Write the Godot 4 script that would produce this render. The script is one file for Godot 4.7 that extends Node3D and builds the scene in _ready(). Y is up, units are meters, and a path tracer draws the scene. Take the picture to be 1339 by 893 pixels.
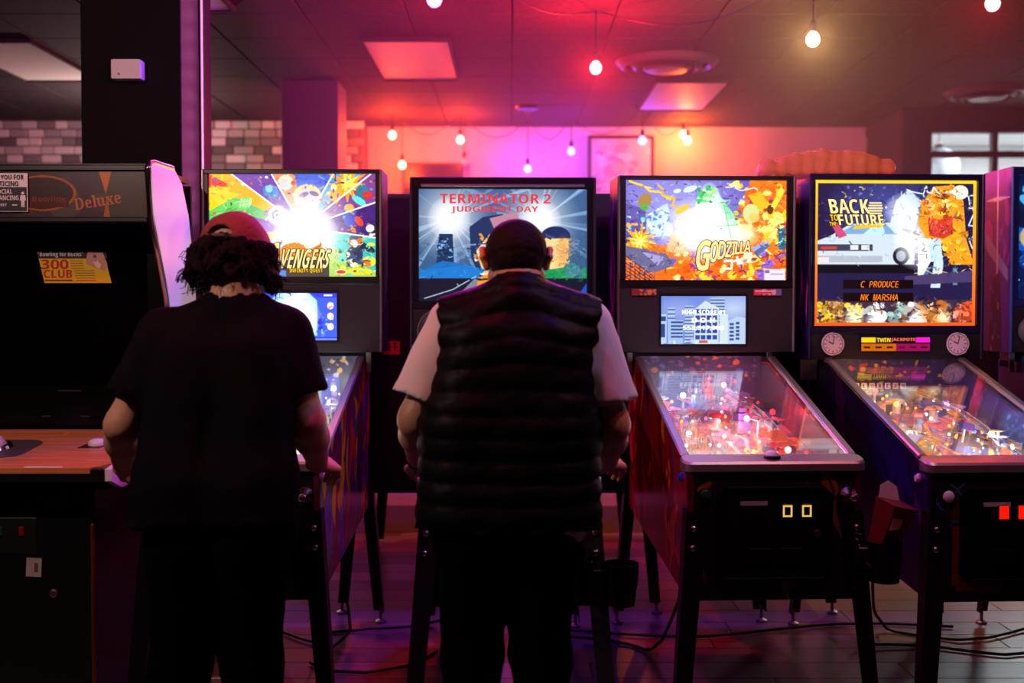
extends Node3D
# An arcade at night: a row of pinball machines, two players, coloured bulb strings.

const FOCAL := 1500.0                       # focal length in pixels of the 1339 x 893 frame
const EYE := Vector3(0, 1.39, 0)
const PITCH := 0.031                        # radians, looking slightly down

var M := {}
var bold_font: Font
var plain_font: Font
var serif_font: Font
var mono_font: Font
var names_used := {}
var mesh_cache := {}


func _ready() -> void:
	make_camera_and_air()
	make_materials()
	make_room()
	make_ceiling_fittings()
	make_bulbs()
	make_machines()
	make_bowling_cabinet()
	make_floor_clutter()
	make_people()
	make_bloom_haze()


# ---------------------------------------------------------------- camera, air, exposure
func make_camera_and_air() -> void:
	var cam := Camera3D.new()
	cam.name = "camera"
	cam.position = EYE
	cam.rotation.x = -PITCH
	cam.near = 0.05
	cam.far = 60.0
	cam.fov = rad_to_deg(2.0 * atan(446.5 / FOCAL))
	add_child(cam)
	cam.current = true
	var lens := CameraAttributesPhysical.new()
	lens.frustum_focal_length = 12.0 / (446.5 / FOCAL)
	lens.frustum_focus_distance = 4.05
	lens.frustum_near = 0.05
	lens.frustum_far = 60.0
	lens.exposure_aperture = 2.0
	cam.attributes = lens
	cam.fov = rad_to_deg(2.0 * atan(446.5 / FOCAL))
	var we := WorldEnvironment.new()
	we.name = "world_environment"
	var env := Environment.new()
	env.background_mode = Environment.BG_COLOR
	env.background_color = Color(0, 0, 0)
	env.tonemap_mode = Environment.TONE_MAPPER_LINEAR
	env.tonemap_exposure = 1.0
	env.volumetric_fog_enabled = true     # only the FogVolume below holds haze
	env.volumetric_fog_density = 0.0
	env.sdfgi_enabled = true
	env.ssao_enabled = true
	env.ssil_enabled = true
	we.environment = env
	add_child(we)


# the point that shows at that pixel of the photograph, on the plane d metres ahead
func at(px: float, py: float, d: float) -> Vector3:
	var v := Vector3((px - 669.5) / FOCAL, (446.5 - py) / FOCAL, -1.0).rotated(Vector3.RIGHT, -PITCH)
	return EYE + v * (d / -v.z)


# ---------------------------------------------------------------- nodes
func numbered(called: String) -> String:
	var n: int = names_used.get(called, 0)
	names_used[called] = n + 1
	return called if n == 0 else "%s_%03d" % [called, n]


func thing(called: String, label: String, category: String, where := Vector3.ZERO, turn := 0.0, group := "") -> Node3D:
	var o := Node3D.new()
	o.name = numbered(called)
	add_child(o)
	o.position = where
	o.rotation.y = turn
	tag(o, label, category, group)
	return o


func tag(o: Node, label: String, category: String, group := "") -> void:
	o.set_meta("label", label)
	o.set_meta("category", category)
	if group:
		o.set_meta("group", group)


func part(parent: Node, called: String, mesh: Mesh, m: Material, xf := Transform3D.IDENTITY, label := "") -> MeshInstance3D:
	var o := MeshInstance3D.new()
	o.name = called
	o.mesh = mesh
	o.material_override = m
	o.transform = xf
	parent.add_child(o, true)
	if label:
		o.set_meta("label", label)
	return o


func structure(called: String, mesh: Mesh, m: Material, xf := Transform3D.IDENTITY, label := "") -> MeshInstance3D:
	var o := part(self, called, mesh, m, xf, label)
	o.set_meta("kind", "structure")
	return o


func solo(called: String, mesh: Mesh, m: Material, xf: Transform3D, label: String, category: String, group := "") -> MeshInstance3D:
	var o := part(self, numbered(called), mesh, m, xf)
	tag(o, label, category, group)
	return o


func omni(parent: Node, called: String, where: Vector3, color: Color, energy: float, size := 0.03) -> OmniLight3D:
	var l := OmniLight3D.new()
	l.name = called
	parent.add_child(l, true)
	l.position = where
	l.light_color = color
	l.light_energy = energy
	l.light_size = size
	l.omni_range = 20.0
	l.omni_attenuation = 2.0
	l.shadow_enabled = true
	return l


# a soft rectangular light, shining along the local +z of xf
func area(parent: Node, called: String, xf: Transform3D, size: Vector2, color: Color, energy: float) -> void:
	var l := AreaLight3D.new()
	l.name = called
	parent.add_child(l, true)
	l.transform = xf * Transform3D(Basis(Vector3.UP, PI), Vector3.ZERO)
	l.area_size = size
	l.light_color = color
	l.light_energy = energy
	l.area_range = 20.0
	l.shadow_enabled = true


func pos(x: float, y: float, z: float) -> Transform3D:
	return Transform3D(Basis.IDENTITY, Vector3(x, y, z))


func posv(v: Vector3) -> Transform3D:
	return Transform3D(Basis.IDENTITY, v)


func turned(euler: Vector3, v: Vector3) -> Transform3D:
	return Transform3D(Basis.from_euler(euler), v)


# ---------------------------------------------------------------- shapes
func new_tool() -> SurfaceTool:
	var st := SurfaceTool.new()
	st.begin(Mesh.PRIMITIVE_TRIANGLES)
	st.set_smooth_group(-1)
	return st


func done(st: SurfaceTool, normals := true) -> ArrayMesh:
	if normals:
		st.generate_normals()
	return st.commit()


# a flat convex face whose front looks along out
func face(st: SurfaceTool, pts: Array, out: Vector3, uvs: Array = []) -> void:
	var n: Vector3 = (pts[1] - pts[0]).cross(pts[2] - pts[0])
	var order := range(pts.size())
	if n.dot(out) > 0.0:
		order.reverse()
	for i in range(1, pts.size() - 1):
		for k: int in [order[0], order[i], order[i + 1]]:
			st.set_uv(uvs[k] if uvs.size() else Vector2(pts[k].x, pts[k].y))
			st.add_vertex(pts[k])


func add_box(st: SurfaceTool, size: Vector3, c: float, xf := Transform3D.IDENTITY) -> void:
	var h := size * 0.5
	c = minf(c, minf(h.x, minf(h.y, h.z)) * 0.95)
	var p := {}
	for sx in [-1, 1]:
		for sy in [-1, 1]:
			for sz in [-1, 1]:
				var s := Vector3(sx, sy, sz)
				for k in 3:
					var q := Vector3(sx * h.x, sy * h.y, sz * h.z)
					for j in 3:
						if j != k:
							q[j] -= s[j] * c
					p[[sx, sy, sz, k]] = xf * q
	var mid := xf.origin
	for k in 3:
		var a := (k + 1) % 3
		var b := (k + 2) % 3
		for s in [-1, 1]:
			var quad := []
			for ab in [[-1, -1], [1, -1], [1, 1], [-1, 1]]:
				var key := [0, 0, 0]
				key[k] = s
				key[a] = ab[0]
				key[b] = ab[1]
				quad.append(p[[key[0], key[1], key[2], k]])
			face(st, quad, (quad[0] + quad[2]) * 0.5 - mid)
		if c > 0.0:
			for sa in [-1, 1]:
				for sb in [-1, 1]:
					var quad := []
					for ke in [[-1, a], [1, a], [1, b], [-1, b]]:
						var key := [0, 0, 0]
						key[k] = ke[0]
						key[a] = sa
						key[b] = sb
						quad.append(p[[key[0], key[1], key[2], ke[1]]])
					face(st, quad, (quad[0] + quad[2]) * 0.5 - mid)
	if c > 0.0:
		for sx in [-1, 1]:
			for sy in [-1, 1]:
				for sz in [-1, 1]:
					var tri := [p[[sx, sy, sz, 0]], p[[sx, sy, sz, 1]], p[[sx, sy, sz, 2]]]
					face(st, tri, tri[0] - mid)


func box(size: Vector3, c := 0.0) -> ArrayMesh:
	var key := ["box", size, c]
	if not mesh_cache.has(key):
		var st := new_tool()
		add_box(st, size, c)
		mesh_cache[key] = done(st)
	return mesh_cache[key]


# several boxes as one mesh: [[size, centre], ...]
func boxes(list: Array, c := 0.0) -> ArrayMesh:
	var st := new_tool()
	for b in list:
		add_box(st, b[0], c, posv(b[1]))
	return done(st)


# an upright sheet in the xy plane facing +z, uv 0..1
func sheet(w: float, h: float) -> ArrayMesh:
	var key := ["sheet", w, h]
	if not mesh_cache.has(key):
		var st := new_tool()
		var x := w / 2
		var y := h / 2
		face(st, [Vector3(-x, y, 0), Vector3(x, y, 0), Vector3(x, -y, 0), Vector3(-x, -y, 0)], Vector3.BACK, [Vector2(0, 0), Vector2(1, 0), Vector2(1, 1), Vector2(0, 1)])
		mesh_cache[key] = done(st)
	return mesh_cache[key]


# a printed panel with thickness: print on its +z face, plain edges share the print's border
func panel(w: float, h: float, t: float) -> ArrayMesh:
	return extrude(PackedVector2Array([Vector2(-w / 2, -h / 2), Vector2(w / 2, -h / 2), Vector2(w / 2, h / 2), Vector2(-w / 2, h / 2)]), -t, 0.0)


# a polygon in the xy plane drawn out along z; uv 0..1 over its bounds, v downwards
func extrude(poly: PackedVector2Array, z0: float, z1: float) -> ArrayMesh:
	var st := new_tool()
	add_extrude(st, poly, z0, z1)
	return done(st)


func add_extrude(st: SurfaceTool, poly: PackedVector2Array, z0: float, z1: float, xf := Transform3D.IDENTITY) -> void:
	var lo := poly[0]
	var hi := poly[0]
	for q in poly:
		lo = lo.min(q)
		hi = hi.max(q)
	var span := (hi - lo).max(Vector2(1e-6, 1e-6))
	var idx := Geometry2D.triangulate_polygon(poly)
	for z: float in [z0, z1]:
		var out := xf.basis * Vector3(0, 0, 1.0 if z == maxf(z0, z1) else -1.0)
		for i in range(0, idx.size(), 3):
			var tri := []
			var uv := []
			for k in 3:
				var q := poly[idx[i + k]]
				tri.append(xf * Vector3(q.x, q.y, z))
				uv.append(Vector2((q.x - lo.x) / span.x, (hi.y - q.y) / span.y))
			face(st, tri, out, uv)
	var flip := Geometry2D.is_polygon_clockwise(poly)
	for i in poly.size():
		var a := poly[i]
		var b := poly[(i + 1) % poly.size()]
		var n := Vector3(b.y - a.y, a.x - b.x, 0) * (-1.0 if flip else 1.0)
		var ua := Vector2((a.x - lo.x) / span.x, (hi.y - a.y) / span.y)
		var ub := Vector2((b.x - lo.x) / span.x, (hi.y - b.y) / span.y)
		face(st, [xf * Vector3(a.x, a.y, z0), xf * Vector3(b.x, b.y, z0), xf * Vector3(b.x, b.y, z1), xf * Vector3(a.x, a.y, z1)], xf.basis * n, [ua, ub, ub, ua])


# a polygon in the xz plane carried from one frame to another (legs, tapered posts)
func loft(poly: PackedVector2Array, fa: Transform3D, fb: Transform3D) -> ArrayMesh:
	var st := new_tool()
	var mid := Vector2.ZERO
	for q in poly:
		mid += q / poly.size()
	var flip := Geometry2D.is_polygon_clockwise(poly)
	var idx := Geometry2D.triangulate_polygon(poly)
	for f: Transform3D in [fa, fb]:
		var out: Vector3 = (fa.origin - fb.origin) * (1.0 if f == fa else -1.0)
		for i in range(0, idx.size(), 3):
			var tri := []
			for k in 3:
				var q := poly[idx[i + k]]
				tri.append(f * Vector3(q.x, 0, q.y))
			face(st, tri, out)
	for i in poly.size():
		var a := poly[i]
		var b := poly[(i + 1) % poly.size()]
		var n := Vector3(b.y - a.y, 0, a.x - b.x) * (-1.0 if flip else 1.0)
		face(st, [fa * Vector3(a.x, 0, a.y), fa * Vector3(b.x, 0, b.y), fb * Vector3(b.x, 0, b.y), fb * Vector3(a.x, 0, a.y)], fa.basis * n)
	return done(st)


# a profile of (radius, height) turned about y
func lathe(profile: Array, seg := 20, smooth := false) -> ArrayMesh:
	var key := ["lathe", profile.hash(), seg, smooth]
	if mesh_cache.has(key):
		return mesh_cache[key]
	var st := SurfaceTool.new()
	st.begin(Mesh.PRIMITIVE_TRIANGLES)
	var norms := []
	for i in profile.size() - 1:
		var d: Vector2 = profile[i + 1] - profile[i]
		norms.append(Vector2(d.y, -d.x).normalized())
	for i in profile.size() - 1:
		var na: Vector2 = norms[i]
		var nb: Vector2 = norms[i]
		if smooth:
			if i > 0:
				na = (norms[i - 1] + norms[i]).normalized()
			if i < norms.size() - 1:
				nb = (norms[i + 1] + norms[i]).normalized()
		for s in seg:
			var t0 := TAU * s / seg
			var t1 := TAU * (s + 1) / seg
			var q := []
			for e in [[profile[i], na, t0], [profile[i + 1], nb, t0], [profile[i + 1], nb, t1], [profile[i], na, t1]]:
				q.append([Vector3(e[0].x * cos(e[2]), e[0].y, e[0].x * sin(e[2])), Vector3(e[1].x * cos(e[2]), e[1].y, e[1].x * sin(e[2])), Vector2(e[2] / TAU, float(i) / profile.size())])
			for k: int in [0, 2, 1, 0, 3, 2]:
				st.set_normal(q[k][1])
				st.set_uv(q[k][2])
				st.add_vertex(q[k][0])
	mesh_cache[key] = st.commit()
	return mesh_cache[key]


# a round tube along points; radius a number or one number for each point
func tube(points: Array, radius: Variant, seg := 8) -> ArrayMesh:
	var st := SurfaceTool.new()
	st.begin(Mesh.PRIMITIVE_TRIANGLES)
	add_tube(st, points, radius, seg)
	return st.commit()


func add_tube(st: SurfaceTool, points: Array, radius: Variant, seg := 8) -> void:
	var rings := []
	var side := Vector3.ZERO
	for i in points.size():
		var a: Vector3 = points[maxi(i - 1, 0)]
		var b: Vector3 = points[mini(i + 1, points.size() - 1)]
		var dir := (b - a).normalized()
		if side == Vector3.ZERO:
			side = dir.cross(Vector3.UP if absf(dir.y) < 0.9 else Vector3.RIGHT).normalized()
		else:
			side = (side - dir * side.dot(dir)).normalized()
		var up := dir.cross(side)
		var ring := []
		for s in seg + 1:
			var t := TAU * s / seg
			ring.append(side * cos(t) + up * sin(t))
		rings.append([ring, dir])
	for i in points.size() - 1:
		var ra: float = radius[i] if radius is Array else radius
		var rb: float = radius[i + 1] if radius is Array else radius
		for s in seg:
			for e: Array in [[i, s, ra], [i + 1, s, rb], [i + 1, s + 1, rb], [i, s, ra], [i + 1, s + 1, rb], [i, s + 1, ra]]:
				var n: Vector3 = rings[e[0]][0][e[1]]
				st.set_normal(n)
				st.set_uv(Vector2(float(e[1]) / seg, float(e[0]) / points.size()))
				st.add_vertex(points[e[0]] + n * e[2])
	for end in 2:
		var i := 0 if end == 0 else points.size() - 1
		var r: float = radius[i] if radius is Array else radius
		var dir: Vector3 = rings[i][1] * (-1.0 if end == 0 else 1.0)
		for s in seg:
			var a: Vector3 = points[i] + rings[i][0][s] * r
			var b: Vector3 = points[i] + rings[i][0][s + 1] * r
			for v: Vector3 in ([points[i], a, b] if end == 0 else [points[i], b, a]):
				st.set_normal(dir)
				st.set_uv(Vector2.ZERO)
				st.add_vertex(v)


func ball(r: float, seg := 16) -> SphereMesh:
	var key := ["ball", r, seg]
	if not mesh_cache.has(key):
		var s := SphereMesh.new()
		s.radius = r
		s.height = r * 2
		s.radial_segments = seg
		s.rings = seg / 2
		mesh_cache[key] = s
	return mesh_cache[key]


func rounded(w: float, h: float, r: float, n := 5) -> PackedVector2Array:
	var out := PackedVector2Array()
	for q in [[1, 1, 0.0], [-1, 1, 0.5], [-1, -1, 1.0], [1, -1, 1.5]]:
		for i in n + 1:
			var t: float = (q[2] + 0.5 * i / n) * PI
			out.append(Vector2(q[0] * (w / 2 - r) + cos(t) * r, q[1] * (h / 2 - r) + sin(t) * r))
	return out


func disc(rx: float, ry: float, n := 24) -> PackedVector2Array:
	var out := PackedVector2Array()
	for i in n:
		out.append(Vector2(cos(TAU * i / n) * rx, sin(TAU * i / n) * ry))
	return out


# ---------------------------------------------------------------- lettering
# words fitted into w x h around the origin, facing +z
func words(s: String, w: float, h: float, font: Font = null, t := 0.0008) -> ArrayMesh:
	var tm := TextMesh.new()
	tm.font = font if font else bold_font
	tm.text = s
	tm.font_size = 32
	tm.pixel_size = 0.01
	tm.depth = 0.01
	tm.curve_step = 3.0
	var box_ := tm.get_aabb()
	var k := Vector3(w / maxf(box_.size.x, 1e-4), h / maxf(box_.size.y, 1e-4), t / maxf(box_.size.z, 1e-4))
	var st := SurfaceTool.new()
	st.begin(Mesh.PRIMITIVE_TRIANGLES)
	for i in tm.get_surface_count():
		st.append_from(tm, i, Transform3D(Basis.from_scale(k), -box_.get_center() * k))
	return st.commit()


func lettering(parent: Node, s: String, w: float, h: float, m: Material, xf: Transform3D, edge: Material = null, edge_w := 0.002, font: Font = null) -> MeshInstance3D:
	var mesh := words(s, w, h, font)
	var o := part(parent, "lettering", mesh, m, xf)
	if edge:
		var st := SurfaceTool.new()
		st.begin(Mesh.PRIMITIVE_TRIANGLES)
		for i in 8:
			st.append_from(mesh, 0, pos(cos(TAU * i / 8) * edge_w, sin(TAU * i / 8) * edge_w, -0.0008))
		part(o, "letter_outline", st.commit(), edge)
	return o


# ---------------------------------------------------------------- flat print (backglass art, decals, screens): filled shapes on an Image, u and v from 0 to 1, v downwards
class Pic:
	var im: Image
	var w: int
	var h: int
	var rng := RandomNumberGenerator.new()

	func _init(width: int, height: int, c: Color, sd := 1) -> void:
		w = width
		h = height
		im = Image.create(w, h, false, Image.FORMAT_RGBA8)
		im.fill(c)
		rng.seed = sd

	func poly(pts: Array, c: Color) -> Pic:
		var ymin := 1e9
		var ymax := -1e9
		var q := PackedVector2Array()
		for p: Vector2 in pts:
			var s := Vector2(p.x * w, p.y * h)
			q.append(s)
			ymin = minf(ymin, s.y)
			ymax = maxf(ymax, s.y)
		for y in range(maxi(0, int(ymin)), mini(h, int(ymax) + 1)):
			var yc := y + 0.5
			var xs := []
			for i in q.size():
				var a := q[i]
				var b := q[(i + 1) % q.size()]
				if (a.y <= yc) != (b.y <= yc):
					xs.append(a.x + (yc - a.y) / (b.y - a.y) * (b.x - a.x))
			xs.sort()
			for i in range(0, xs.size() - 1, 2):
				var x0 := maxi(0, roundi(xs[i]))
				var x1 := mini(w, roundi(xs[i + 1]))
				if x1 > x0:
					if c.a >= 0.999:
						im.fill_rect(Rect2i(x0, y, x1 - x0, 1), c)
					else:
						for x in range(x0, x1):
							im.set_pixel(x, y, im.get_pixel(x, y).lerp(Color(c, 1.0), c.a))
		return self

	func rect(x: float, y: float, ww: float, hh: float, c: Color) -> Pic:
		im.fill_rect(Rect2i(roundi(x * w), roundi(y * h), maxi(1, roundi(ww * w)), maxi(1, roundi(hh * h))), c)
		return self

	func ell(cx: float, cy: float, rx: float, ry: float, c: Color, rot := 0.0, n := 26) -> Pic:
		var pts := []
		var asp := float(w) / h
		for i in n:
			var v := Vector2(cos(TAU * i / n) * rx, sin(TAU * i / n) * ry).rotated(rot)
			pts.append(Vector2(cx + v.x, cy + v.y * asp))
		return poly(pts, c)

	func burst(cx: float, cy: float, n: int, r0: float, r1: float, c: Color) -> Pic:
		var pts := []
		var asp := float(w) / h
		for i in n * 2:
			var r := (r0 if i % 2 else r1) * rng.randf_range(0.75, 1.2)
			var t := TAU * i / (n * 2)
			pts.append(Vector2(cx + cos(t) * r, cy + sin(t) * r * asp))
		return poly(pts, c)

	func wedge(cx: float, cy: float, a0: float, a1: float, r: float, c: Color) -> Pic:
		var asp := float(w) / h
		var pts := [Vector2(cx, cy)]
		for i in 5:
			var t := deg_to_rad(lerpf(a0, a1, i / 4.0))
			pts.append(Vector2(cx + cos(t) * r, cy + sin(t) * r * asp))
		return poly(pts, c)

	func line(a: Vector2, b: Vector2, wid: float, c: Color) -> Pic:
		var asp := float(w) / h
		var d := Vector2((b.x - a.x), (b.y - a.y) / asp).normalized()
		var n := Vector2(-d.y * wid, d.x * wid * asp) * 0.5
		return poly([a + n, b + n, b - n, a - n], c)

	func path(pts: Array, wid: float, c: Color) -> Pic:
		for i in pts.size() - 1:
			line(pts[i], pts[i + 1], wid, c)
		return self

	func bolt(a: Vector2, b: Vector2, wid: float, c: Color, n := 7, amp := 0.03) -> Pic:
		var pts := []
		for i in n + 1:
			var q := a.lerp(b, float(i) / n)
			if i > 0 and i < n:
				q += Vector2(rng.randf_range(-amp, amp), rng.randf_range(-amp, amp))
			pts.append(q)
		return path(pts, wid, c)

	func glow(cx: float, cy: float, rx: float, ry: float, c: Color, power := 1.5) -> Pic:
		for y in range(maxi(0, int((cy - ry) * h)), mini(h, int((cy + ry) * h) + 1)):
			for x in range(maxi(0, int((cx - rx) * w)), mini(w, int((cx + rx) * w) + 1)):
				var d := Vector2(((x + 0.5) / w - cx) / rx, ((y + 0.5) / h - cy) / ry).length()
				if d < 1.0:
					im.set_pixel(x, y, im.get_pixel(x, y).lerp(Color(c, 1.0), c.a * pow(1.0 - d, power)))
		return self

	func specks(n: int, colors: Array, x: float, y: float, ww: float, hh: float, smin: float, smax: float) -> Pic:
		for i in n:
			var cx := x + rng.randf() * ww
			var cy := y + rng.randf() * hh
			var r := rng.randf_range(smin, smax)
			var c: Color = colors[rng.randi() % colors.size()]
			if rng.randf() < 0.5:
				ell(cx, cy, r, r * rng.randf_range(0.3, 1.0), c, rng.randf() * 3.0, 10)
			else:
				var pts := []
				var k := rng.randi_range(3, 5)
				var t0 := rng.randf() * TAU
				for j in k:
					pts.append(Vector2(cx + cos(t0 + TAU * j / k) * r * rng.randf_range(0.4, 1.3), cy + sin(t0 + TAU * j / k) * r * float(w) / h * rng.randf_range(0.3, 1.0)))
				poly(pts, c)
		return self

	# fine brush marks, each a paler or darker shade of what lies under it
	func brush(n: int, x: float, y: float, ww: float, hh: float, long := 0.03, amount := 0.4) -> Pic:
		for i in n:
			var a := Vector2(x + rng.randf() * ww, y + rng.randf() * hh)
			var c := im.get_pixel(clampi(int(a.x * w), 0, w - 1), clampi(int(a.y * h), 0, h - 1))
			c = c.lightened(rng.randf() * amount) if rng.randf() < 0.5 else c.darkened(rng.randf() * amount * 1.3)
			var t := rng.randf() * TAU
			var bend := rng.randf_range(-0.8, 0.8)
			var l := long * rng.randf_range(0.4, 1.2)
			var b := a + Vector2.from_angle(t) * l
			path([a, b, b + Vector2.from_angle(t + bend) * l * 0.8], rng.randf_range(0.003, 0.009), c)
		return self

	func soften() -> Pic:
		im.resize(w / 2, h / 2, Image.INTERPOLATE_BILINEAR)
		im.resize(w, h, Image.INTERPOLATE_CUBIC)
		return self

	func tex() -> ImageTexture:
		return ImageTexture.create_from_image(im)


func rgb(r: float, g: float, b: float, a := 1.0) -> Color:
	return Color(r / 255.0, g / 255.0, b / 255.0, a)


# ---------------------------------------------------------------- materials
func mat(c: Color, rough := 0.5, metal := 0.0, spec := 0.5) -> StandardMaterial3D:
	var m := StandardMaterial3D.new()
	m.albedo_color = c
	m.roughness = rough
	m.metallic = metal
	m.metallic_specular = spec
	return m


func glowing(c: Color, energy: float) -> StandardMaterial3D:
	var m := mat(Color(0.05, 0.05, 0.05), 0.3)
	m.emission_enabled = true
	m.emission = c
	m.emission_energy_multiplier = energy
	return m


# a print lit from behind
func backlit(t: Texture2D, energy: float) -> StandardMaterial3D:
	var m := mat(Color(0.04, 0.04, 0.04), 0.35)
	m.emission_enabled = true
	m.emission_texture = t
	m.emission_energy_multiplier = energy
	return m


func printed(t: Texture2D, rough := 0.4) -> StandardMaterial3D:
	var m := mat(Color.WHITE, rough)
	m.albedo_texture = t
	return m


func pane(c: Color, alpha: float, rough := 0.0) -> StandardMaterial3D:
	var m := mat(Color(c, alpha), rough)
	m.transparency = BaseMaterial3D.TRANSPARENCY_ALPHA
	return m


func noise_tex(freq: float, sd: int, normal := false, size := 256, strength := 4.0) -> NoiseTexture2D:
	var n := FastNoiseLite.new()
	n.seed = sd
	n.frequency = freq
	n.fractal_octaves = 4
	var t := NoiseTexture2D.new()
	t.width = size
	t.height = size
	t.seamless = true
	t.noise = n
	t.as_normal_map = normal
	t.bump_strength = strength
	return t


func ramp_noise(freq: float, sd: int, a: Color, b: Color, size := 256) -> NoiseTexture2D:
	var t := noise_tex(freq, sd, false, size)
	var g := Gradient.new()
	g.set_color(0, a)
	g.set_color(1, b)
	t.color_ramp = g
	return t


func triplanar(m: StandardMaterial3D, scale: float) -> StandardMaterial3D:
	m.uv1_triplanar = true
	m.uv1_world_triplanar = true
	m.uv1_scale = Vector3.ONE * scale
	return m


func wood_tex(a: Color, b: Color, sd: int) -> ImageTexture:
	var n := FastNoiseLite.new()
	n.seed = sd
	n.frequency = 0.02
	n.fractal_octaves = 4
	var im := Image.create(256, 256, false, Image.FORMAT_RGBA8)
	for y in 256:
		for x in 256:
			var v := n.get_noise_2d(x * 0.35, y * 4.0) * 0.7 + n.get_noise_2d(x * 1.5 + 900, y * 16.0) * 0.35
			im.set_pixel(x, y, a.lerp(b, clampf(v + 0.5, 0, 1)))
	return ImageTexture.create_from_image(im)


func make_materials() -> void:
	for e in [["bold_font", "Droid Sans", 700], ["plain_font", "Droid Sans", 400], ["serif_font", "Droid Serif", 700], ["mono_font", "Droid Sans Mono", 400]]:
		var f := SystemFont.new()
		f.font_names = PackedStringArray([e[1]])
		f.font_weight = e[2]
		set(e[0], f)
	M.black = mat(Color(0.035, 0.03, 0.035), 0.38)
	M.satin = mat(Color(0.06, 0.05, 0.06), 0.5)
	M.matte = mat(Color(0.025, 0.022, 0.025), 0.8, 0.0, 0.25)
	M.door = mat(Color(0.03, 0.022, 0.026), 0.6, 0.0, 0.2)
	M.grille = mat(Color(0.13, 0.11, 0.12), 0.7)
	var gt := Pic.new(64, 64, Color(1, 1, 1))
	for i in 8:
		for j in 8:
			gt.ell((i + 0.5) / 8.0, (j + 0.5) / 8.0, 0.035, 0.035, Color(0.2, 0.2, 0.2), 0, 8)
	M.grille.albedo_texture = gt.tex()
	triplanar(M.grille, 28.0)
	M.chrome = mat(Color(0.85, 0.83, 0.82), 0.13, 1.0)
	M.steel = mat(Color(0.62, 0.58, 0.57), 0.38, 1.0)
	M.rail = mat(Color(0.66, 0.6, 0.58), 0.42, 0.85)
	M.leg = mat(Color(0.05, 0.045, 0.05), 0.36, 0.3)
	M.leg_grey = mat(Color(0.3, 0.28, 0.29), 0.4, 0.8)
	M.bolt = mat(Color(0.8, 0.78, 0.78), 0.2, 1.0)
	M.glass = pane(Color(1, 1, 1), 0.02, 0.0)
	M.clear = pane(Color(0.95, 0.97, 1.0), 0.12, 0.05)
	M.white_plastic = mat(Color(0.88, 0.86, 0.84), 0.4)
	M.cream = mat(Color(0.9, 0.86, 0.78), 0.5)
	M.red_plastic = mat(Color(0.8, 0.08, 0.06), 0.3)
	M.orange_plastic = mat(Color(0.95, 0.4, 0.05), 0.3)
	M.yellow_plastic = mat(Color(0.97, 0.75, 0.08), 0.3)
	M.blue_plastic = mat(Color(0.1, 0.25, 0.8), 0.3)
	M.green_plastic = mat(Color(0.1, 0.55, 0.2), 0.3)
	M.purple_plastic = mat(Color(0.4, 0.3, 0.55), 0.35)
	M.lamp_white = glowing(Color(1.0, 0.95, 0.9), 4.0)
	M.lamp_pink = glowing(Color(1.0, 0.35, 0.45), 3.5)
	M.lamp_red = glowing(Color(1.0, 0.12, 0.06), 3.5)
	M.lamp_amber = glowing(Color(1.0, 0.6, 0.1), 3.5)
	M.lamp_blue = glowing(Color(0.25, 0.5, 1.0), 3.5)
	M.cable = mat(Color(0.02, 0.02, 0.022), 0.45)
	M.rubber = mat(Color(0.02, 0.02, 0.02), 0.7)


# ---------------------------------------------------------------- the room
const CEIL := 3.1
const BACK := 11.05


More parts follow.
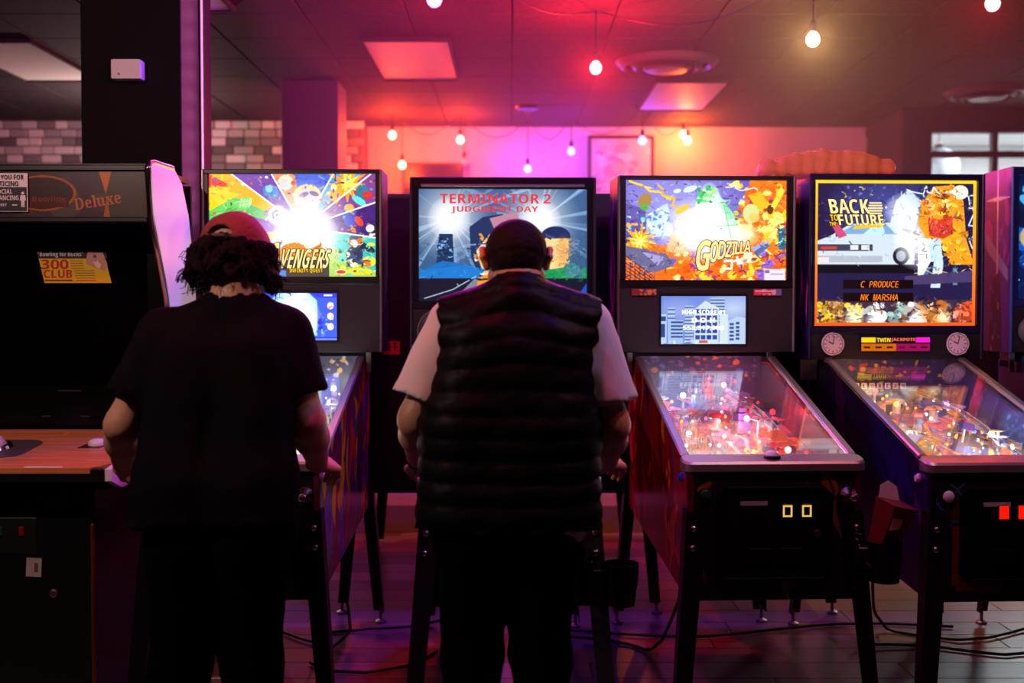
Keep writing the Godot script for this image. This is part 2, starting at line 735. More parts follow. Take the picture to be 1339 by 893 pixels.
func make_room() -> void:
	M.wall_pale = triplanar(mat(Color(0.8, 0.74, 0.72), 0.7), 0.6)
	M.wall_pale.albedo_texture = ramp_noise(0.012, 3, Color(0.92, 0.92, 0.92), Color.WHITE)
	M.wall_dark = triplanar(mat(Color(0.1, 0.09, 0.09), 0.75), 0.6)
	M.wall_dark.albedo_texture = ramp_noise(0.012, 4, Color(0.8, 0.8, 0.8), Color.WHITE)
	M.pillar = mat(Color(0.095, 0.088, 0.095), 0.6, 0.0, 0.15)
	M.mortar = mat(Color(0.34, 0.29, 0.29), 0.9)
	M.tile = triplanar(mat(Color(0.27, 0.235, 0.25), 0.85, 0.0, 0.3), 1.4)
	M.tile.albedo_texture = ramp_noise(0.05, 5, Color(0.8, 0.8, 0.8), Color.WHITE)
	M.slab = mat(Color(0.1, 0.09, 0.09), 0.9)
	M.floor_base = mat(Color(0.12, 0.1, 0.1), 0.5)

	# floor: a slab, planks laid across the view where the floor shows between the machines
	var fl := structure("floor", box(Vector3(13.4, 0.1, 14.0)), M.floor_base, pos(0, -0.053, -4.4), "dark wood-plank floor under the machines")
	var wood := wood_tex(Color(0.45, 0.39, 0.36), Color(0.62, 0.56, 0.52), 11)
	var planks := []
	for i in 4:
		var m := mat(Color.WHITE.darkened(0.09 * i), 0.28 + 0.03 * i)
		m.albedo_texture = wood
		m.uv1_scale = Vector3(0.9, 5.0, 1)
		m.uv1_offset = Vector3(0.23 * i, 0.31 * i, 0)
		m.heightmap_enabled = false
		planks.append(m)
	var plank := plank_mesh(1.195, 0.187)
	var rng := RandomNumberGenerator.new()
	rng.seed = 5
	for r in 22:
		var z := -3.2 - 0.19 * r
		var x := -2.9 - rng.randf() * 1.1
		while x < 2.9:
			part(fl, "plank", plank, planks[rng.randi() % 4], pos(x + 0.6, 0.05, z + 4.4 - 4.4))
			x += 1.2
	for c in fl.get_children():
		c.position += Vector3(0, 0.0, 4.4)

	# ceiling: slab and hung tiles
	var ce := structure("ceiling", box(Vector3(13.4, 0.12, 14.0)), M.slab, pos(0, CEIL + 0.075, -4.4), "dark tiled drop ceiling")
	var tile := box(Vector3(0.6, 0.02, 0.6), 0.004)
	for i in 18:
		for j in 9:
			part(ce, "ceiling_tile", tile, M.tile, pos(-5.185 + 0.61 * i, -0.065, 4.4 - 5.86 - 0.61 * j))

	# walls
	structure("wall_back", box(Vector3(5.2, CEIL + 0.02, 0.15)), M.wall_pale, pos(1.0, CEIL / 2, -BACK - 0.075), "pale back wall glowing red, orange and violet under coloured bulbs")
	structure("wall_left", box(Vector3(0.15, CEIL + 0.02, 14)), M.wall_dark, pos(-6.6, CEIL / 2, -4.4), "dark side wall")
	structure("wall_right", box(Vector3(0.15, CEIL + 0.02, 14)), M.wall_dark, pos(6.6, CEIL / 2, -4.4), "dark side wall")
	structure("wall_front", box(Vector3(13.4, CEIL + 0.02, 0.15)), M.wall_dark, pos(0, CEIL / 2, 2.6), "dark wall behind the viewer")

	# brick-faced wall
	var bw := structure("wall_brick", box(Vector3(5.2, CEIL + 0.02, 0.42)), M.mortar, pos(-3.98, CEIL / 2, -10.62 - 0.21), "grey and white brick-faced wall")
	var bm := []
	for i in 6:
		var k: float = [1.1, 0.9, 0.66, 1.0, 0.52, 0.8][i]
		var m := triplanar(mat(Color(0.8 * k, 0.74 * k, 0.72 * k), 0.85), 5.0)
		m.albedo_texture = M.tile.albedo_texture
		bm.append(m)
	var brick_sizes := [0.15, 0.19, 0.12, 0.165]
	rng.seed = 21
	for r in 8:
		var y := CEIL - 0.045 - 0.078 * r - CEIL / 2
		var x := -1.36 - (0.06 if r % 2 else 0.0)
		while x > -5.4:
			var w: float = brick_sizes[rng.randi() % 4]
			part(bw, "brick", box(Vector3(w - 0.009, 0.069, 0.035), 0.006), bm[rng.randi() % 6], pos(x - w / 2 + 3.98, y, 0.21 + rng.randf_range(0.0, 0.012)))
			x -= w

	# low wall standing behind the machines
	var low := structure("wall_low", box(Vector3(3.6, 1.05, 0.12), 0.004), M.wall_pale, pos(0.2, 0.525, -7.08), "low pale wall behind the machines")
	part(low, "baseboard", box(Vector3(3.6, 0.17, 0.02), 0.004), mat(Color(0.46, 0.44, 0.43), 0.45), pos(0, -0.44, 0.07))
	part(low, "cap", box(Vector3(3.66, 0.03, 0.18), 0.006), M.satin, pos(0, 0.54, 0))

	# dark wall with a window into a lit back room
	var dw := structure("wall_window", boxes([
		[Vector3(0.22, CEIL, 0.12), Vector3(3.5, CEIL / 2, -10.06)],
		[Vector3(2.95, CEIL - 2.92, 0.12), Vector3(5.085, (CEIL + 2.92) / 2, -10.06)],
		[Vector3(2.95, 2.2, 0.12), Vector3(5.085, 1.1, -10.06)],
		[Vector3(0.12, CEIL, 0.96), Vector3(3.45, CEIL / 2, -10.6)],
	]), M.wall_dark, Transform3D.IDENTITY, "dark wall with a window into a lit back room")
	var win := structure("window_1", boxes([
		[Vector3(0.03, 0.72, 0.1), Vector3(-1.42, 0, 0)], [Vector3(0.05, 0.72, 0.08), Vector3(-1.05 + 0.2, 0, 0)], [Vector3(0.05, 0.72, 0.08), Vector3(0.15, 0, 0)],
		[Vector3(2.86, 0.055, 0.07), Vector3(0, 0.15, 0)], [Vector3(2.86, 0.03, 0.1), Vector3(0, 0.35, 0)], [Vector3(2.86, 0.03, 0.1), Vector3(0, -0.35, 0)],
	], 0.003), mat(Color(0.17, 0.155, 0.15), 0.5), pos(5.055, 2.56, -10.06), "dark-framed interior window with pale panes")
	for e in [[-1.135, 0.54], [-0.35, 0.95], [0.78, 1.2]]:
		for v in [[0.255, 0.16], [-0.11, 0.46]]:
			part(win, "pane", box(Vector3(e[1], v[1], 0.006)), M.glass, pos(e[0], v[0], 0))
	M.back_room = mat(Color(0.86, 0.87, 0.87), 0.6)
	structure("wall_back_room", boxes([
		[Vector3(3.1, CEIL, 0.1), Vector3(5.1, CEIL / 2, -12.4)], [Vector3(0.1, CEIL, 2.26), Vector3(3.57, CEIL / 2, -11.27)],
		[Vector3(0.1, CEIL, 2.3), Vector3(6.55, CEIL / 2, -11.25)], [Vector3(3.4, 0.05, 2.4), Vector3(5.0, CEIL + 0.03, -11.25)], [Vector3(3.4, 0.05, 2.4), Vector3(5.0, -0.03, -11.3)],
	]), M.back_room, Transform3D.IDENTITY, "white walls of the back room")
	var lamp := thing("ceiling_lamp", "white square ceiling lamp in the back room behind the window", "lamp", Vector3(4.9, CEIL - 0.06, -10.45))
	part(lamp, "frame", box(Vector3(0.62, 0.04, 0.62), 0.005), M.white_plastic, pos(0, 0.04, 0))
	part(lamp, "diffuser_light", box(Vector3(0.56, 0.02, 0.56), 0.003), glowing(Color(0.95, 0.98, 1.0), 3.0), pos(0, 0.015, 0))
	area(lamp, "lamp_glow", turned(Vector3(PI / 2, 0, 0), Vector3(0, -0.01, 0)), Vector2(0.55, 0.55), Color(0.94, 0.98, 1.0), 20.0)
	var globe := thing("globe_lamp", "grey glass globe lamp hanging behind the window panes", "lamp", Vector3(4.08, 2.72, -11.0))
	part(globe, "globe", ball(0.185, 28), mat(Color(0.72, 0.76, 0.8), 0.12), Transform3D.IDENTITY)
	part(globe, "rod", tube([Vector3(0, 0.18, 0), Vector3(0, CEIL - 2.72, 0)], 0.008, 8), M.steel)
	part(globe, "collar", lathe([Vector2(0, 0.215), Vector2(0.04, 0.21), Vector2(0.055, 0.17), Vector2(0.0, 0.165)], 16), M.steel)

	# pillars
	var p1 := structure("pillar", box(Vector3(0.435, CEIL, 0.5), 0.004), M.pillar, pos(-1.65, CEIL / 2, -5.25), "black square pillar with a light tube along its side")
	p1.name = numbered("pillar")
	var p2 := structure("pillar_far", box(Vector3(0.43, CEIL, 0.44), 0.004), mat(Color(0.26, 0.22, 0.24), 0.6), pos(-1.535, CEIL / 2, -8.97), "dark grey square pillar before the brick wall")
	p2.name = numbered("pillar")
	M.tube_glow = glowing(Color(1.0, 0.62, 0.85), 1.3)
	var tl := thing("light_tube", "thin pink-white light tube running up the black pillar", "light tube", Vector3(-1.4315, 1.2, -5.285))
	part(tl, "channel", box(Vector3(0.008, 1.9, 0.016), 0.002), M.matte, pos(0.005, 0.95, 0))
	part(tl, "tube_light", tube([Vector3(0.013, 0, 0), Vector3(0.013, 1.9, 0)], 0.0042, 10), M.tube_glow)
	for i in 15:
		omni(tl, "tube_glow", Vector3(0.075, 0.6 + 0.092 * i, 0), Color(1.0, 0.5, 0.85), 0.022, 0.03)
	var sensor := thing("wall_sounder", "small pinkish-white box fixed on the black pillar", "alarm box", at(169.5, 93, 4.985))
	part(sensor, "housing", extrude(rounded(0.125, 0.082, 0.006), -0.012, 0.05), M.white_plastic)
	part(sensor, "sensor_eye", lathe([Vector2(0, 0.003), Vector2(0.004, 0.003), Vector2(0.004, 0)], 10), M.black, turned(Vector3(PI / 2, 0, 0), Vector3(-0.03, -0.022, 0.05)))

	# picture and dark monitor on the back wall
	var w := 86.0 * BACK / FOCAL
	var h := 84.0 * BACK / FOCAL
	var pc := at(812, 220, BACK - 0.03)
	var pictures := Pic.new(128, 128, rgb(205, 196, 190), 8)
	pictures.specks(46, [rgb(225, 215, 205), rgb(180, 168, 164), rgb(240, 226, 210), rgb(165, 155, 165), rgb(215, 195, 170)], 0, 0, 1, 1, 0.05, 0.16)
	var fr := thing("framed_picture", "dark framed picture of pale mottled patches hanging on the back wall", "picture", pc)
	part(fr, "print", panel(w - 0.05, h - 0.05, 0.008), printed(pictures.tex(), 0.5), pos(0, 0, 0.004))
	var t := 0.03
	part(fr, "frame", boxes([[Vector3(w, t, 0.03), Vector3(0, h / 2 - t / 2, 0)], [Vector3(w, t, 0.03), Vector3(0, -h / 2 + t / 2, 0)], [Vector3(t, h - 2 * t, 0.03), Vector3(-w / 2 + t / 2, 0, 0)], [Vector3(t, h - 2 * t, 0.03), Vector3(w / 2 - t / 2, 0, 0)]], 0.004), mat(Color(0.07, 0.06, 0.065), 0.4))
	var tv := thing("wall_monitor", "dark flat monitor mounted on the back wall under the orange bulbs", "monitor", at(566, 238, BACK - 0.05))
	part(tv, "casing", box(Vector3(0.58, 0.36, 0.05), 0.008), mat(Color(0.1, 0.1, 0.1), 0.5))
	part(tv, "black_panel", box(Vector3(0.54, 0.32, 0.004), 0.001), mat(Color(0.05, 0.05, 0.055), 0.25), pos(0, 0, 0.027))
	part(tv, "bracket", box(Vector3(0.2, 0.2, 0.03)), M.black, pos(0, 0, -0.035))
	var hang := []
	for i in 9:
		hang.append(at(1131 - 3 * sin(i * 0.8), 148 + i * 7, BACK - 0.05))
	solo("hanging_cord", tube(hang, 0.008, 6), mat(Color(0.55, 0.52, 0.5), 0.6), Transform3D.IDENTITY, "pale cord hanging down the back wall at its dark corner", "cord")


func plank_mesh(l: float, w: float) -> ArrayMesh:
	var st := new_tool()
	var c := 0.002
	var x := l / 2
	var z := w / 2
	face(st, [Vector3(-x + c, 0.003, -z + c), Vector3(x - c, 0.003, -z + c), Vector3(x - c, 0.003, z - c), Vector3(-x + c, 0.003, z - c)], Vector3.UP, [Vector2(0, 0), Vector2(1, 0), Vector2(1, 0.16), Vector2(0, 0.16)])
	for s in [[Vector3(-x, 0, -z), Vector3(x, 0, -z), Vector3(x - c, 0.003, -z + c), Vector3(-x + c, 0.003, -z + c), Vector3(0, 1, -1)], [Vector3(-x, 0, z), Vector3(x, 0, z), Vector3(x - c, 0.003, z - c), Vector3(-x + c, 0.003, z - c), Vector3(0, 1, 1)], [Vector3(-x, 0, -z), Vector3(-x, 0, z), Vector3(-x + c, 0.003, z - c), Vector3(-x + c, 0.003, -z + c), Vector3(-1, 1, 0)], [Vector3(x, 0, -z), Vector3(x, 0, z), Vector3(x - c, 0.003, z - c), Vector3(x - c, 0.003, -z + c), Vector3(1, 1, 0)]]:
		face(st, s.slice(0, 4), s[4], [Vector2(0, 0), Vector2(1, 0), Vector2(1, 0.02), Vector2(0, 0.02)])
	return done(st)


# ---------------------------------------------------------------- ceiling fittings
func make_ceiling_fittings() -> void:
	M.diffuser = mat(Color(0.93, 0.91, 0.88), 0.55)
	for e in [[-0.68, -7.99, "switched-off white ceiling light panel lit red, above the row's middle", 1.3], [1.365, -9.33, "switched-off white ceiling light panel beside the round vent", 1.28], [-3.36, -8.02, "switched-off white ceiling light panel beyond the black pillar, near the brick wall", 1.3], [-1.87, -5.98, "switched-off white ceiling light panel right above the black pillar", 1.28], [5.1, -9.9, "switched-off white ceiling light panel above the interior window", 1.2]]:
		var t := thing("ceiling_light_panel", e[2], "light panel", Vector3(e[0], CEIL - 0.02, e[1]), 0.0, "switched-off light panels in the ceiling")
		part(t, "frame", boxes([[Vector3(0.58, 0.03, 0.02), Vector3(0, 0.003, e[3] / 2 - 0.01)], [Vector3(0.58, 0.03, 0.02), Vector3(0, 0.003, -e[3] / 2 + 0.01)], [Vector3(0.02, 0.03, e[3] - 0.04), Vector3(0.28, 0.003, 0)], [Vector3(0.02, 0.03, e[3] - 0.04), Vector3(-0.28, 0.003, 0)]]), M.slab)
		part(t, "diffuser", box(Vector3(0.54, 0.012, e[3] - 0.04)), M.diffuser, pos(0, 0.004, 0))
	for e in [[at(872, 84, 8.09).x, -8.09, 0.36, "large round dark ceiling vent with nested rings beside the red bulb"], [at(1290, 122, 9.2).x, -9.2, 0.33, "round dark ceiling vent above the interior window"]]:
		var v := thing("ceiling_vent", e[3], "vent", Vector3(e[0], CEIL - 0.012, e[1]))
		var r: float = e[2]
		part(v, "backplate", lathe([Vector2(r * 0.9, 0.0), Vector2(0, 0.0), Vector2(0, 0.012), Vector2(r * 0.9, 0.012)], 40), M.matte)
		var vm := mat(Color(0.3, 0.28, 0.29), 0.35)
		part(v, "vent_ring", lathe([Vector2(r * 0.8, -0.012), Vector2(r * 0.84, -0.035), Vector2(r * 0.92, -0.022), Vector2(r, 0.012)], 40), vm)
		part(v, "vent_ring", lathe([Vector2(r * 0.56, -0.02), Vector2(r * 0.6, -0.05), Vector2(r * 0.67, -0.03), Vector2(r * 0.72, 0.0)], 40), mat(Color(0.08, 0.07, 0.08), 0.4))
		part(v, "centre_disc", lathe([Vector2(0.0, -0.06), Vector2(r * 0.4, -0.055), Vector2(r * 0.48, -0.035), Vector2(r * 0.3, 0.0)], 36), vm)


# ---------------------------------------------------------------- bulbs on strings
func make_bulbs() -> void:
	var orange := Color(1.0, 0.27, 0.06)
	var red := Color(1.0, 0.1, 0.12)
	var blue := Color(0.28, 0.24, 1.0)
	var warm := Color(1.0, 0.78, 0.46)
	var pink := Color(1.0, 0.32, 0.5)
	var amber := Color(1.0, 0.4, 0.1)
	var violet := Color(0.46, 0.16, 1.0)
	var rose := Color(1.0, 0.84, 0.82)
	var peach := Color(1.0, 0.84, 0.8)
	var g := "coloured bulbs strung under the ceiling"
	var list := [
		[at(513, 177, 10.3), orange, 1.5, "orange bulb hanging below the red-lit light panel, beside the brick corner"],
		[at(602, 183, 10.4), orange, 1.5, "orange bulb hanging alone before the back wall, above the unlit bulb"],
		[at(526, 216, 10.5), orange, 1.2, "orange bulb hanging low, just over the top of a backbox"],
		[at(779, 89, 6.7), red, 3.0, "red bulb hanging beside the large round vent"],
		[at(747, 198, 10.6), blue, 0.36, "blue bulb hanging just beside the framed picture"],
		[at(840, 184, 10.0), blue, 0.14, "blue bulb hanging over a corner of the framed picture"],
		[at(894, 176, 10.75), amber, 0.8, "orange bulb of a touching pair, the higher one"],
		[at(899, 184, 10.6), amber, 0.9, "orange bulb of a touching pair, the lower one"],
		[at(1063, 52, 5.9), warm, 1.8, "warm yellow-white bulb hanging from the ceiling beyond the round vent"],
		[at(568, -1, 5.1), violet, 2.6, "violet-blue bulb hanging over the gap between the two played machines"],
		[at(1298, 5, 5.6), red, 1.0, "red bulb hanging past the warm yellow-white bulb"],
		[at(690, 221, 10.7), blue, 0.45, "blue bulb hanging low on a ceiling hook, over a backbox edge"],
		[Vector3(-3.05, 2.62, -9.3), rose, 1.4, "added warm bulb lighting the brick wall, hidden by the black pillar"],  # added out of sight to brighten the bricks
		[Vector3(-1.95, 2.55, -2.3), peach, 1.9, "peach bulb out of view, placed to light the bowling cabinet front"],  # unseen, set towards the camera to light the cabinet's sticker
		[Vector3(-0.4, 2.95, -5.5), red, 3.4, "added red bulb out of view under the ceiling, over the backs of the machines"],  # extra bulb just above the view, added to redden the low wall
		[Vector3(0.6, 2.95, -5.3), violet, 1.5, "added violet bulb out of view under the ceiling, over the backs of the machines"],  # extra bulb above the view, added for a purple glow on the ceiling
		[Vector3(-0.35, 2.75, -2.9), red, 1.1, "red bulb hanging over the two players"],
		[Vector3(0.55, 2.75, -3.2), blue, 0.8, "blue bulb hanging over the player in the vest"],
		[Vector3(1.6, 2.75, -2.9), pink, 0.5, "pink bulb hanging over the open machines"],
		[Vector3(1.15, 2.72, -3.0), peach, 0.65, "warm bulb hanging over the open machines"],
	]
	for e in list:
		var p: Vector3 = e[0]
		var t := thing("string_bulb", e[3], "bulb", p, 0.0, g)
		var c: Color = e[1]
		var cold: bool = c.b > c.r
		var glass := glowing(c.lerp(Color(1, 1, 1), 0.25 if cold else 0.5), 9.0)
		bulb_parts(t, glass, CEIL - p.y)
		omni(t, "bulb_glow", Vector3.ZERO, c, e[2], 0.028)
	var dead := thing("string_bulb", "unlit clear bulb hanging under an orange bulb before the back wall", "bulb", at(607, 212, 10.75), 0.0, g)
	bulb_parts(dead, M.clear, CEIL - dead.position.y)
	var hook := thing("ceiling_hook", "small dark hook plate on the ceiling holding bulb cords", "hook", Vector3(at(690, 152, 9.9).x, CEIL, -9.9))
	part(hook, "plate", lathe([Vector2(0, -0.03), Vector2(0.09, -0.025), Vector2(0.11, 0.0)], 20), M.satin)
	part(hook, "eye", tube([Vector3(0, -0.03, 0), Vector3(0.02, -0.06, 0), Vector3(0, -0.08, 0), Vector3(-0.02, -0.06, 0), Vector3(0, -0.03, 0)], 0.005, 6), M.steel)
	# cable swags from bulb to bulb
	for s in [[0, 1, "thin black cable swagging between the two high orange bulbs before the back wall"], [1, 11, "thin black cable swagging from an orange bulb to the hook plate"], [11, 4, "thin black cable swagging from the hook plate to the picture's blue bulb"], [4, 5, "thin black cable swagging between the two blue bulbs over the picture"], [5, 6, "thin black cable swagging from a blue bulb to the touching orange pair"], [3, 8, "thin black cable swagging from the red bulb past the vent to the yellow-white bulb"], [8, 10, "thin black cable swagging from the yellow-white bulb to a red bulb"], [9, 3, "thin black cable swagging from a blue bulb to the red bulb"]]:
		var a: Vector3 = list[s[0]][0]
		var b: Vector3 = list[s[1]][0]
		a.y = CEIL - 0.012
		b.y = CEIL - 0.012
		var gap := (b - a).normalized() * 0.03
		a += gap
		b -= gap
		var pts := []
		for i in 13:
			var k := i / 12.0
			pts.append(a.lerp(b, k) + Vector3(0, -0.16 * sin(PI * k), 0))
		solo("bulb_string_cable", tube(pts, 0.0035, 6), M.cable, Transform3D.IDENTITY, s[2], "cable", "cables between the ceiling bulbs")


func bulb_parts(t: Node3D, glass: Material, drop: float) -> void:
	part(t, "bulb_glass", lathe([Vector2(0.0, -0.036), Vector2(0.014, -0.034), Vector2(0.026, -0.025), Vector2(0.034, -0.008), Vector2(0.035, 0.004), Vector2(0.03, 0.02), Vector2(0.02, 0.032), Vector2(0.014, 0.04), Vector2(0.0, 0.042)], 20, true), glass)
	part(t, "socket", lathe([Vector2(0, 0.038), Vector2(0.016, 0.04), Vector2(0.018, 0.085), Vector2(0.008, 0.1), Vector2(0, 0.1)], 14), M.rubber)
	part(t, "cord", tube([Vector3(0, 0.098, 0), Vector3(0, drop, 0)], 0.0045, 6), M.cable)


# thin haze added under the ceiling, standing in for lens bloom round the bulbs
func make_bloom_haze() -> void:
	var fog := FogVolume.new()
	fog.name = "haze"
	fog.shape = RenderingServer.FOG_VOLUME_SHAPE_BOX
	fog.size = Vector3(4.68, 1.06, 5.38)
	var m := FogMaterial.new()
	m.density = 0.032
	m.albedo = Color(0.95, 0.93, 0.95)
	fog.material = m
	add_child(fog)
	fog.position = Vector3(1.04, 2.48, -8.3)
	fog.set_meta("kind", "stuff")
	fog.set_meta("label", "thin haze added under the ceiling in place of lens bloom round the bulbs")
	fog.set_meta("category", "haze")


# ---------------------------------------------------------------- printed art: generic patterns in each machine's colours, white backlight hot spots painted in
func art_comic() -> ImageTexture:
	var p := Pic.new(512, 316, rgb(70, 66, 170), 31)
	var c := Vector2(0.56, 0.52)
	for s in [[-20, 8, rgb(60, 30, 110)], [8, 32, rgb(56, 176, 170)], [32, 62, rgb(150, 190, 70)], [62, 84, rgb(120, 70, 40)], [84, 118, rgb(240, 140, 50)], [118, 150, rgb(50, 60, 120)], [150, 172, rgb(246, 150, 70)], [172, 192, rgb(110, 50, 150)], [192, 204, rgb(80, 170, 90)], [204, 217, rgb(250, 160, 20)], [217, 240, rgb(100, 60, 150)], [240, 262, rgb(236, 130, 90)], [262, 300, rgb(70, 96, 200)], [300, 318, rgb(90, 150, 220)], [318, 342, rgb(120, 60, 130)]]:
		p.wedge(c.x, c.y, s[0], s[1], 1.2, s[2])
	# explosions
	p.burst(0.83, 0.1, 12, 0.06, 0.13, rgb(255, 150, 20)).burst(0.83, 0.1, 10, 0.03, 0.08, rgb(255, 225, 90))
	p.burst(0.06, 0.2, 9, 0.07, 0.14, rgb(255, 190, 20)).poly([Vector2(0, 0.0), Vector2(0.14, 0.12), Vector2(0, 0.13)], rgb(220, 50, 20))
	# green ridge with a violet base
	p.poly([Vector2(0, 0.36), Vector2(0.12, 0.25), Vector2(0.24, 0.22), Vector2(0.25, 0.34), Vector2(0.14, 0.37), Vector2(0, 0.5)], rgb(90, 190, 80))
	for i in 4:
		p.ell(0.19 + 0.018 * i, 0.28, 0.008, 0.03, rgb(170, 235, 150), 0.2)
	p.poly([Vector2(0, 0.45), Vector2(0.12, 0.37), Vector2(0.2, 0.36), Vector2(0.06, 0.55), Vector2(0, 0.6)], rgb(96, 50, 150))
	p.ell(0.15, 0.42, 0.07, 0.025, rgb(255, 150, 30), -0.2).ell(0.26, 0.47, 0.03, 0.03, rgb(40, 110, 120))
	# ringed disc and rocks
	p.ell(0.41, 0.4, 0.066, 0.066, rgb(150, 110, 170)).ell(0.41, 0.4, 0.055, 0.055, rgb(245, 230, 240)).ell(0.41, 0.4, 0.036, 0.036, rgb(120, 120, 190)).ell(0.41, 0.4, 0.02, 0.02, rgb(240, 240, 250))
	p.ell(0.46, 0.08, 0.045, 0.045, rgb(240, 225, 190)).ell(0.45, 0.09, 0.03, 0.03, rgb(200, 190, 190))
	p.ell(0.37, 0.17, 0.05, 0.04, rgb(60, 120, 190), 0.5).ell(0.36, 0.14, 0.022, 0.024, rgb(130, 190, 230))
	p.ell(0.59, 0.22, 0.085, 0.075, rgb(240, 190, 120)).ell(0.59, 0.26, 0.075, 0.07, rgb(190, 170, 220)).ell(0.57, 0.2, 0.03, 0.014, rgb(90, 60, 110), -0.4).ell(0.63, 0.19, 0.03, 0.014, rgb(90, 60, 110), 0.3)
	p.ell(0.76, 0.17, 0.035, 0.06, rgb(255, 160, 50), 0.4).ell(0.75, 0.13, 0.018, 0.02, rgb(255, 230, 150))
	p.ell(0.92, 0.18, 0.04, 0.05, rgb(40, 110, 140)).ell(0.95, 0.2, 0.03, 0.02, rgb(210, 40, 40)).ell(0.9, 0.26, 0.05, 0.02, rgb(90, 220, 200), 0.6)
	p.ell(0.84, 0.4, 0.04, 0.08, rgb(50, 60, 170), -0.2).ell(0.84, 0.33, 0.03, 0.025, rgb(250, 160, 60)).ell(0.9, 0.46, 0.035, 0.02, rgb(220, 60, 40), 0.9)
	p.ell(0.88, 0.66, 0.045, 0.045, rgb(230, 100, 30)).ell(0.87, 0.8, 0.05, 0.07, rgb(40, 50, 80), 0.3).ell(0.95, 0.72, 0.05, 0.02, rgb(30, 30, 40), 0.5)
	p.ell(0.96, 0.85, 0.04, 0.03, rgb(240, 220, 40)).ell(0.9, 0.95, 0.08, 0.02, rgb(230, 200, 40))
	p.specks(170, [rgb(255, 240, 220), rgb(250, 170, 60), rgb(90, 70, 190), rgb(60, 160, 190), rgb(220, 70, 60), rgb(40, 30, 90)], 0, 0, 1, 1, 0.004, 0.016)
	p.specks(46, [rgb(230, 110, 40), rgb(50, 70, 110), rgb(90, 200, 170), rgb(230, 210, 60), rgb(30, 40, 60), rgb(240, 230, 200)], 0.78, 0.52, 0.22, 0.46, 0.008, 0.03)
	p.brush(520, 0, 0, 1, 1, 0.024, 0.32)
	for a: float in [-38.0, 8.0, -19.0, 217.0, 240.0, 300.0]:
		var v := Vector2.from_angle(deg_to_rad(a)) * 1.2
		p.line(c, c + Vector2(v.x, v.y * 1.62), 0.008, Color(1, 1, 1))
	p.glow(0.56, 0.56, 0.36, 0.52, Color(1, 1, 0.98, 1.0), 0.9).glow(0.58, 0.6, 0.2, 0.3, Color(1, 1, 1, 1.0), 0.5)
	p.poly([Vector2(0.4, 0.76), Vector2(0.46, 0.68), Vector2(0.53, 0.66), Vector2(0.6, 0.74), Vector2(0.66, 0.68), Vector2(0.7, 0.76), Vector2(0.7, 0.82), Vector2(0.38, 0.82)], rgb(235, 130, 40))
	p.brush(60, 0.38, 0.66, 0.34, 0.16, 0.02, 0.35)
	p.rect(0.36, 0.84, 0.36, 0.16, rgb(70, 60, 60)).rect(0.36, 0.94, 0.1, 0.06, rgb(80, 130, 200))
	p.ell(0.79, 0.955, 0.035, 0.016, rgb(255, 240, 220)).ell(0.79, 0.955, 0.03, 0.011, rgb(220, 60, 30))
	return p.soften().tex()


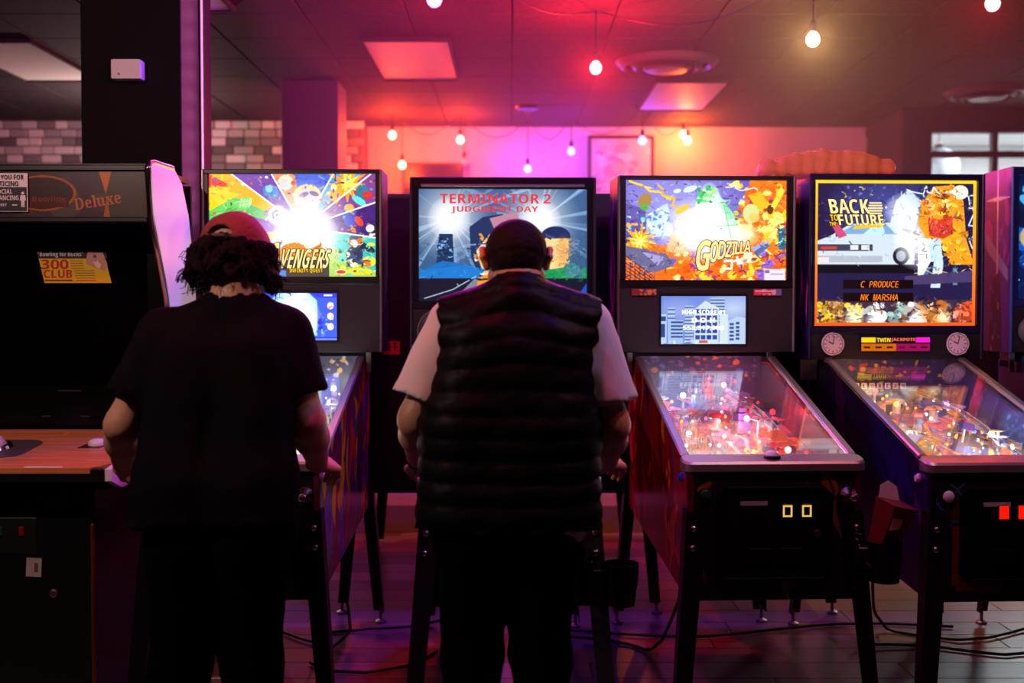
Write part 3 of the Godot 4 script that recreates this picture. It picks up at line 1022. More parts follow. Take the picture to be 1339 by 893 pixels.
func art_blue() -> ImageTexture:
	var p := Pic.new(512, 344, rgb(52, 92, 132), 7)
	p.glow(0.5, 0.0, 0.8, 0.9, rgb(70, 100, 150, 0.9), 0.6)
	for b in [[0.18, 0.26, 60], [0.72, 0.28, 70]]:
		for i in b[2] / 2:
			var a := p.rng.randf() * 360.0
			p.wedge(b[0], b[1], a, a + p.rng.randf_range(0.8, 4.0), p.rng.randf_range(0.2, 0.6), rgb(150, 190, 230, p.rng.randf_range(0.25, 0.7)))
		p.glow(b[0], b[1], 0.26, 0.42, Color(1, 1, 1, 1), 1.2)
		p.glow(b[0], b[1], 0.13, 0.2, Color(1, 1, 1, 1), 0.6)
	# plain standing shapes before the lights: dark slabs with pale rims
	p.poly([Vector2(0.1, 0.72), Vector2(0.12, 0.4), Vector2(0.2, 0.4), Vector2(0.21, 0.72)], rgb(20, 52, 92))
	p.specks(30, [rgb(120, 180, 230), rgb(10, 30, 60), rgb(60, 110, 180)], 0.11, 0.42, 0.08, 0.22, 0.004, 0.012)
	p.poly([Vector2(0, 0.74), Vector2(0.14, 0.64), Vector2(0.3, 0.68), Vector2(0.38, 0.86), Vector2(0.3, 1), Vector2(0, 1)], rgb(16, 110, 190))
	p.poly([Vector2(0.3, 0.34), Vector2(0.38, 0.25), Vector2(0.5, 0.22), Vector2(0.5, 0.7), Vector2(0.36, 0.8), Vector2(0.31, 0.6)], rgb(28, 50, 96))
	p.poly([Vector2(0.42, 0.26), Vector2(0.58, 0.2), Vector2(0.62, 0.36), Vector2(0.46, 0.4)], rgb(190, 130, 150))
	p.poly([Vector2(0.34, 0.55), Vector2(0.42, 0.4), Vector2(0.62, 0.36), Vector2(0.62, 0.72), Vector2(0.4, 0.86)], rgb(244, 190, 110))
	p.specks(40, [rgb(240, 240, 250), rgb(40, 90, 160), rgb(240, 150, 60), rgb(20, 40, 80)], 0.33, 0.4, 0.12, 0.36, 0.006, 0.02)
	p.poly([Vector2(0.33, 1), Vector2(0.34, 0.8), Vector2(0.45, 0.74), Vector2(0.5, 1)], rgb(250, 150, 40))
	p.poly([Vector2(0.16, 1), Vector2(0.32, 0.78), Vector2(0.36, 0.84), Vector2(0.28, 1)], rgb(130, 150, 170))
	p.ell(0.815, 0.42, 0.088, 0.06, rgb(26, 44, 96)).poly([Vector2(0.735, 0.44), Vector2(0.895, 0.44), Vector2(0.89, 0.62), Vector2(0.85, 0.74), Vector2(0.79, 0.74), Vector2(0.74, 0.62)], rgb(248, 214, 140))
	p.glow(0.86, 0.56, 0.06, 0.18, rgb(220, 140, 60, 0.8), 1.0)
	p.poly([Vector2(0.7, 0.74), Vector2(0.86, 0.7), Vector2(1.0, 0.7), Vector2(1, 0.8), Vector2(0.7, 0.82)], rgb(20, 150, 80))
	p.poly([Vector2(0.88, 0.62), Vector2(0.99, 0.72), Vector2(0.97, 0.8), Vector2(0.87, 0.78)], rgb(60, 130, 140))
	p.rect(0, 0.8, 1, 0.2, rgb(16, 22, 40, 1.0))
	p.poly([Vector2(0, 0.8), Vector2(0.34, 0.8), Vector2(0.4, 0.72), Vector2(0.28, 0.68), Vector2(0, 0.73)], rgb(24, 120, 205))
	p.path([Vector2(0.03, 0.98), Vector2(0.2, 0.9), Vector2(0.34, 0.78)], 0.006, rgb(190, 210, 230)).path([Vector2(0.16, 0.99), Vector2(0.28, 0.9)], 0.004, rgb(150, 170, 200))
	p.poly([Vector2(0.2, 1), Vector2(0.33, 0.8), Vector2(0.36, 0.82), Vector2(0.3, 1)], rgb(120, 130, 150))
	p.poly([Vector2(0.33, 0.95), Vector2(0.35, 0.82), Vector2(0.5, 0.8), Vector2(0.5, 0.95)], rgb(250, 150, 40))
	p.poly([Vector2(0.93, 1.0), Vector2(1.0, 0.84), Vector2(1.0, 1.0)], rgb(20, 80, 200))
	p.brush(260, 0, 0.45, 1, 0.55, 0.024, 0.2).brush(120, 0.7, 0.4, 0.28, 0.4, 0.02, 0.24)
	return p.soften().tex()


func art_fire() -> ImageTexture:
	var p := Pic.new(512, 322, rgb(96, 84, 170), 12)
	p.glow(0.3, 0.35, 0.5, 0.7, rgb(150, 150, 220, 0.9), 0.8)
	p.poly([Vector2(0.78, 0), Vector2(1, 0), Vector2(1, 1), Vector2(0.6, 1), Vector2(0.7, 0.5)], rgb(246, 110, 20))
	p.poly([Vector2(0, 1), Vector2(0, 0.62), Vector2(0.3, 0.66), Vector2(0.6, 0.8), Vector2(1, 0.8), Vector2(1, 1)], rgb(240, 100, 20))
	p.specks(110, [rgb(255, 180, 40), rgb(250, 90, 10), rgb(255, 220, 110), rgb(160, 60, 60)], 0.68, 0.05, 0.32, 0.95, 0.01, 0.05)
	p.specks(90, [rgb(255, 190, 40), rgb(250, 80, 10), rgb(255, 225, 120), rgb(150, 50, 70), rgb(130, 90, 190)], 0.25, 0.72, 0.75, 0.28, 0.01, 0.04)
	# city blocks
	p.poly([Vector2(0, 0.24), Vector2(0.12, 0.3), Vector2(0.13, 0.6), Vector2(0, 0.66)], rgb(90, 80, 150)).specks(24, [rgb(255, 170, 80), rgb(250, 220, 190), rgb(60, 50, 120), rgb(90, 200, 230)], 0.01, 0.32, 0.11, 0.26, 0.006, 0.016)
	p.poly([Vector2(0.13, 0.36), Vector2(0.26, 0.24), Vector2(0.3, 0.56), Vector2(0.13, 0.58)], rgb(170, 200, 230)).specks(30, [rgb(120, 170, 210), rgb(240, 245, 250), rgb(90, 120, 180)], 0.14, 0.3, 0.14, 0.26, 0.006, 0.02)
	p.burst(0.09, 0.62, 13, 0.05, 0.12, rgb(255, 160, 10)).burst(0.09, 0.62, 9, 0.02, 0.07, rgb(255, 235, 120))
	p.poly([Vector2(0, 0.66), Vector2(0.26, 0.74), Vector2(0.3, 0.86), Vector2(0.16, 0.94), Vector2(0, 0.76)], rgb(96, 92, 130)).poly([Vector2(0.1, 0.72), Vector2(0.24, 0.77), Vector2(0.2, 0.86)], rgb(150, 140, 190))
	for i in 7:
		p.line(Vector2(0.0, 0.76 + 0.035 * i), Vector2(0.17, 0.96 + 0.03 * i), 0.006, rgb(60, 40, 60))
		p.line(Vector2(0.0 + 0.03 * i, 0.76 + 0.03 * i), Vector2(0.0 + 0.03 * i, 1.0), 0.005, rgb(60, 40, 60))
	p.poly([Vector2(0.95, 0.5), Vector2(0.995, 0.47), Vector2(0.995, 0.7), Vector2(0.955, 0.72)], rgb(40, 90, 120)).specks(6, [rgb(120, 230, 200)], 0.965, 0.52, 0.02, 0.14, 0.005, 0.008)
	p.poly([Vector2(0.78, 0.68), Vector2(0.88, 0.6), Vector2(0.9, 0.64), Vector2(0.82, 0.76)], rgb(150, 150, 190)).poly([Vector2(0.8, 0.72), Vector2(0.88, 0.63), Vector2(0.9, 0.66), Vector2(0.82, 0.77)], rgb(80, 90, 150))
	# pale glow rising in the middle with green-white folds round it
	p.poly([Vector2(0.45, 0.14), Vector2(0.5, 0.08), Vector2(0.56, 0.1), Vector2(0.6, 0.2), Vector2(0.7, 0.4), Vector2(0.74, 0.66), Vector2(0.5, 0.7), Vector2(0.4, 0.6)], rgb(120, 200, 150))
	for i in 7:
		p.path([Vector2(0.56 + 0.012 * i, 0.2 + 0.02 * i), Vector2(0.57 + 0.02 * i, 0.45), Vector2(0.56 + 0.02 * i, 0.66)], 0.003, rgb(30, 140, 80))
		p.path([Vector2(0.55, 0.26 + 0.06 * i), Vector2(0.72, 0.28 + 0.06 * i)], 0.003, rgb(40, 150, 90))
	p.poly([Vector2(0.25, 0.72), Vector2(0.28, 0.55), Vector2(0.36, 0.52), Vector2(0.42, 0.62), Vector2(0.36, 0.74)], rgb(240, 150, 80))
	p.path([Vector2(0.28, 0.6), Vector2(0.34, 0.66), Vector2(0.4, 0.62)], 0.006, rgb(170, 70, 30)).path([Vector2(0.3, 0.7), Vector2(0.35, 0.56)], 0.005, rgb(170, 70, 30))
	p.brush(620, 0, 0, 1, 1, 0.024, 0.36)
	p.glow(0.44, 0.5, 0.26, 0.34, Color(1, 1, 1, 1), 0.9).glow(0.52, 0.45, 0.1, 0.42, Color(1, 1, 1, 1), 0.4).glow(0.5, 0.5, 0.2, 0.25, Color(1, 1, 1, 1), 0.6).glow(0.7, 0.55, 0.14, 0.16, rgb(255, 250, 220, 1.0), 0.7)
	p.specks(26, [rgb(60, 180, 90), rgb(40, 140, 80), rgb(150, 225, 120), rgb(100, 200, 110)], 0.455, 0.07, 0.1, 0.16, 0.008, 0.026)
	p.path([Vector2(0.62, 0.33), Vector2(0.66, 0.6)], 0.004, rgb(60, 170, 110)).path([Vector2(0.56, 0.47), Vector2(0.7, 0.45)], 0.004, rgb(60, 170, 110))
	# lightning, clouds, wings of flame
	p.bolt(Vector2(0.02, 0.02), Vector2(0.3, 0.2), 0.012, rgb(255, 200, 20), 8, 0.03).bolt(Vector2(0.2, 0.06), Vector2(0.34, 0.3), 0.01, rgb(255, 170, 20), 6, 0.03).bolt(Vector2(0.62, 0.08), Vector2(0.82, 0.12), 0.006, rgb(230, 240, 255), 8, 0.03)
	p.ell(0.4, 0.1, 0.045, 0.018, rgb(190, 220, 250), -0.3).ell(0.32, 0.12, 0.024, 0.012, rgb(210, 230, 250), -0.2).ell(0.12, 0.22, 0.04, 0.05, rgb(150, 120, 60), 0.4).ell(0.12, 0.28, 0.03, 0.02, rgb(80, 160, 60))
	p.ell(0.35, 0.3, 0.05, 0.02, rgb(255, 180, 60), -0.5)
	p.poly([Vector2(0.76, 0.16), Vector2(0.84, 0.12), Vector2(0.9, 0.28), Vector2(0.82, 0.3)], rgb(255, 170, 30)).poly([Vector2(0.9, 0.28), Vector2(0.97, 0.05), Vector2(0.99, 0.12), Vector2(0.93, 0.3)], rgb(255, 200, 50)).ell(0.9, 0.3, 0.02, 0.03, rgb(90, 50, 20))
	p.ell(0.78, 0.34, 0.05, 0.06, rgb(190, 200, 130)).ell(0.8, 0.38, 0.035, 0.03, rgb(255, 180, 90))
	p.brush(160, 0.0, 0.0, 1, 1, 0.02, 0.4)
	p.rect(0.865, 0.89, 0.13, 0.11, rgb(206, 196, 214)).rect(0.87, 0.9, 0.03, 0.03, rgb(110, 100, 130)).rect(0.905, 0.935, 0.08, 0.012, rgb(150, 140, 170))
	return p.soften().tex()


func art_night() -> ImageTexture:
	var p := Pic.new(512, 468, rgb(34, 26, 66), 17)
	p.glow(0.45, 0.2, 0.4, 0.3, rgb(70, 76, 150, 1.0), 0.7)
	p.specks(20, [rgb(250, 220, 120), rgb(90, 90, 170), rgb(50, 50, 110)], 0.18, 0.04, 0.28, 0.16, 0.005, 0.014)
	# a plain silver coupe
	p.poly([Vector2(0.46, 0.32), Vector2(0.5, 0.14), Vector2(0.58, 0.06), Vector2(0.66, 0.14), Vector2(0.62, 0.34)], rgb(190, 205, 225))
	p.poly([Vector2(0.01, 0.42), Vector2(0.1, 0.38), Vector2(0.22, 0.3), Vector2(0.46, 0.29), Vector2(0.58, 0.36), Vector2(0.62, 0.42), Vector2(0.62, 0.6), Vector2(0.01, 0.6)], rgb(196, 210, 222))
	p.poly([Vector2(0.14, 0.37), Vector2(0.24, 0.31), Vector2(0.44, 0.3), Vector2(0.5, 0.37)], rgb(120, 160, 200)).poly([Vector2(0.3, 0.37), Vector2(0.36, 0.31), Vector2(0.42, 0.31), Vector2(0.44, 0.37)], rgb(180, 220, 240))
	p.rect(0.02, 0.44, 0.34, 0.045, rgb(60, 62, 80)).rect(0.22, 0.445, 0.05, 0.035, rgb(210, 214, 220)).rect(0.29, 0.445, 0.05, 0.035, rgb(210, 214, 220)).rect(0.04, 0.455, 0.1, 0.02, rgb(200, 60, 60))
	p.rect(0.02, 0.52, 0.4, 0.045, rgb(170, 176, 186)).rect(0.02, 0.53, 0.07, 0.035, rgb(230, 210, 210))
	p.ell(0.535, 0.52, 0.05, 0.055, rgb(30, 26, 40)).ell(0.535, 0.52, 0.03, 0.034, rgb(140, 150, 165))
	p.rect(0.0, 0.58, 0.62, 0.06, rgb(14, 12, 22))
	p.glow(0.62, 0.4, 0.14, 0.22, Color(1, 1, 1, 1), 0.7).glow(0.54, 0.22, 0.12, 0.14, rgb(235, 240, 255, 1.0), 0.7)
	# draped yellow and red cloth, pale blue folds below
	p.poly([Vector2(0.64, 0.3), Vector2(0.66, 0.14), Vector2(0.74, 0.04), Vector2(0.86, 0.03), Vector2(0.92, 0.14), Vector2(0.94, 0.4), Vector2(0.99, 0.58), Vector2(0.84, 0.58), Vector2(0.8, 0.44), Vector2(0.7, 0.42)], rgb(240, 150, 30))
	p.specks(34, [rgb(255, 200, 60), rgb(210, 100, 30), rgb(255, 225, 130), rgb(160, 70, 30)], 0.67, 0.05, 0.24, 0.2, 0.01, 0.03)
	p.specks(20, [rgb(255, 210, 60), rgb(240, 170, 30), rgb(200, 120, 20)], 0.8, 0.3, 0.13, 0.24, 0.01, 0.03)
	p.poly([Vector2(0.7, 0.25), Vector2(0.77, 0.27), Vector2(0.85, 0.24), Vector2(0.86, 0.36), Vector2(0.8, 0.4), Vector2(0.71, 0.38)], rgb(205, 56, 40)).specks(14, [rgb(225, 80, 50), rgb(170, 30, 30), rgb(240, 120, 70)], 0.71, 0.26, 0.13, 0.11, 0.008, 0.02)
	p.poly([Vector2(0.68, 0.4), Vector2(0.78, 0.4), Vector2(0.8, 0.58), Vector2(0.78, 0.74), Vector2(0.72, 0.74), Vector2(0.74, 0.56), Vector2(0.7, 0.56)], rgb(190, 215, 240)).rect(0.68, 0.6, 0.03, 0.1, rgb(60, 110, 160)).rect(0.86, 0.6, 0.03, 0.12, rgb(90, 130, 140))
	p.poly([Vector2(0.64, 0.4), Vector2(0.7, 0.4), Vector2(0.72, 0.56), Vector2(0.64, 0.72)], rgb(250, 250, 255))
	p.ell(0.9, 0.08, 0.05, 0.045, rgb(250, 235, 200))
	# lightning
	p.bolt(Vector2(0.56, 0.06), Vector2(0.98, 0.1), 0.008, rgb(225, 235, 255), 12, 0.04).bolt(Vector2(0.95, 0.1), Vector2(0.98, 0.66), 0.008, rgb(225, 235, 255), 12, 0.03).bolt(Vector2(0.62, 0.64), Vector2(0.98, 0.62), 0.005, rgb(240, 200, 120), 10, 0.03)
	p.poly([Vector2(0.56, 0.66), Vector2(0.98, 0.62), Vector2(0.98, 0.7), Vector2(0.56, 0.72)], rgb(70, 56, 100))
	# row of warm blots along the foot
	p.rect(0, 0.82, 1, 0.18, rgb(60, 40, 60))
	for e in [[0.06, rgb(255, 190, 30)], [0.15, rgb(190, 130, 40)], [0.25, rgb(255, 200, 50)], [0.38, rgb(235, 240, 235)], [0.52, rgb(150, 190, 180)], [0.63, rgb(235, 225, 215)], [0.7, rgb(230, 140, 60)], [0.8, rgb(240, 130, 40)], [0.92, rgb(225, 80, 40)]]:
		p.specks(12, [e[1], (e[1] as Color).lightened(0.2), (e[1] as Color).darkened(0.25)], e[0] - 0.05, 0.85, 0.1, 0.15, 0.02, 0.05)
		p.specks(16, [(e[1] as Color).darkened(0.45), (e[1] as Color).lightened(0.4), rgb(150, 70, 40), (e[1] as Color).darkened(0.2)], e[0] - 0.05, 0.84, 0.1, 0.15, 0.006, 0.022)
	p.glow(0.25, 0.95, 0.07, 0.1, rgb(255, 250, 220), 0.7).glow(0.38, 0.97, 0.07, 0.08, Color.WHITE, 0.7).glow(0.64, 0.97, 0.06, 0.08, Color.WHITE, 0.7).glow(0.8, 0.95, 0.06, 0.06, rgb(255, 240, 200), 0.8)
	p.brush(260, 0.62, 0.03, 0.36, 0.6, 0.02, 0.45).brush(60, 0, 0.28, 0.64, 0.3, 0.02, 0.1).brush(260, 0, 0.82, 1, 0.18, 0.02, 0.45).brush(120, 0, 0, 0.6, 0.28, 0.024, 0.2)
	# small pink sign post
	p.poly([Vector2(0.1, 0.3), Vector2(0.14, 0.29), Vector2(0.2, 0.38), Vector2(0.15, 0.4)], rgb(200, 70, 110))
	# border
	for i in 60:
		var t := i / 60.0
		var c := rgb(240, 200, 40).lerp(rgb(240, 80, 30), t)
		p.rect(0.0, t, 0.02, 0.018, c).rect(0.98, t, 0.02, 0.018, c)
	p.rect(0, 0, 1, 0.022, rgb(240, 200, 40)).rect(0, 0.978, 1, 0.022, rgb(242, 86, 24))
	return p.soften().tex()


func art_space() -> ImageTexture:
	var p := Pic.new(256, 256, rgb(8, 24, 70), 3)
	p.specks(120, [rgb(20, 80, 190), rgb(10, 50, 140), rgb(60, 170, 220), rgb(10, 20, 50), rgb(30, 130, 190)], 0, 0, 1, 1, 0.02, 0.1)
	p.ell(0.14, 0.5, 0.13, 0.12, rgb(180, 160, 120)).ell(0.12, 0.47, 0.08, 0.06, rgb(220, 205, 170)).specks(14, [rgb(110, 90, 70), rgb(230, 220, 190)], 0.04, 0.4, 0.2, 0.2, 0.01, 0.03)
	p.specks(60, [rgb(150, 220, 250), rgb(240, 250, 255), rgb(40, 120, 220)], 0, 0.65, 1, 0.3, 0.006, 0.02)
	p.brush(200, 0, 0, 1, 1, 0.05, 0.5)
	p.glow(0.3, 0.2, 0.3, 0.2, rgb(160, 230, 240), 1.2)
	return p.soften().tex()


func art_city() -> ImageTexture:
	var p := Pic.new(320, 180, rgb(120, 150, 240), 4)
	p.glow(0.85, 0.25, 0.4, 0.4, rgb(210, 225, 255), 0.8).glow(0.2, 0.3, 0.3, 0.3, rgb(170, 180, 245), 0.8)
	var dark := rgb(44, 80, 150)
	for b in [[0.08, 0.24, 0.085, 0.8, 9], [0.28, 0.2, 0.1, 0.8, 12], [0.58, 0.04, 0.17, 0.6, 9]]:
		p.rect(b[0], b[1], b[2], b[3], rgb(190, 214, 250))
		for i in b[4]:
			p.rect(b[0], b[1] + 0.03 + i * b[3] / b[4], b[2], 0.022, dark)
	p.rect(0, 0.38, 0.07, 0.6, rgb(200, 222, 252)).rect(0.0, 0.42, 0.06, 0.1, dark).rect(0.0, 0.58, 0.05, 0.28, dark)
	p.rect(0.08, 0.5, 0.18, 0.5, rgb(176, 205, 250))
	for i in 5:
		p.rect(0.12, 0.53 + 0.075 * i, 0.14, 0.035, rgb(50, 70, 140))
	p.poly([Vector2(0.39, 0.28), Vector2(0.52, 0.1), Vector2(0.68, 0.24), Vector2(0.68, 1), Vector2(0.39, 1)], rgb(222, 240, 255))
	for i in 5:
		for j in 4:
			p.rect(0.405 + 0.068 * j, 0.27 + 0.135 * i, 0.052, 0.09, rgb(50, 84, 170) if (i + j) % 3 else rgb(30, 60, 190))
	p.rect(0.69, 0.38, 0.1, 0.62, rgb(226, 244, 250))
	p.poly([Vector2(0.79, 0.52), Vector2(0.9, 0.42), Vector2(1, 0.46), Vector2(1, 1), Vector2(0.79, 1)], rgb(200, 222, 255))
	for i in 5:
		p.rect(0.81, 0.56 + 0.08 * i, 0.05, 0.045, dark).rect(0.885, 0.54 + 0.08 * i, 0.04, 0.05, dark)
	p.specks(30, [rgb(235, 246, 255), rgb(200, 225, 250)], 0, 0.93, 1, 0.07, 0.015, 0.03)
	p.rect(0.45, 0.92, 0.1, 0.05, rgb(220, 90, 90))
	return p.soften().tex()


func art_burst_screen() -> ImageTexture:
	var p := Pic.new(256, 150, rgb(60, 90, 220), 6)
	p.poly([Vector2(0.3, 0), Vector2(0.66, 0), Vector2(0.76, 0.16), Vector2(0.76, 0.9), Vector2(0.2, 0.9), Vector2(0.2, 0.16)], rgb(150, 205, 240))
	p.specks(20, [rgb(235, 240, 250), rgb(120, 190, 230), rgb(220, 225, 250)], 0.26, 0.05, 0.46, 0.8, 0.03, 0.08)
	p.glow(0.5, 0.5, 0.3, 0.6, Color(1, 0.99, 0.97), 0.5)
	p.poly([Vector2(0, 0), Vector2(0.28, 0), Vector2(0.2, 0.1), Vector2(0, 0.1)], rgb(50, 60, 210)).poly([Vector2(0.68, 0), Vector2(1, 0), Vector2(1, 0.1), Vector2(0.76, 0.1)], rgb(50, 60, 210))
	for i in 3:
		p.ell(0.92, 0.27 + 0.22 * i, 0.05, 0.05, rgb(60, 50, 190)).ell(0.92, 0.27 + 0.22 * i, 0.04, 0.045, rgb(245, 225, 235)).specks(6, [rgb(220, 80, 90), rgb(250, 250, 255)], 0.89, 0.2 + 0.22 * i, 0.06, 0.14, 0.006, 0.014)
		p.ell(0.08, 0.27 + 0.22 * i, 0.05, 0.05, rgb(240, 215, 230)).specks(5, [rgb(220, 60, 60), rgb(250, 250, 255)], 0.05, 0.2 + 0.22 * i, 0.06, 0.14, 0.006, 0.014)
	p.specks(18, [rgb(40, 50, 200), rgb(90, 120, 240), rgb(170, 200, 250)], 0.76, 0.4, 0.12, 0.5, 0.01, 0.035)
	p.rect(0, 0.93, 1, 0.025, rgb(30, 50, 200)).rect(0, 0.955, 1, 0.045, rgb(110, 130, 220))
	p.rect(0.1, 0.03, 0.06, 0.035, Color.WHITE).rect(0.84, 0.03, 0.1, 0.035, Color.WHITE)
	return p.soften().tex()


# cabinet sides: upright licks of colour on a ground
func art_side(ground: Color, colors: Array, sd: int, n := 70) -> ImageTexture:
	var p := Pic.new(384, 200, ground, sd)
	n = n * 2 / 3
	for i in n:
		var x := p.rng.randf()
		var y := p.rng.randf_range(0.1, 0.9)
		var l := p.rng.randf_range(0.1, 0.4)
		var wd := p.rng.randf_range(0.012, 0.055)
		var c: Color = colors[p.rng.randi() % colors.size()]
		var pts := []
		for k in 9:
			var t := k / 8.0
			pts.append(Vector2(x + 0.03 * sin(t * 4 + i) + wd * sin(t * PI), y + l * (t - 0.5)))
		for k in 9:
			var t := 1.0 - k / 8.0
			pts.append(Vector2(x + 0.03 * sin(t * 4 + i) - wd * sin(t * PI) * 0.6, y + l * (t - 0.5)))
		p.poly(pts, c)
	p.rect(0, 0, 0.016, 1, ground.darkened(0.7))
	return p.soften().soften().tex()


# a playfield: wood or printed ground, lanes, inserts and busy printed patches
func art_playfield(ground: Color, colors: Array, sd: int) -> ImageTexture:
	var p := Pic.new(256, 512, ground, sd)
	p.specks(70, colors, 0, 0, 1, 1, 0.05, 0.16)
	p.specks(160, colors + [Color.WHITE, Color(0.05, 0.05, 0.1)], 0, 0, 1, 1, 0.01, 0.04)
	for i in 7:
		var x := p.rng.randf_range(0.1, 0.8)
		p.path([Vector2(x, 0.2), Vector2(x + p.rng.randf_range(-0.2, 0.2), 0.5), Vector2(0.5 + (x - 0.5) * 0.4, 0.8)], 0.03, (colors[i % colors.size()] as Color).lightened(0.2))
	for i in 26:
		var cx := p.rng.randf_range(0.1, 0.86)
		var cy := p.rng.randf_range(0.25, 0.9)
		p.ell(cx, cy, 0.028, 0.028, Color(0.05, 0.05, 0.08), 0, 14).ell(cx, cy, 0.022, 0.022, [rgb(255, 210, 60), rgb(255, 90, 60), rgb(240, 240, 240), rgb(90, 180, 255)][i % 4], 0, 14)
	p.rect(0.9, 0.0, 0.012, 1.0, Color(0.05, 0.05, 0.05))
	return p.soften().tex()


# ---------------------------------------------------------------- pinball machines
const CAB_W := 0.56
const CAB_L := 1.3


# a side view drawn as (depth behind the front, height) stood upright across the machine
const SIDEWAYS := Basis(Vector3(0, 0, -1), Vector3(0, 1, 0), Vector3(1, 0, 0))


func on_field(u: float, v: float, h := 0.0) -> Vector3:
	return Vector3(u * 0.25, lerpf(0.795, 0.985, v) + h, lerpf(-0.07, -1.14, v))


func pinball(c: Dictionary) -> Node3D:
	var root := thing("pinball_machine", c.label, "pinball machine", Vector3(c.x, 0, -c.d), c.yaw, c.get("group", "pinball machines in the row"))
	var back: bool = c.get("plain", false)
	var half := CAB_W / 2

	# cabinet
	var prof := PackedVector2Array([Vector2(0, 0.445), Vector2(0, 0.868), Vector2(0.05, 0.874), Vector2(1.05, 1.158), Vector2(CAB_L, 1.158), Vector2(CAB_L, 0.535)])
	var side_m: Material = c.side
	for s in [-1, 1]:
		var z0 := half - 0.018 if s > 0 else -half
		part(root, "side_panel", extrude(prof, z0, z0 + 0.018), side_m, Transform3D(SIDEWAYS, Vector3.ZERO))
	part(root, "front_panel", panel(CAB_W - 0.036, 0.42, 0.018), c.front, pos(0, 0.656, 0.0))
	part(root, "rear_panel", box(Vector3(CAB_W - 0.036, 0.61, 0.018)), M.black, pos(0, 0.845, -CAB_L + 0.009))
	part(root, "bottom_panel", box(Vector3(CAB_W - 0.036, 0.016, CAB_L - 0.04)), M.matte, turned(Vector3(0.068, 0, 0), Vector3(0, 0.5, -CAB_L / 2)))

	# legs with bolts and levelers
	for sx: int in [-1, 1]:
		for fz: int in [-1, 1]:
			var top := Vector3(sx * half, 0.735 if fz > 0 else 0.8, 0.001 if fz > 0 else -CAB_L - 0.001)
			var t := 0.005
			var w := 0.062
			var poly := PackedVector2Array()
			for q: Vector2 in [Vector2(t, t), Vector2(-w, t), Vector2(-w, 0.0005), Vector2(0.0005, 0.0005), Vector2(0.0005, -w), Vector2(t, -w)]:
				poly.append(Vector2(q.x * sx, q.y * fz))
			var foot := Vector3(top.x + sx * 0.052, 0.05, top.z + fz * 0.055)
			var lg := part(root, "leg", loft(poly, posv(top), Transform3D(Basis.from_scale(Vector3(0.72, 1, 0.72)), foot)), c.get("leg", M.leg))
			part(lg, "leveler", lathe([Vector2(0, 0.0), Vector2(0.024, 0.0), Vector2(0.024, 0.008), Vector2(0.007, 0.016), Vector2(0.007, 0.075)], 14), M.steel, posv(Vector3(foot.x - sx * 0.012, 0.0, foot.z - fz * 0.012)))
			for k in 2:
				var by: float = top.y - 0.055 - 0.062 * k
				var lean := (top.y - by) / (top.y - 0.05)
				part(lg, "leg_bolt", lathe([Vector2(0.011, -0.004), Vector2(0.011, 0.004), Vector2(0.006, 0.009), Vector2(0, 0.01)], 10, true), M.bolt, turned(Vector3(PI / 2 * fz, 0, 0), Vector3(top.x - sx * 0.02 + sx * 0.052 * lean, by, top.z + fz * (0.006 + 0.055 * lean))))

	# neck and backbox
	var y0: float = c.get("bb0", 1.2)
	var y1: float = c.get("bb1", 1.92)
	var bw: float = c.get("bbw", 0.725)
	var zf := -1.03
	var dp := 0.235
	var yc := (y0 + y1) / 2
	var bh := y1 - y0
	part(root, "neck", box(Vector3(CAB_W, y0 - 1.13, 0.1)), M.black, pos(0, (y0 + 1.13) / 2, -CAB_L + 0.06))
	var shell := part(root, "backbox", boxes([
		[Vector3(bw - 0.036, 0.018, dp), Vector3(0, y1 - 0.009, zf - dp / 2)], [Vector3(bw - 0.036, 0.018, dp), Vector3(0, y0 + 0.009, zf - dp / 2)],
		[Vector3(bw, bh, 0.012), Vector3(0, yc, zf - dp - 0.006)],
	], 0.002), M.satin)
	for s in [-1, 1]:
		part(shell, "backbox_side", panel(dp, bh, 0.018), c.get("bbside", M.satin), Transform3D(Basis(Vector3.UP, PI / 2 * s), Vector3(s * bw / 2, yc, zf - dp / 2)))
		part(root, "hinge", box(Vector3(c.get("hinge", 0.022), 0.085, 0.006), 0.001), M.steel, pos(s * (half + 0.005 + c.get("hinge", 0.022) / 2), y0 - 0.045, zf - 0.12))
	if back:
		part(shell, "vent_grid", vent_grid(), mat(Color(0.72, 0.71, 0.71), 0.4), turned(Vector3(0, PI, 0), Vector3(bw / 2 - 0.11, y1 - 0.055, zf - dp - 0.013)))
		part(shell, "vent_grid", vent_grid(), mat(Color(0.72, 0.71, 0.71), 0.4), turned(Vector3(0, PI, 0), Vector3(-bw / 2 + 0.11, y1 - 0.055, zf - dp - 0.013)))
		part(root, "playfield_glass", box(Vector3(CAB_W - 0.04, 0.004, 1.0)), M.glass, turned(Vector3(0.277, 0, 0), Vector3(0, 1.03, -0.56)))
		part(root, "playfield", box(Vector3(CAB_W - 0.04, 0.012, 1.06)), mat(Color(0.4, 0.3, 0.25), 0.5), turned(Vector3(0.176, 0, 0), Vector3(0, 0.885, -0.61)))
		part(root, "lock_bar", box(Vector3(0.592, 0.035, 0.07), 0.012), M.rail, pos(0, 0.884, -0.02))
		part(root, "backglass", box(Vector3(bw - 0.04, bh - 0.03, 0.006)), mat(Color(0.2, 0.15, 0.25), 0.3), pos(0, yc, zf - 0.02))
		return root

	# backbox front: frame, translite, speaker panel
	var ty0: float = c.t0
	var ty1: float = c.t1
	var tw: float = c.tw
	var frame_m: Material = c.get("trim", M.black)
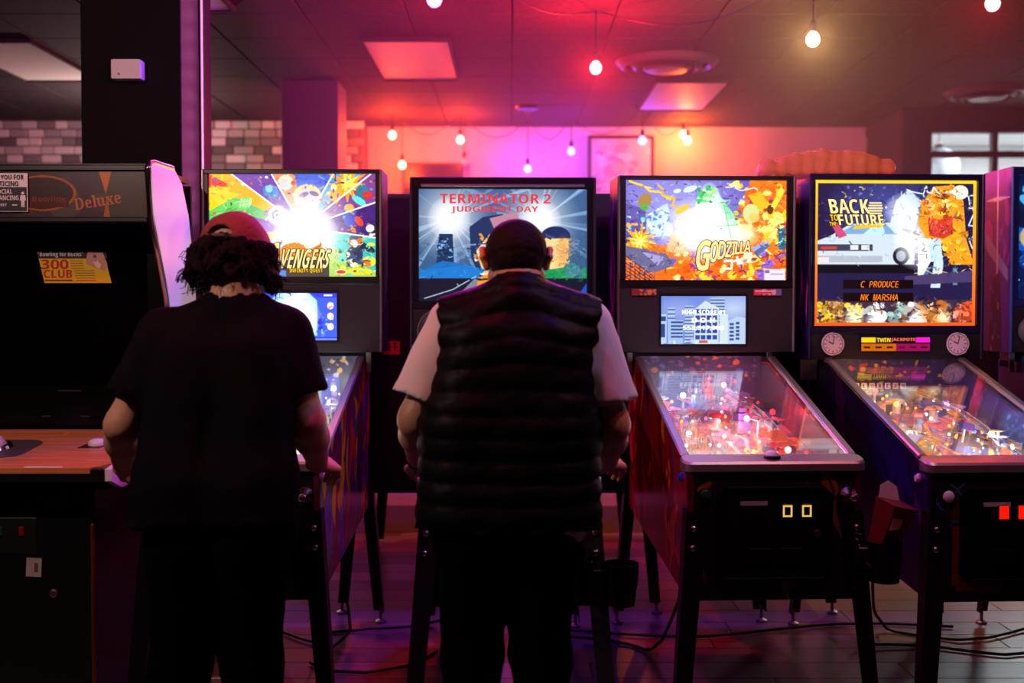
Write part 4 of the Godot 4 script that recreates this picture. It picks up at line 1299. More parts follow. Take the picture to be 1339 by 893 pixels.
	part(shell, "translite_frame", boxes([
		[Vector3((bw - tw) / 2, ty1 - ty0, 0.02), Vector3(-(bw + tw) / 4, (ty0 + ty1) / 2, zf - 0.008)], [Vector3((bw - tw) / 2, ty1 - ty0, 0.02), Vector3((bw + tw) / 4, (ty0 + ty1) / 2, zf - 0.008)],
		[Vector3(bw, y1 - ty1, 0.02), Vector3(0, (y1 + ty1) / 2, zf - 0.008)], [Vector3(bw, 0.032, 0.026), Vector3(0, ty0 - 0.016, zf - 0.008)],
	], 0.003), frame_m)
	var ta := part(shell, "translite", panel(tw, ty1 - ty0, 0.004), backlit(c.art, c.energy), pos(0, (ty0 + ty1) / 2, zf - 0.012), c.get("art_label", "backlit printed backglass"))
	area(root, "translite_light", pos(0, (ty0 + ty1) / 2, zf + 0.012), Vector2(tw, ty1 - ty0), c.light, c.get("glow", 0.03))
	var sp_h := ty0 - 0.032 - y0
	part(shell, "speaker_panel", box(Vector3(bw - 0.004, sp_h, 0.02), 0.003), c.get("speaker", M.grille), pos(0, y0 + sp_h / 2, zf - 0.009))
	for s in [-1, 1]:
		part(shell, "edge_trim", box(Vector3(0.012, bh, 0.014), 0.004), c.get("edge", M.steel), pos(s * (bw / 2 - 0.002), yc, zf + 0.004))

	# playfield under glass
	var pf := part(root, "playfield", field_mesh(), printed(c.field, 0.32))
	part(root, "inner_wall", extrude(PackedVector2Array([Vector2(0.05, 0.8), Vector2(0.05, 0.868), Vector2(1.05, 1.15), Vector2(1.15, 1.15), Vector2(1.15, 0.985)]), -half + 0.0182, -half + 0.021), c.get("inner", M.satin), Transform3D(SIDEWAYS, Vector3.ZERO))
	part(root, "inner_wall", extrude(PackedVector2Array([Vector2(0.05, 0.8), Vector2(0.05, 0.868), Vector2(1.05, 1.15), Vector2(1.15, 1.15), Vector2(1.15, 0.985)]), half - 0.021, half - 0.0182), c.get("inner", M.satin), Transform3D(SIDEWAYS, Vector3.ZERO))
	part(root, "back_board", panel(CAB_W - 0.044, 0.2, 0.01), printed(c.board, 0.35), pos(0, 1.08, -1.142))
	part(root, "playfield_glass", box(Vector3(CAB_W - 0.03, 0.004, 1.03)), M.glass, turned(Vector3(0.277, 0, 0), Vector3(0, 1.038, -0.555)))
	var rail_m: Material = c.get("rail", M.rail)
	for s in [-1, 1]:
		part(root, "side_rail", box(Vector3(0.03, 0.016, 1.01), 0.005), rail_m, turned(Vector3(0.277, 0, 0), Vector3(s * (half - 0.004), 1.039, -0.56)))
	part(root, "lock_bar", lock_bar_mesh(), rail_m)
	dress_field(root, c)

	# front: coin door, buttons, plunger
	var door := part(root, "coin_door", extrude(chamfered(0.375, 0.305, 0.03), -0.004, 0.008), M.door, pos(0, 0.662, 0.004))
	part(door, "door_frame", boxes([[Vector3(0.32, 0.012, 0.008), Vector3(0, 0.146, 0.01)], [Vector3(0.32, 0.012, 0.008), Vector3(0, -0.146, 0.01)], [Vector3(0.012, 0.245, 0.008), Vector3(0.18, 0, 0.01)], [Vector3(0.012, 0.245, 0.008), Vector3(-0.18, 0, 0.01)]], 0.003), M.door)
	for sx in [-1, 1]:
		part(door, "coin_return", box(Vector3(0.07, 0.05, 0.01), 0.003), M.door, pos(sx * 0.05, -0.07, 0.011))
	part(door, "lock", lathe([Vector2(0.013, 0), Vector2(0.013, 0.006), Vector2(0.009, 0.008), Vector2(0, 0.008)], 14), M.leg_grey, turned(Vector3(PI / 2, 0, 0), Vector3(0.135, 0.0, 0.008)))
	part(door, "price_label", panel(0.088, 0.014, 0.001), mat(Color(0.6, 0.58, 0.58), 0.5), pos(-0.07, 0.098, 0.0092))
	for k in 2:
		var cs := part(door, "coin_slot", box(Vector3(0.036, 0.044, 0.012), 0.003), M.black, pos(c.get("coin_x", 0.036) + 0.062 * k, 0.074, 0.012))
		part(cs, "slot_light", boxes([[Vector3(0.03, 0.005, 0.002), Vector3(0, 0.016, 0)], [Vector3(0.03, 0.005, 0.002), Vector3(0, -0.016, 0)], [Vector3(0.005, 0.028, 0.002), Vector3(0.0125, 0, 0)], [Vector3(0.005, 0.028, 0.002), Vector3(-0.0125, 0, 0)]] if c.get("coin", "") != "red" else [[Vector3(0.03, 0.042, 0.002), Vector3.ZERO]]), glowing(Color(1.0, 0.8, 0.4), 0.9) if c.get("coin", "") != "red" else glowing(Color(1.0, 0.1, 0.03), 1.1), pos(0, 0, 0.007))
	var sb := part(root, "start_button", lathe([Vector2(0.019, 0), Vector2(0.019, 0.008), Vector2(0.015, 0.011), Vector2(0, 0.012)], 18, true), c.get("start", mat(Color(0.05, 0.3, 0.12), 0.3)), turned(Vector3(PI / 2, 0, 0), Vector3(-0.225, 0.785, 0.001)))
	part(sb, "button_ring", lathe([Vector2(0.024, 0), Vector2(0.024, 0.005), Vector2(0.019, 0.007), Vector2(0.019, 0)], 18), M.black)
	part(root, "plunger", lathe([Vector2(0.026, 0), Vector2(0.026, 0.01), Vector2(0.008, 0.014), Vector2(0.007, 0.05), Vector2(0.013, 0.055), Vector2(0.015, 0.068), Vector2(0.008, 0.078), Vector2(0, 0.079)], 16, true), M.chrome, turned(Vector3(PI / 2, 0, 0), Vector3(0.236, 0.785, 0.001)))
	for s in [-1, 1]:
		part(root, "flipper_button", lathe([Vector2(0.016, 0), Vector2(0.016, 0.006), Vector2(0.011, 0.008), Vector2(0.011, 0.014), Vector2(0, 0.014)], 16), c.get("button", M.white_plastic), turned(Vector3(0, 0, -PI / 2 * s), Vector3(s * half, 0.83, -0.09)))
	if c.has("bar_button"):
		part(root, "action_button", lathe([Vector2(0.021, 0), Vector2(0.02, 0.014), Vector2(0.014, 0.022), Vector2(0, 0.025)], 18, true), M.white_plastic, pos(0, 0.9, -0.035))
		part(root, "button_collar", lathe([Vector2(0.028, 0), Vector2(0.028, 0.008), Vector2(0.021, 0.01)], 18), M.black, pos(0, 0.898, -0.035))
	return root


func chamfered(w: float, h: float, c: float) -> PackedVector2Array:
	var x := w / 2
	var y := h / 2
	return PackedVector2Array([Vector2(x, y - c), Vector2(x - c, y), Vector2(-x + c, y), Vector2(-x, y - c), Vector2(-x, -y + c), Vector2(-x + c, -y), Vector2(x - c, -y), Vector2(x, -y + c)])


func vent_grid() -> ArrayMesh:
	var st := new_tool()
	for i in 6:
		for j in 3:
			add_box(st, Vector3(0.0085, 0.0085, 0.003), 0.0, pos((i - 2.5) * 0.0145, (j - 1) * 0.0145, 0))
	return done(st)


func field_mesh() -> ArrayMesh:
	if mesh_cache.has("field"):
		return mesh_cache["field"]
	var st := new_tool()
	var a := on_field(-1.03, 0)
	var b := on_field(1.03, 0)
	var c := on_field(1.03, 1)
	var d := on_field(-1.03, 1)
	var dn := Vector3(0, -0.014, 0)
	face(st, [a, b, c, d], Vector3.UP, [Vector2(0, 1), Vector2(1, 1), Vector2(1, 0), Vector2(0, 0)])
	face(st, [a + dn, b + dn, c + dn, d + dn], Vector3.DOWN, [Vector2(0, 1), Vector2(1, 1), Vector2(1, 0), Vector2(0, 0)])
	for e in [[a, b, Vector3.BACK], [b, c, Vector3.RIGHT], [c, d, Vector3.FORWARD], [d, a, Vector3.LEFT]]:
		face(st, [e[0], e[1], e[1] + dn, e[0] + dn], e[2], [Vector2(0, 0), Vector2(1, 0), Vector2(1, 0.02), Vector2(0, 0.02)])
	mesh_cache["field"] = done(st)
	return mesh_cache["field"]


# a bar across the front with rounded corners, rising a little towards the glass
func lock_bar_mesh() -> ArrayMesh:
	if mesh_cache.has("lock_bar"):
		return mesh_cache["lock_bar"]
	var st := new_tool()
	var top := rounded(0.594, 0.088, 0.03, 6)
	var lo := []
	var hi := []
	var crown := []
	for q in top:
		var y := 0.895 - (q.y + 0.044) / 0.088 * 0.0 + 0.02 * (0.5 - q.y / 0.088)
		y = 0.9 + q.y * 0.16
		lo.append(Vector3(q.x, 0.862, -q.y - 0.032))
		hi.append(Vector3(q.x, y - 0.008, -q.y - 0.032))
		crown.append(Vector3(q.x * 0.985, y, -q.y * 0.86 - 0.032))
	var n := lo.size()
	for i in n:
		var j := (i + 1) % n
		var out: Vector3 = lo[i] - Vector3(0, 0.862, -0.032)
		face(st, [lo[i], lo[j], hi[j], hi[i]], out)
		face(st, [hi[i], hi[j], crown[j], crown[i]], out.normalized() + Vector3.UP)
		face(st, [Vector3(0, 0.9, -0.032), crown[i], crown[j]], Vector3.UP)
		face(st, [Vector3(0, 0.862, -0.032), lo[i], lo[j]], Vector3.DOWN)
	mesh_cache["lock_bar"] = done(st)
	return mesh_cache["lock_bar"]


# what stands on the playfield
func dress_field(root: Node3D, c: Dictionary) -> void:
	var rng := RandomNumberGenerator.new()
	rng.seed = c.seed
	var pal: Array = c.palette
	# apron with cards
	var ap := part(root, "apron", extrude(PackedVector2Array([Vector2(-0.25, -0.05), Vector2(0.21, -0.05), Vector2(0.21, 0.03), Vector2(0.06, 0.075), Vector2(-0.06, 0.075), Vector2(-0.25, 0.03)]), 0.0, 0.006), c.get("apron", M.black), turned(Vector3(-PI / 2 + 0.16, 0, 0), on_field(0, 0.045, 0.035)))
	for s in [-1, 1]:
		part(ap, "instruction_card", panel(0.11, 0.055, 0.001), printed(card_tex(s), 0.5), pos(s * 0.135 - 0.01, -0.015, 0.0072))
	# flippers and slingshots
	for s: int in [-1, 1]:
		part(root, "flipper", extrude(PackedVector2Array([Vector2(0, -0.011), Vector2(0.07, -0.005), Vector2(0.073, 0), Vector2(0.07, 0.005), Vector2(0, 0.011), Vector2(-0.009, 0.006), Vector2(-0.009, -0.006)]), 0.008, 0.028), M.white_plastic, Transform3D(Basis.from_euler(Vector3(-PI / 2 + 0.176, 0, 0)) * Basis(Vector3.BACK, -0.5 if s < 0 else PI + 0.5), on_field(s * 0.36 - 0.05, 0.17)))
		var sl := part(root, "slingshot", extrude(PackedVector2Array([Vector2(0, 0), Vector2(s * 0.055, -0.05), Vector2(s * 0.06, 0.08)]), 0.03, 0.034), pal[0], turned(Vector3(-PI / 2 + 0.176, 0, 0), on_field(s * 0.45 - 0.05, 0.26)))
		for q: Vector2 in [Vector2(0.003 * s, 0), Vector2(s * 0.052, -0.044), Vector2(s * 0.057, 0.072)]:
			part(sl, "post", lathe([Vector2(0.006, 0), Vector2(0.006, 0.03), Vector2(0.004, 0.036), Vector2(0, 0.036)], 8), M.white_plastic, turned(Vector3(PI / 2, 0, 0), Vector3(q.x, q.y, 0)))
		part(root, "lane_guide", tube([on_field(s * 0.86 - 0.05, 0.38, 0.02), on_field(s * 0.84 - 0.05, 0.26, 0.02), on_field(s * 0.6 - 0.05, 0.19, 0.02)], 0.004, 6), M.chrome)
	# pop bumpers
	for i in c.get("bumpers", 3):
		var q := on_field(-0.1 + 0.42 * (i % 2), 0.62 + 0.1 * i, 0.0)
		var b := part(root, "pop_bumper", lathe([Vector2(0.022, 0), Vector2(0.026, 0.006), Vector2(0.016, 0.012), Vector2(0.016, 0.05), Vector2(0, 0.05)], 18), M.white_plastic, posv(q))
		part(b, "bumper_cap", lathe([Vector2(0.0, 0.05), Vector2(0.031, 0.05), Vector2(0.033, 0.056), Vector2(0.026, 0.066), Vector2(0, 0.07)], 20, true), pal[i % pal.size()])
	# raised plastics on posts
	for i in c.get("plastics", 16):
		var u := rng.randf_range(-0.95, 0.7)
		if absf(u) < 0.3:
			u = signf(u) * rng.randf_range(0.35, 0.9)
		var v := rng.randf_range(0.3, 0.95)
		var pts := PackedVector2Array()
		var k := rng.randi_range(4, 6)
		for j in k:
			var r := rng.randf_range(0.02, 0.05)
			pts.append(Vector2(cos(TAU * j / k) * r, sin(TAU * j / k) * r * 1.3))
		var h := rng.randf_range(0.03, 0.075)
		var o := part(root, "plastic", extrude(pts, h, h + 0.003), pal[rng.randi() % pal.size()], turned(Vector3(-PI / 2 + 0.176 + rng.randf_range(-0.2, 0.2), 0, 0), on_field(u, v)))
		part(o, "post", lathe([Vector2(0.005, 0), Vector2(0.005, h - 0.001), Vector2(0, h)], 8), M.white_plastic, turned(Vector3(PI / 2, 0, 0), Vector3.ZERO))
	# clear and wire ramps
	for s in c.get("ramps", [[-0.75, -0.1, 0.55], [0.62, 0.3, 0.75]]):
		var pts := []
		for i in 15:
			var t := i / 14.0
			pts.append(on_field(lerpf(s[0], s[1], 0.5 - 0.5 * cos(t * PI)), lerpf(0.32, s[2] + 0.2, t), 0.03 + 0.055 * sin(t * PI * 0.75)))
		for off: float in [-0.017, 0.017]:
			var q := []
			for p: Vector3 in pts:
				q.append(p + Vector3(off, 0.006, 0))
			part(root, "wire_rail", tube(q, 0.0026, 6), M.chrome)
		part(root, "ramp", strip(pts, 0.03), c.get("ramp_m", M.clear))
	# targets along the sides
	for i in 7:
		var s := -1.0 if i % 2 else 1.0
		part(root, "target", box(Vector3(0.022, 0.03, 0.006), 0.003), pal[(i + 1) % pal.size()], turned(Vector3(0, s * -0.9, 0), on_field(s * rng.randf_range(0.6, 0.88) - 0.06, 0.4 + 0.07 * i, 0.02)))
	# small lamps
	var lamps: Array = c.lamps
	for i in c.get("lamp_count", 22):
		var lm: Material = lamps[rng.randi() % lamps.size()]
		part(root, "lamp", ball(0.0036 + 0.0014 * (i % 3), 8), lm, posv(on_field(rng.randf_range(-0.95, 0.85), rng.randf_range(0.22, 0.97), rng.randf_range(0.01, 0.05))))
	for e in c.field_lights:
		var fl := part(root, "lamp", ball(0.011, 12), glowing(e[3], 6.0), posv(on_field(e[0], e[1], e[2])))
		omni(fl, "lamp_glow", Vector3.ZERO, e[3], e[4] * (2.4 if e[1] < 0.5 else 2.9), 0.011)


func card_tex(s: int) -> ImageTexture:
	var key := "card%d" % s
	if not mesh_cache.has(key):
		var p := Pic.new(96, 48, rgb(238, 230, 205), 3 + s)
		for i in 6:
			p.rect(0.08, 0.14 + 0.13 * i, p.rng.randf_range(0.5, 0.84), 0.04, rgb(60, 50, 60))
		mesh_cache[key] = p.tex()
	return mesh_cache[key]


# a shallow trough along points
func strip(points: Array, w: float) -> ArrayMesh:
	var st := new_tool()
	for i in points.size() - 1:
		var a: Vector3 = points[i]
		var b: Vector3 = points[i + 1]
		var side := (b - a).cross(Vector3.UP).normalized() * w / 2
		var up := Vector3(0, 0.014, 0)
		face(st, [a - side, a + side, b + side, b - side], Vector3.UP)
		face(st, [a - side, b - side, b - side + up, a - side + up], side)
		face(st, [a + side, b + side, b + side + up, a + side + up], -side)
	return done(st)


func make_machines() -> void:
	var board_tex := func(ground: Color, cols: Array, sd: int) -> ImageTexture:
		var p := Pic.new(256, 120, ground, sd)
		p.specks(150, cols, 0, 0, 1, 1, 0.008, 0.035)
		return p.soften().tex()
	for e in [["print_pink", rgb(230, 120, 150), [rgb(250, 240, 245), rgb(200, 30, 60), rgb(250, 160, 80), rgb(90, 60, 140), rgb(40, 20, 50)]], ["print_gold", rgb(245, 180, 60), [rgb(250, 240, 220), rgb(230, 90, 30), rgb(40, 90, 190), rgb(60, 40, 40), rgb(250, 220, 80)]]]:
		var pp := Pic.new(128, 128, e[1], 15)
		pp.specks(90, e[2], 0, 0, 1, 1, 0.02, 0.09)
		M[e[0]] = triplanar(printed(pp.tex(), 0.25), 9.0)
	var gold := glowing(rgb(255, 226, 150), 1.3)
	var hot := glowing(rgb(255, 255, 255), 1.7)
	var hot_peach := glowing(rgb(255, 200, 170), 2.2)
	var cream := glowing(rgb(255, 246, 225), 1.25)
	var ink := mat(Color(0.03, 0.025, 0.03), 0.4)
	var edge_print := printed(art_side(rgb(30, 14, 60), [rgb(90, 40, 150), rgb(60, 60, 180), rgb(190, 60, 160), rgb(20, 10, 40)], 41, 40), 0.28)

	# --- first machine: comic-burst backglass, the capped player stands at it
	var a := pinball({
		"x": -0.897, "d": 3.66, "yaw": 0.0, "label": "pinball machine with comic-panel backglass and flame-painted side, played by the capped person",
		"bb0": 1.2, "bb1": 1.947, "bbw": 0.73, "t0": 1.51, "t1": 1.928, "tw": 0.68, "art": art_comic(), "energy": 1.55, "glow": 0.03, "light": Color(1, 0.9, 0.8),
		"side": printed(art_side(rgb(130, 44, 90), [rgb(240, 190, 30), rgb(225, 60, 40), rgb(60, 140, 80), rgb(80, 80, 190), rgb(245, 215, 80), rgb(170, 50, 60), rgb(240, 170, 30), rgb(130, 80, 180)], 51, 110), 0.25),
		"front": M.black, "field": art_playfield(rgb(120, 120, 140), [rgb(250, 140, 40), rgb(240, 220, 200), rgb(80, 90, 150), rgb(250, 190, 60), rgb(60, 60, 70)], 61),
		"board": board_tex.call(rgb(60, 60, 90), [rgb(200, 200, 220), rgb(240, 180, 80), rgb(30, 30, 50)], 71),
		"seed": 81, "palette": [M.print_gold, M.white_plastic, M.blue_plastic, M.print_gold], "lamps": [M.lamp_white, M.lamp_amber, M.lamp_white], "lamp_count": 60,
		"field_lights": [[-0.6, 0.3, 0.06, Color(1, 0.95, 0.9), 0.012], [0.6, 0.25, 0.06, Color(1, 0.9, 0.8), 0.012], [0.3, 0.6, 0.1, Color(0.9, 0.95, 1), 0.012], [0.7, 0.85, 0.1, Color(0.9, 0.95, 1), 0.01], [-0.4, 0.8, 0.1, Color(1, 0.95, 0.9), 0.01]],
		"apron": M.orange_plastic,
	})
	var scr := part(a.get_node("backbox"), "display_screen", panel(0.341, 0.194, 0.004), backlit(art_burst_screen(), 1.5), pos(0.012, 1.346, -1.028), "bright blue-white display screen")
	area(a, "screen_light", pos(0.012, 1.346, -1.015), Vector2(0.34, 0.19), Color(0.55, 0.6, 1.0), 0.012)
	part(a.get_node("backbox"), "screen_bezel", ring_boxes(0.355, 0.208, 0.008, 0.006), M.black, pos(0.012, 1.346, -1.028))
	var tl: Node = a.get_node("backbox/translite")
	letters_in(tl, 0.68, 0.418, [["A", 0.388, 0.8, 0.09, 0.26, gold], ["VENGERS", 0.575, 0.825, 0.29, 0.185, gold]], ink, 0.0035, 0.25)
	letters_in(tl, 0.68, 0.418, [["INFINITY QUEST", 0.58, 0.945, 0.2, 0.045, glowing(rgb(255, 200, 40), 1.2)]], ink, 0.002, 0.0)

	# --- second machine: blue backglass, played by the person in the vest
	var b := pinball({
		"x": -0.005, "d": 3.58, "yaw": 0.03, "label": "pinball machine with cold blue backglass and red title, played by the person in the vest",
		"bb0": 1.2, "bb1": 1.905, "bbw": 0.737, "t0": 1.411, "t1": 1.858, "tw": 0.674, "art": art_blue(), "energy": 1.15, "glow": 0.02, "light": Color(0.75, 0.88, 1),
		"side": printed(art_side(rgb(14, 12, 22), [rgb(40, 50, 90), rgb(80, 20, 30), rgb(20, 20, 40)], 52, 40), 0.3), "front": M.black, "leg": M.leg_grey, "trim": mat(Color(0.1, 0.08, 0.11), 0.25),
		"field": art_playfield(rgb(90, 110, 140), [rgb(60, 120, 220), rgb(230, 230, 240), rgb(250, 170, 60), rgb(40, 60, 110)], 62), "board": board_tex.call(rgb(30, 40, 70), [rgb(90, 120, 190), rgb(200, 210, 230)], 72),
		"seed": 82, "palette": [M.blue_plastic, M.white_plastic, M.yellow_plastic], "lamps": [M.lamp_white, M.lamp_blue, M.lamp_pink], "lamp_count": 20, "speaker": M.satin,
		"field_lights": [[-0.7, 0.3, 0.06, Color(0.8, 0.9, 1), 0.012], [-0.6, 0.7, 0.08, Color(0.8, 0.9, 1), 0.012], [0.6, 0.4, 0.06, Color(1, 0.6, 0.7), 0.01]], "edge": M.satin,
	})
	var red_ink := glowing(rgb(236, 62, 66), 1.0)
	letters_in(b.get_node("backbox/translite"), 0.674, 0.447, [["TERMINATOR 2", 0.455, 0.085, 0.66, 0.085, red_ink], ["JUDGMENT DAY", 0.45, 0.185, 0.52, 0.065, red_ink]], null, 0.0, 0.0)
	part(b.get_node("backbox"), "light_strip", box(Vector3(0.66, 0.014, 0.012), 0.004), M.steel, pos(0, 1.872, -1.022))
	for s in [-1, 1]:
		var sp := part(b.get_node("backbox"), "speaker", lathe([Vector2(0.085, 0), Vector2(0.085, 0.008), Vector2(0.078, 0.012), Vector2(0.07, 0.008), Vector2(0.02, 0.002), Vector2(0.0, 0.008)], 28), M.leg_grey, turned(Vector3(PI / 2, 0, 0), Vector3(s * 0.255, 1.29, -1.028)))
		part(sp, "speaker_ring", lathe([Vector2(0.09, 0.002), Vector2(0.09, 0.013), Vector2(0.083, 0.013)], 28), M.steel)
	part(b.get_node("backbox"), "dot_display", panel(0.33, 0.09, 0.004), mat(Color(0.05, 0.02, 0.02), 0.2), pos(0, 1.3, -1.027))

	# --- third machine: fire and city backglass, nobody at it
	var k := pinball({
		"x": 0.842, "d": 3.66, "yaw": 0.047, "label": "unattended pinball machine with orange fire-and-city backglass and red painted sides",
		"bb0": 1.2, "bb1": 1.92, "bbw": 0.727, "t0": 1.496, "t1": 1.908, "tw": 0.662, "art": art_fire(), "energy": 1.6, "glow": 0.03, "light": Color(1, 0.85, 0.75),
		"side": printed(art_side(rgb(150, 24, 22), [rgb(190, 34, 24), rgb(210, 60, 24), rgb(90, 14, 40), rgb(220, 110, 40), rgb(130, 40, 70), rgb(120, 16, 20), rgb(60, 24, 70)], 53, 90), 0.25),
		"front": printed(art_side(rgb(20, 10, 24), [rgb(50, 30, 80), rgb(90, 30, 20), rgb(20, 50, 30), rgb(120, 60, 30)], 57, 50), 0.4),
		"field": art_playfield(rgb(150, 100, 130), [rgb(230, 80, 120), rgb(240, 220, 235), rgb(140, 110, 190), rgb(250, 150, 60), rgb(70, 40, 90), rgb(110, 170, 120)], 63),
		"board": board_tex.call(rgb(50, 50, 80), [rgb(90, 100, 150), rgb(120, 70, 110), rgb(200, 110, 60), rgb(30, 30, 60)], 73),
		"seed": 83, "palette": [M.red_plastic, M.print_pink, M.purple_plastic, M.white_plastic, M.print_pink, M.orange_plastic], "lamps": [M.lamp_pink, M.lamp_white, M.lamp_white, M.lamp_red, M.lamp_amber], "lamp_count": 90, "plastics": 34,
		"field_lights": [[-0.75, 0.35, 0.07, Color(1, 0.8, 0.85), 0.014], [0.25, 0.5, 0.08, Color(1, 0.75, 0.8), 0.014], [0.78, 0.62, 0.07, Color(1, 0.12, 0.14), 0.016], [-0.5, 0.75, 0.1, Color(0.85, 0.85, 1), 0.012], [0.3, 0.9, 0.1, Color(1, 0.6, 0.75), 0.012], [0.5, 0.2, 0.06, Color(1, 0.95, 0.85), 0.01]],
		"button": M.blue_plastic, "bar_button": true, "inner": mat(Color(0.4, 0.36, 0.4), 0.22, 0.6), "apron": M.yellow_plastic, "bbside": edge_print,
	})
	tower(k, on_field(0.24, 0.58), 0.1, M.purple_plastic)
	tower(k, on_field(-0.28, 0.72), 0.14, mat(Color(0.35, 0.5, 0.7), 0.3))
	tower(k, on_field(0.0, 0.9), 0.12, M.red_plastic)
	var kb: Node = k.get_node("backbox")
	part(kb, "display_screen", panel(0.35, 0.197, 0.004), backlit(art_city(), 0.95), pos(-0.012, 1.332, -1.028), "bright display screen showing a pale city")
	area(k, "screen_light", pos(-0.012, 1.332, -1.015), Vector2(0.34, 0.19), Color(0.65, 0.75, 1.0), 0.01)
	part(kb, "screen_bezel", ring_boxes(0.364, 0.211, 0.008, 0.006), M.black, pos(-0.012, 1.332, -1.028))
	letters_in(kb.get_node("display_screen"), 0.35, 0.197, [["HIGH SCORE #1", 0.5, 0.335, 0.5, 0.09, hot], ["D O H", 0.5, 0.5, 0.27, 0.1, hot_peach], ["553,317,000", 0.5, 0.665, 0.48, 0.1, hot]], null, 0.0, 0.0)
	var title := [["G", 0.483, 0.756, 0.083, 0.3], ["O", 0.551, 0.72, 0.048, 0.213], ["D", 0.6, 0.705, 0.045, 0.183], ["Z", 0.643, 0.695, 0.038, 0.157], ["I", 0.672, 0.686, 0.018, 0.14], ["L", 0.697, 0.68, 0.028, 0.127], ["L", 0.727, 0.677, 0.028, 0.12], ["A", 0.76, 0.672, 0.042, 0.115]]
	var peach := glowing(rgb(255, 190, 120), 1.9)
	for e in title:
		e.append(peach)
	letters_in(kb.get_node("translite"), 0.662, 0.412, title, mat(Color(0.35, 0.08, 0.03), 0.4), 0.0035, 0.12)
	strokes_in(kb.get_node("translite"), 0.662, 0.412, cream)
	for e in [[-0.258, 0.1, [rgb(150, 50, 40), rgb(230, 150, 60), rgb(60, 70, 160)]], [0.25, 0.115, [rgb(220, 40, 60), rgb(240, 200, 200), rgb(170, 30, 60)]]]:
		var dp := Pic.new(96, 24, e[2][0], 5)
		dp.specks(14, e[2], 0, 0, 1, 1, 0.03, 0.12)
		if e[0] > 0:
			dp.rect(0.04, 0.2, 0.66, 0.24, rgb(250, 225, 225)).rect(0.04, 0.6, 0.5, 0.16, rgb(240, 120, 130)).rect(0.8, 0, 0.2, 1, rgb(120, 120, 170))
		part(kb, "sticker", panel(e[1], 0.026, 0.001), printed(dp.tex(), 0.4), pos(e[0], 1.446, -1.0175))

	# --- fourth machine: night backglass with a silver car
	var q := pinball({
		"x": 1.61, "d": 3.64, "yaw": 0.047, "label": "pinball machine with yellow-bordered night backglass, two clock faces and dark blue sides",
		"bb0": 1.17, "bb1": 1.925, "bbw": 0.715, "t0": 1.31, "t1": 1.9, "tw": 0.668, "art": art_night(), "energy": 1.35, "glow": 0.025, "light": Color(1, 0.85, 0.65),
		"side": printed(art_side(rgb(22, 14, 52), [rgb(28, 18, 64), rgb(18, 12, 44), rgb(60, 24, 70), rgb(34, 24, 80)], 54, 50), 0.35), "front": printed(front_ring(), 0.45),
		"field": art_playfield(rgb(90, 90, 120), [rgb(250, 180, 40), rgb(240, 110, 40), rgb(60, 100, 190), rgb(230, 230, 220), rgb(60, 50, 90), rgb(60, 140, 110)], 64),
		"board": board_tex.call(rgb(40, 34, 80), [rgb(70, 60, 130), rgb(240, 190, 40), rgb(200, 60, 40), rgb(60, 50, 100)], 74),
		"seed": 84, "palette": [M.orange_plastic, M.print_gold, M.yellow_plastic, M.blue_plastic, M.print_gold, M.white_plastic], "lamps": [M.lamp_amber, M.lamp_white, M.lamp_amber, M.lamp_white, M.lamp_blue], "lamp_count": 80, "plastics": 34,
		"field_lights": [[-0.6, 0.4, 0.06, Color(1, 0.8, 0.5), 0.014], [-0.3, 0.7, 0.08, Color(1, 0.55, 0.25), 0.014], [0.5, 0.35, 0.07, Color(0.9, 0.95, 1), 0.014], [0.6, 0.15, 0.06, Color(0.6, 0.75, 1), 0.012], [-0.7, 0.9, 0.08, Color(1, 0.8, 0.3), 0.012], [0.5, 0.7, 0.08, Color(0.8, 0.5, 1), 0.008]],
		"button": M.white_plastic, "start": M.white_plastic, "coin": "red", "coin_x": -0.052, "inner": mat(Color(0.2, 0.2, 0.42), 0.25, 0.4), "bbside": edge_print, "trim": mat(Color(0.1, 0.09, 0.2), 0.35), "edge": mat(Color(0.1, 0.09, 0.22), 0.35), "speaker": mat(Color(0.1, 0.09, 0.09), 0.5), "hinge": 0.07,
	})
	var qb: Node = q.get_node("backbox")
	var amber := glowing(rgb(255, 190, 40), 1.25)
	letters_in(qb.get_node("translite"), 0.668, 0.59, [["BACK", 0.212, 0.18, 0.245, 0.098, gold], ["FUTURE", 0.285, 0.272, 0.28, 0.072, gold], ["TO", 0.118, 0.258, 0.046, 0.042, amber], ["THE", 0.112, 0.3, 0.042, 0.026, amber]], ink, 0.003, -0.2)
	var arrow := part(qb.get_node("translite"), "arrow_mark", extrude(PackedVector2Array([Vector2(-0.09, -0.012), Vector2(0.055, -0.002), Vector2(0.055, -0.012), Vector2(0.09, 0.008), Vector2(0.055, 0.024), Vector2(0.055, 0.014), Vector2(-0.075, 0.006)]), 0.0, 0.001), amber, Transform3D(Basis.from_scale(Vector3(0.7, 0.8, 1)), Vector3(-0.113, 0.106, 0.001)))
	for i in 5:
		part(qb.get_node("translite"), "title_stripe", box(Vector3(0.062 - 0.006 * absf(i - 2.0), 0.006, 0.001)), gold, pos(-0.085, 0.203 - 0.0105 * i, 0.0025))
	for row in [["C PRODUCE", 0.715], ["NK MARSHA", 0.805]]:
		var dd := part(qb.get_node("translite"), "digit_display", box(Vector3(0.29, 0.036, 0.004), 0.001), mat(Color(0.16, 0.12, 0.12), 0.3), pos(-0.07, (0.5 - row[1]) * 0.59, 0.002))
		lettering(dd, row[0], 0.155, 0.025, glowing(rgb(255, 130, 20), 1.3), Transform3D(Basis(Vector3(1, 0, 0), Vector3(0.15, 1, 0), Vector3(0, 0, 1)), Vector3(0.005, 0, 0.003)), null, 0.0, mono_font)
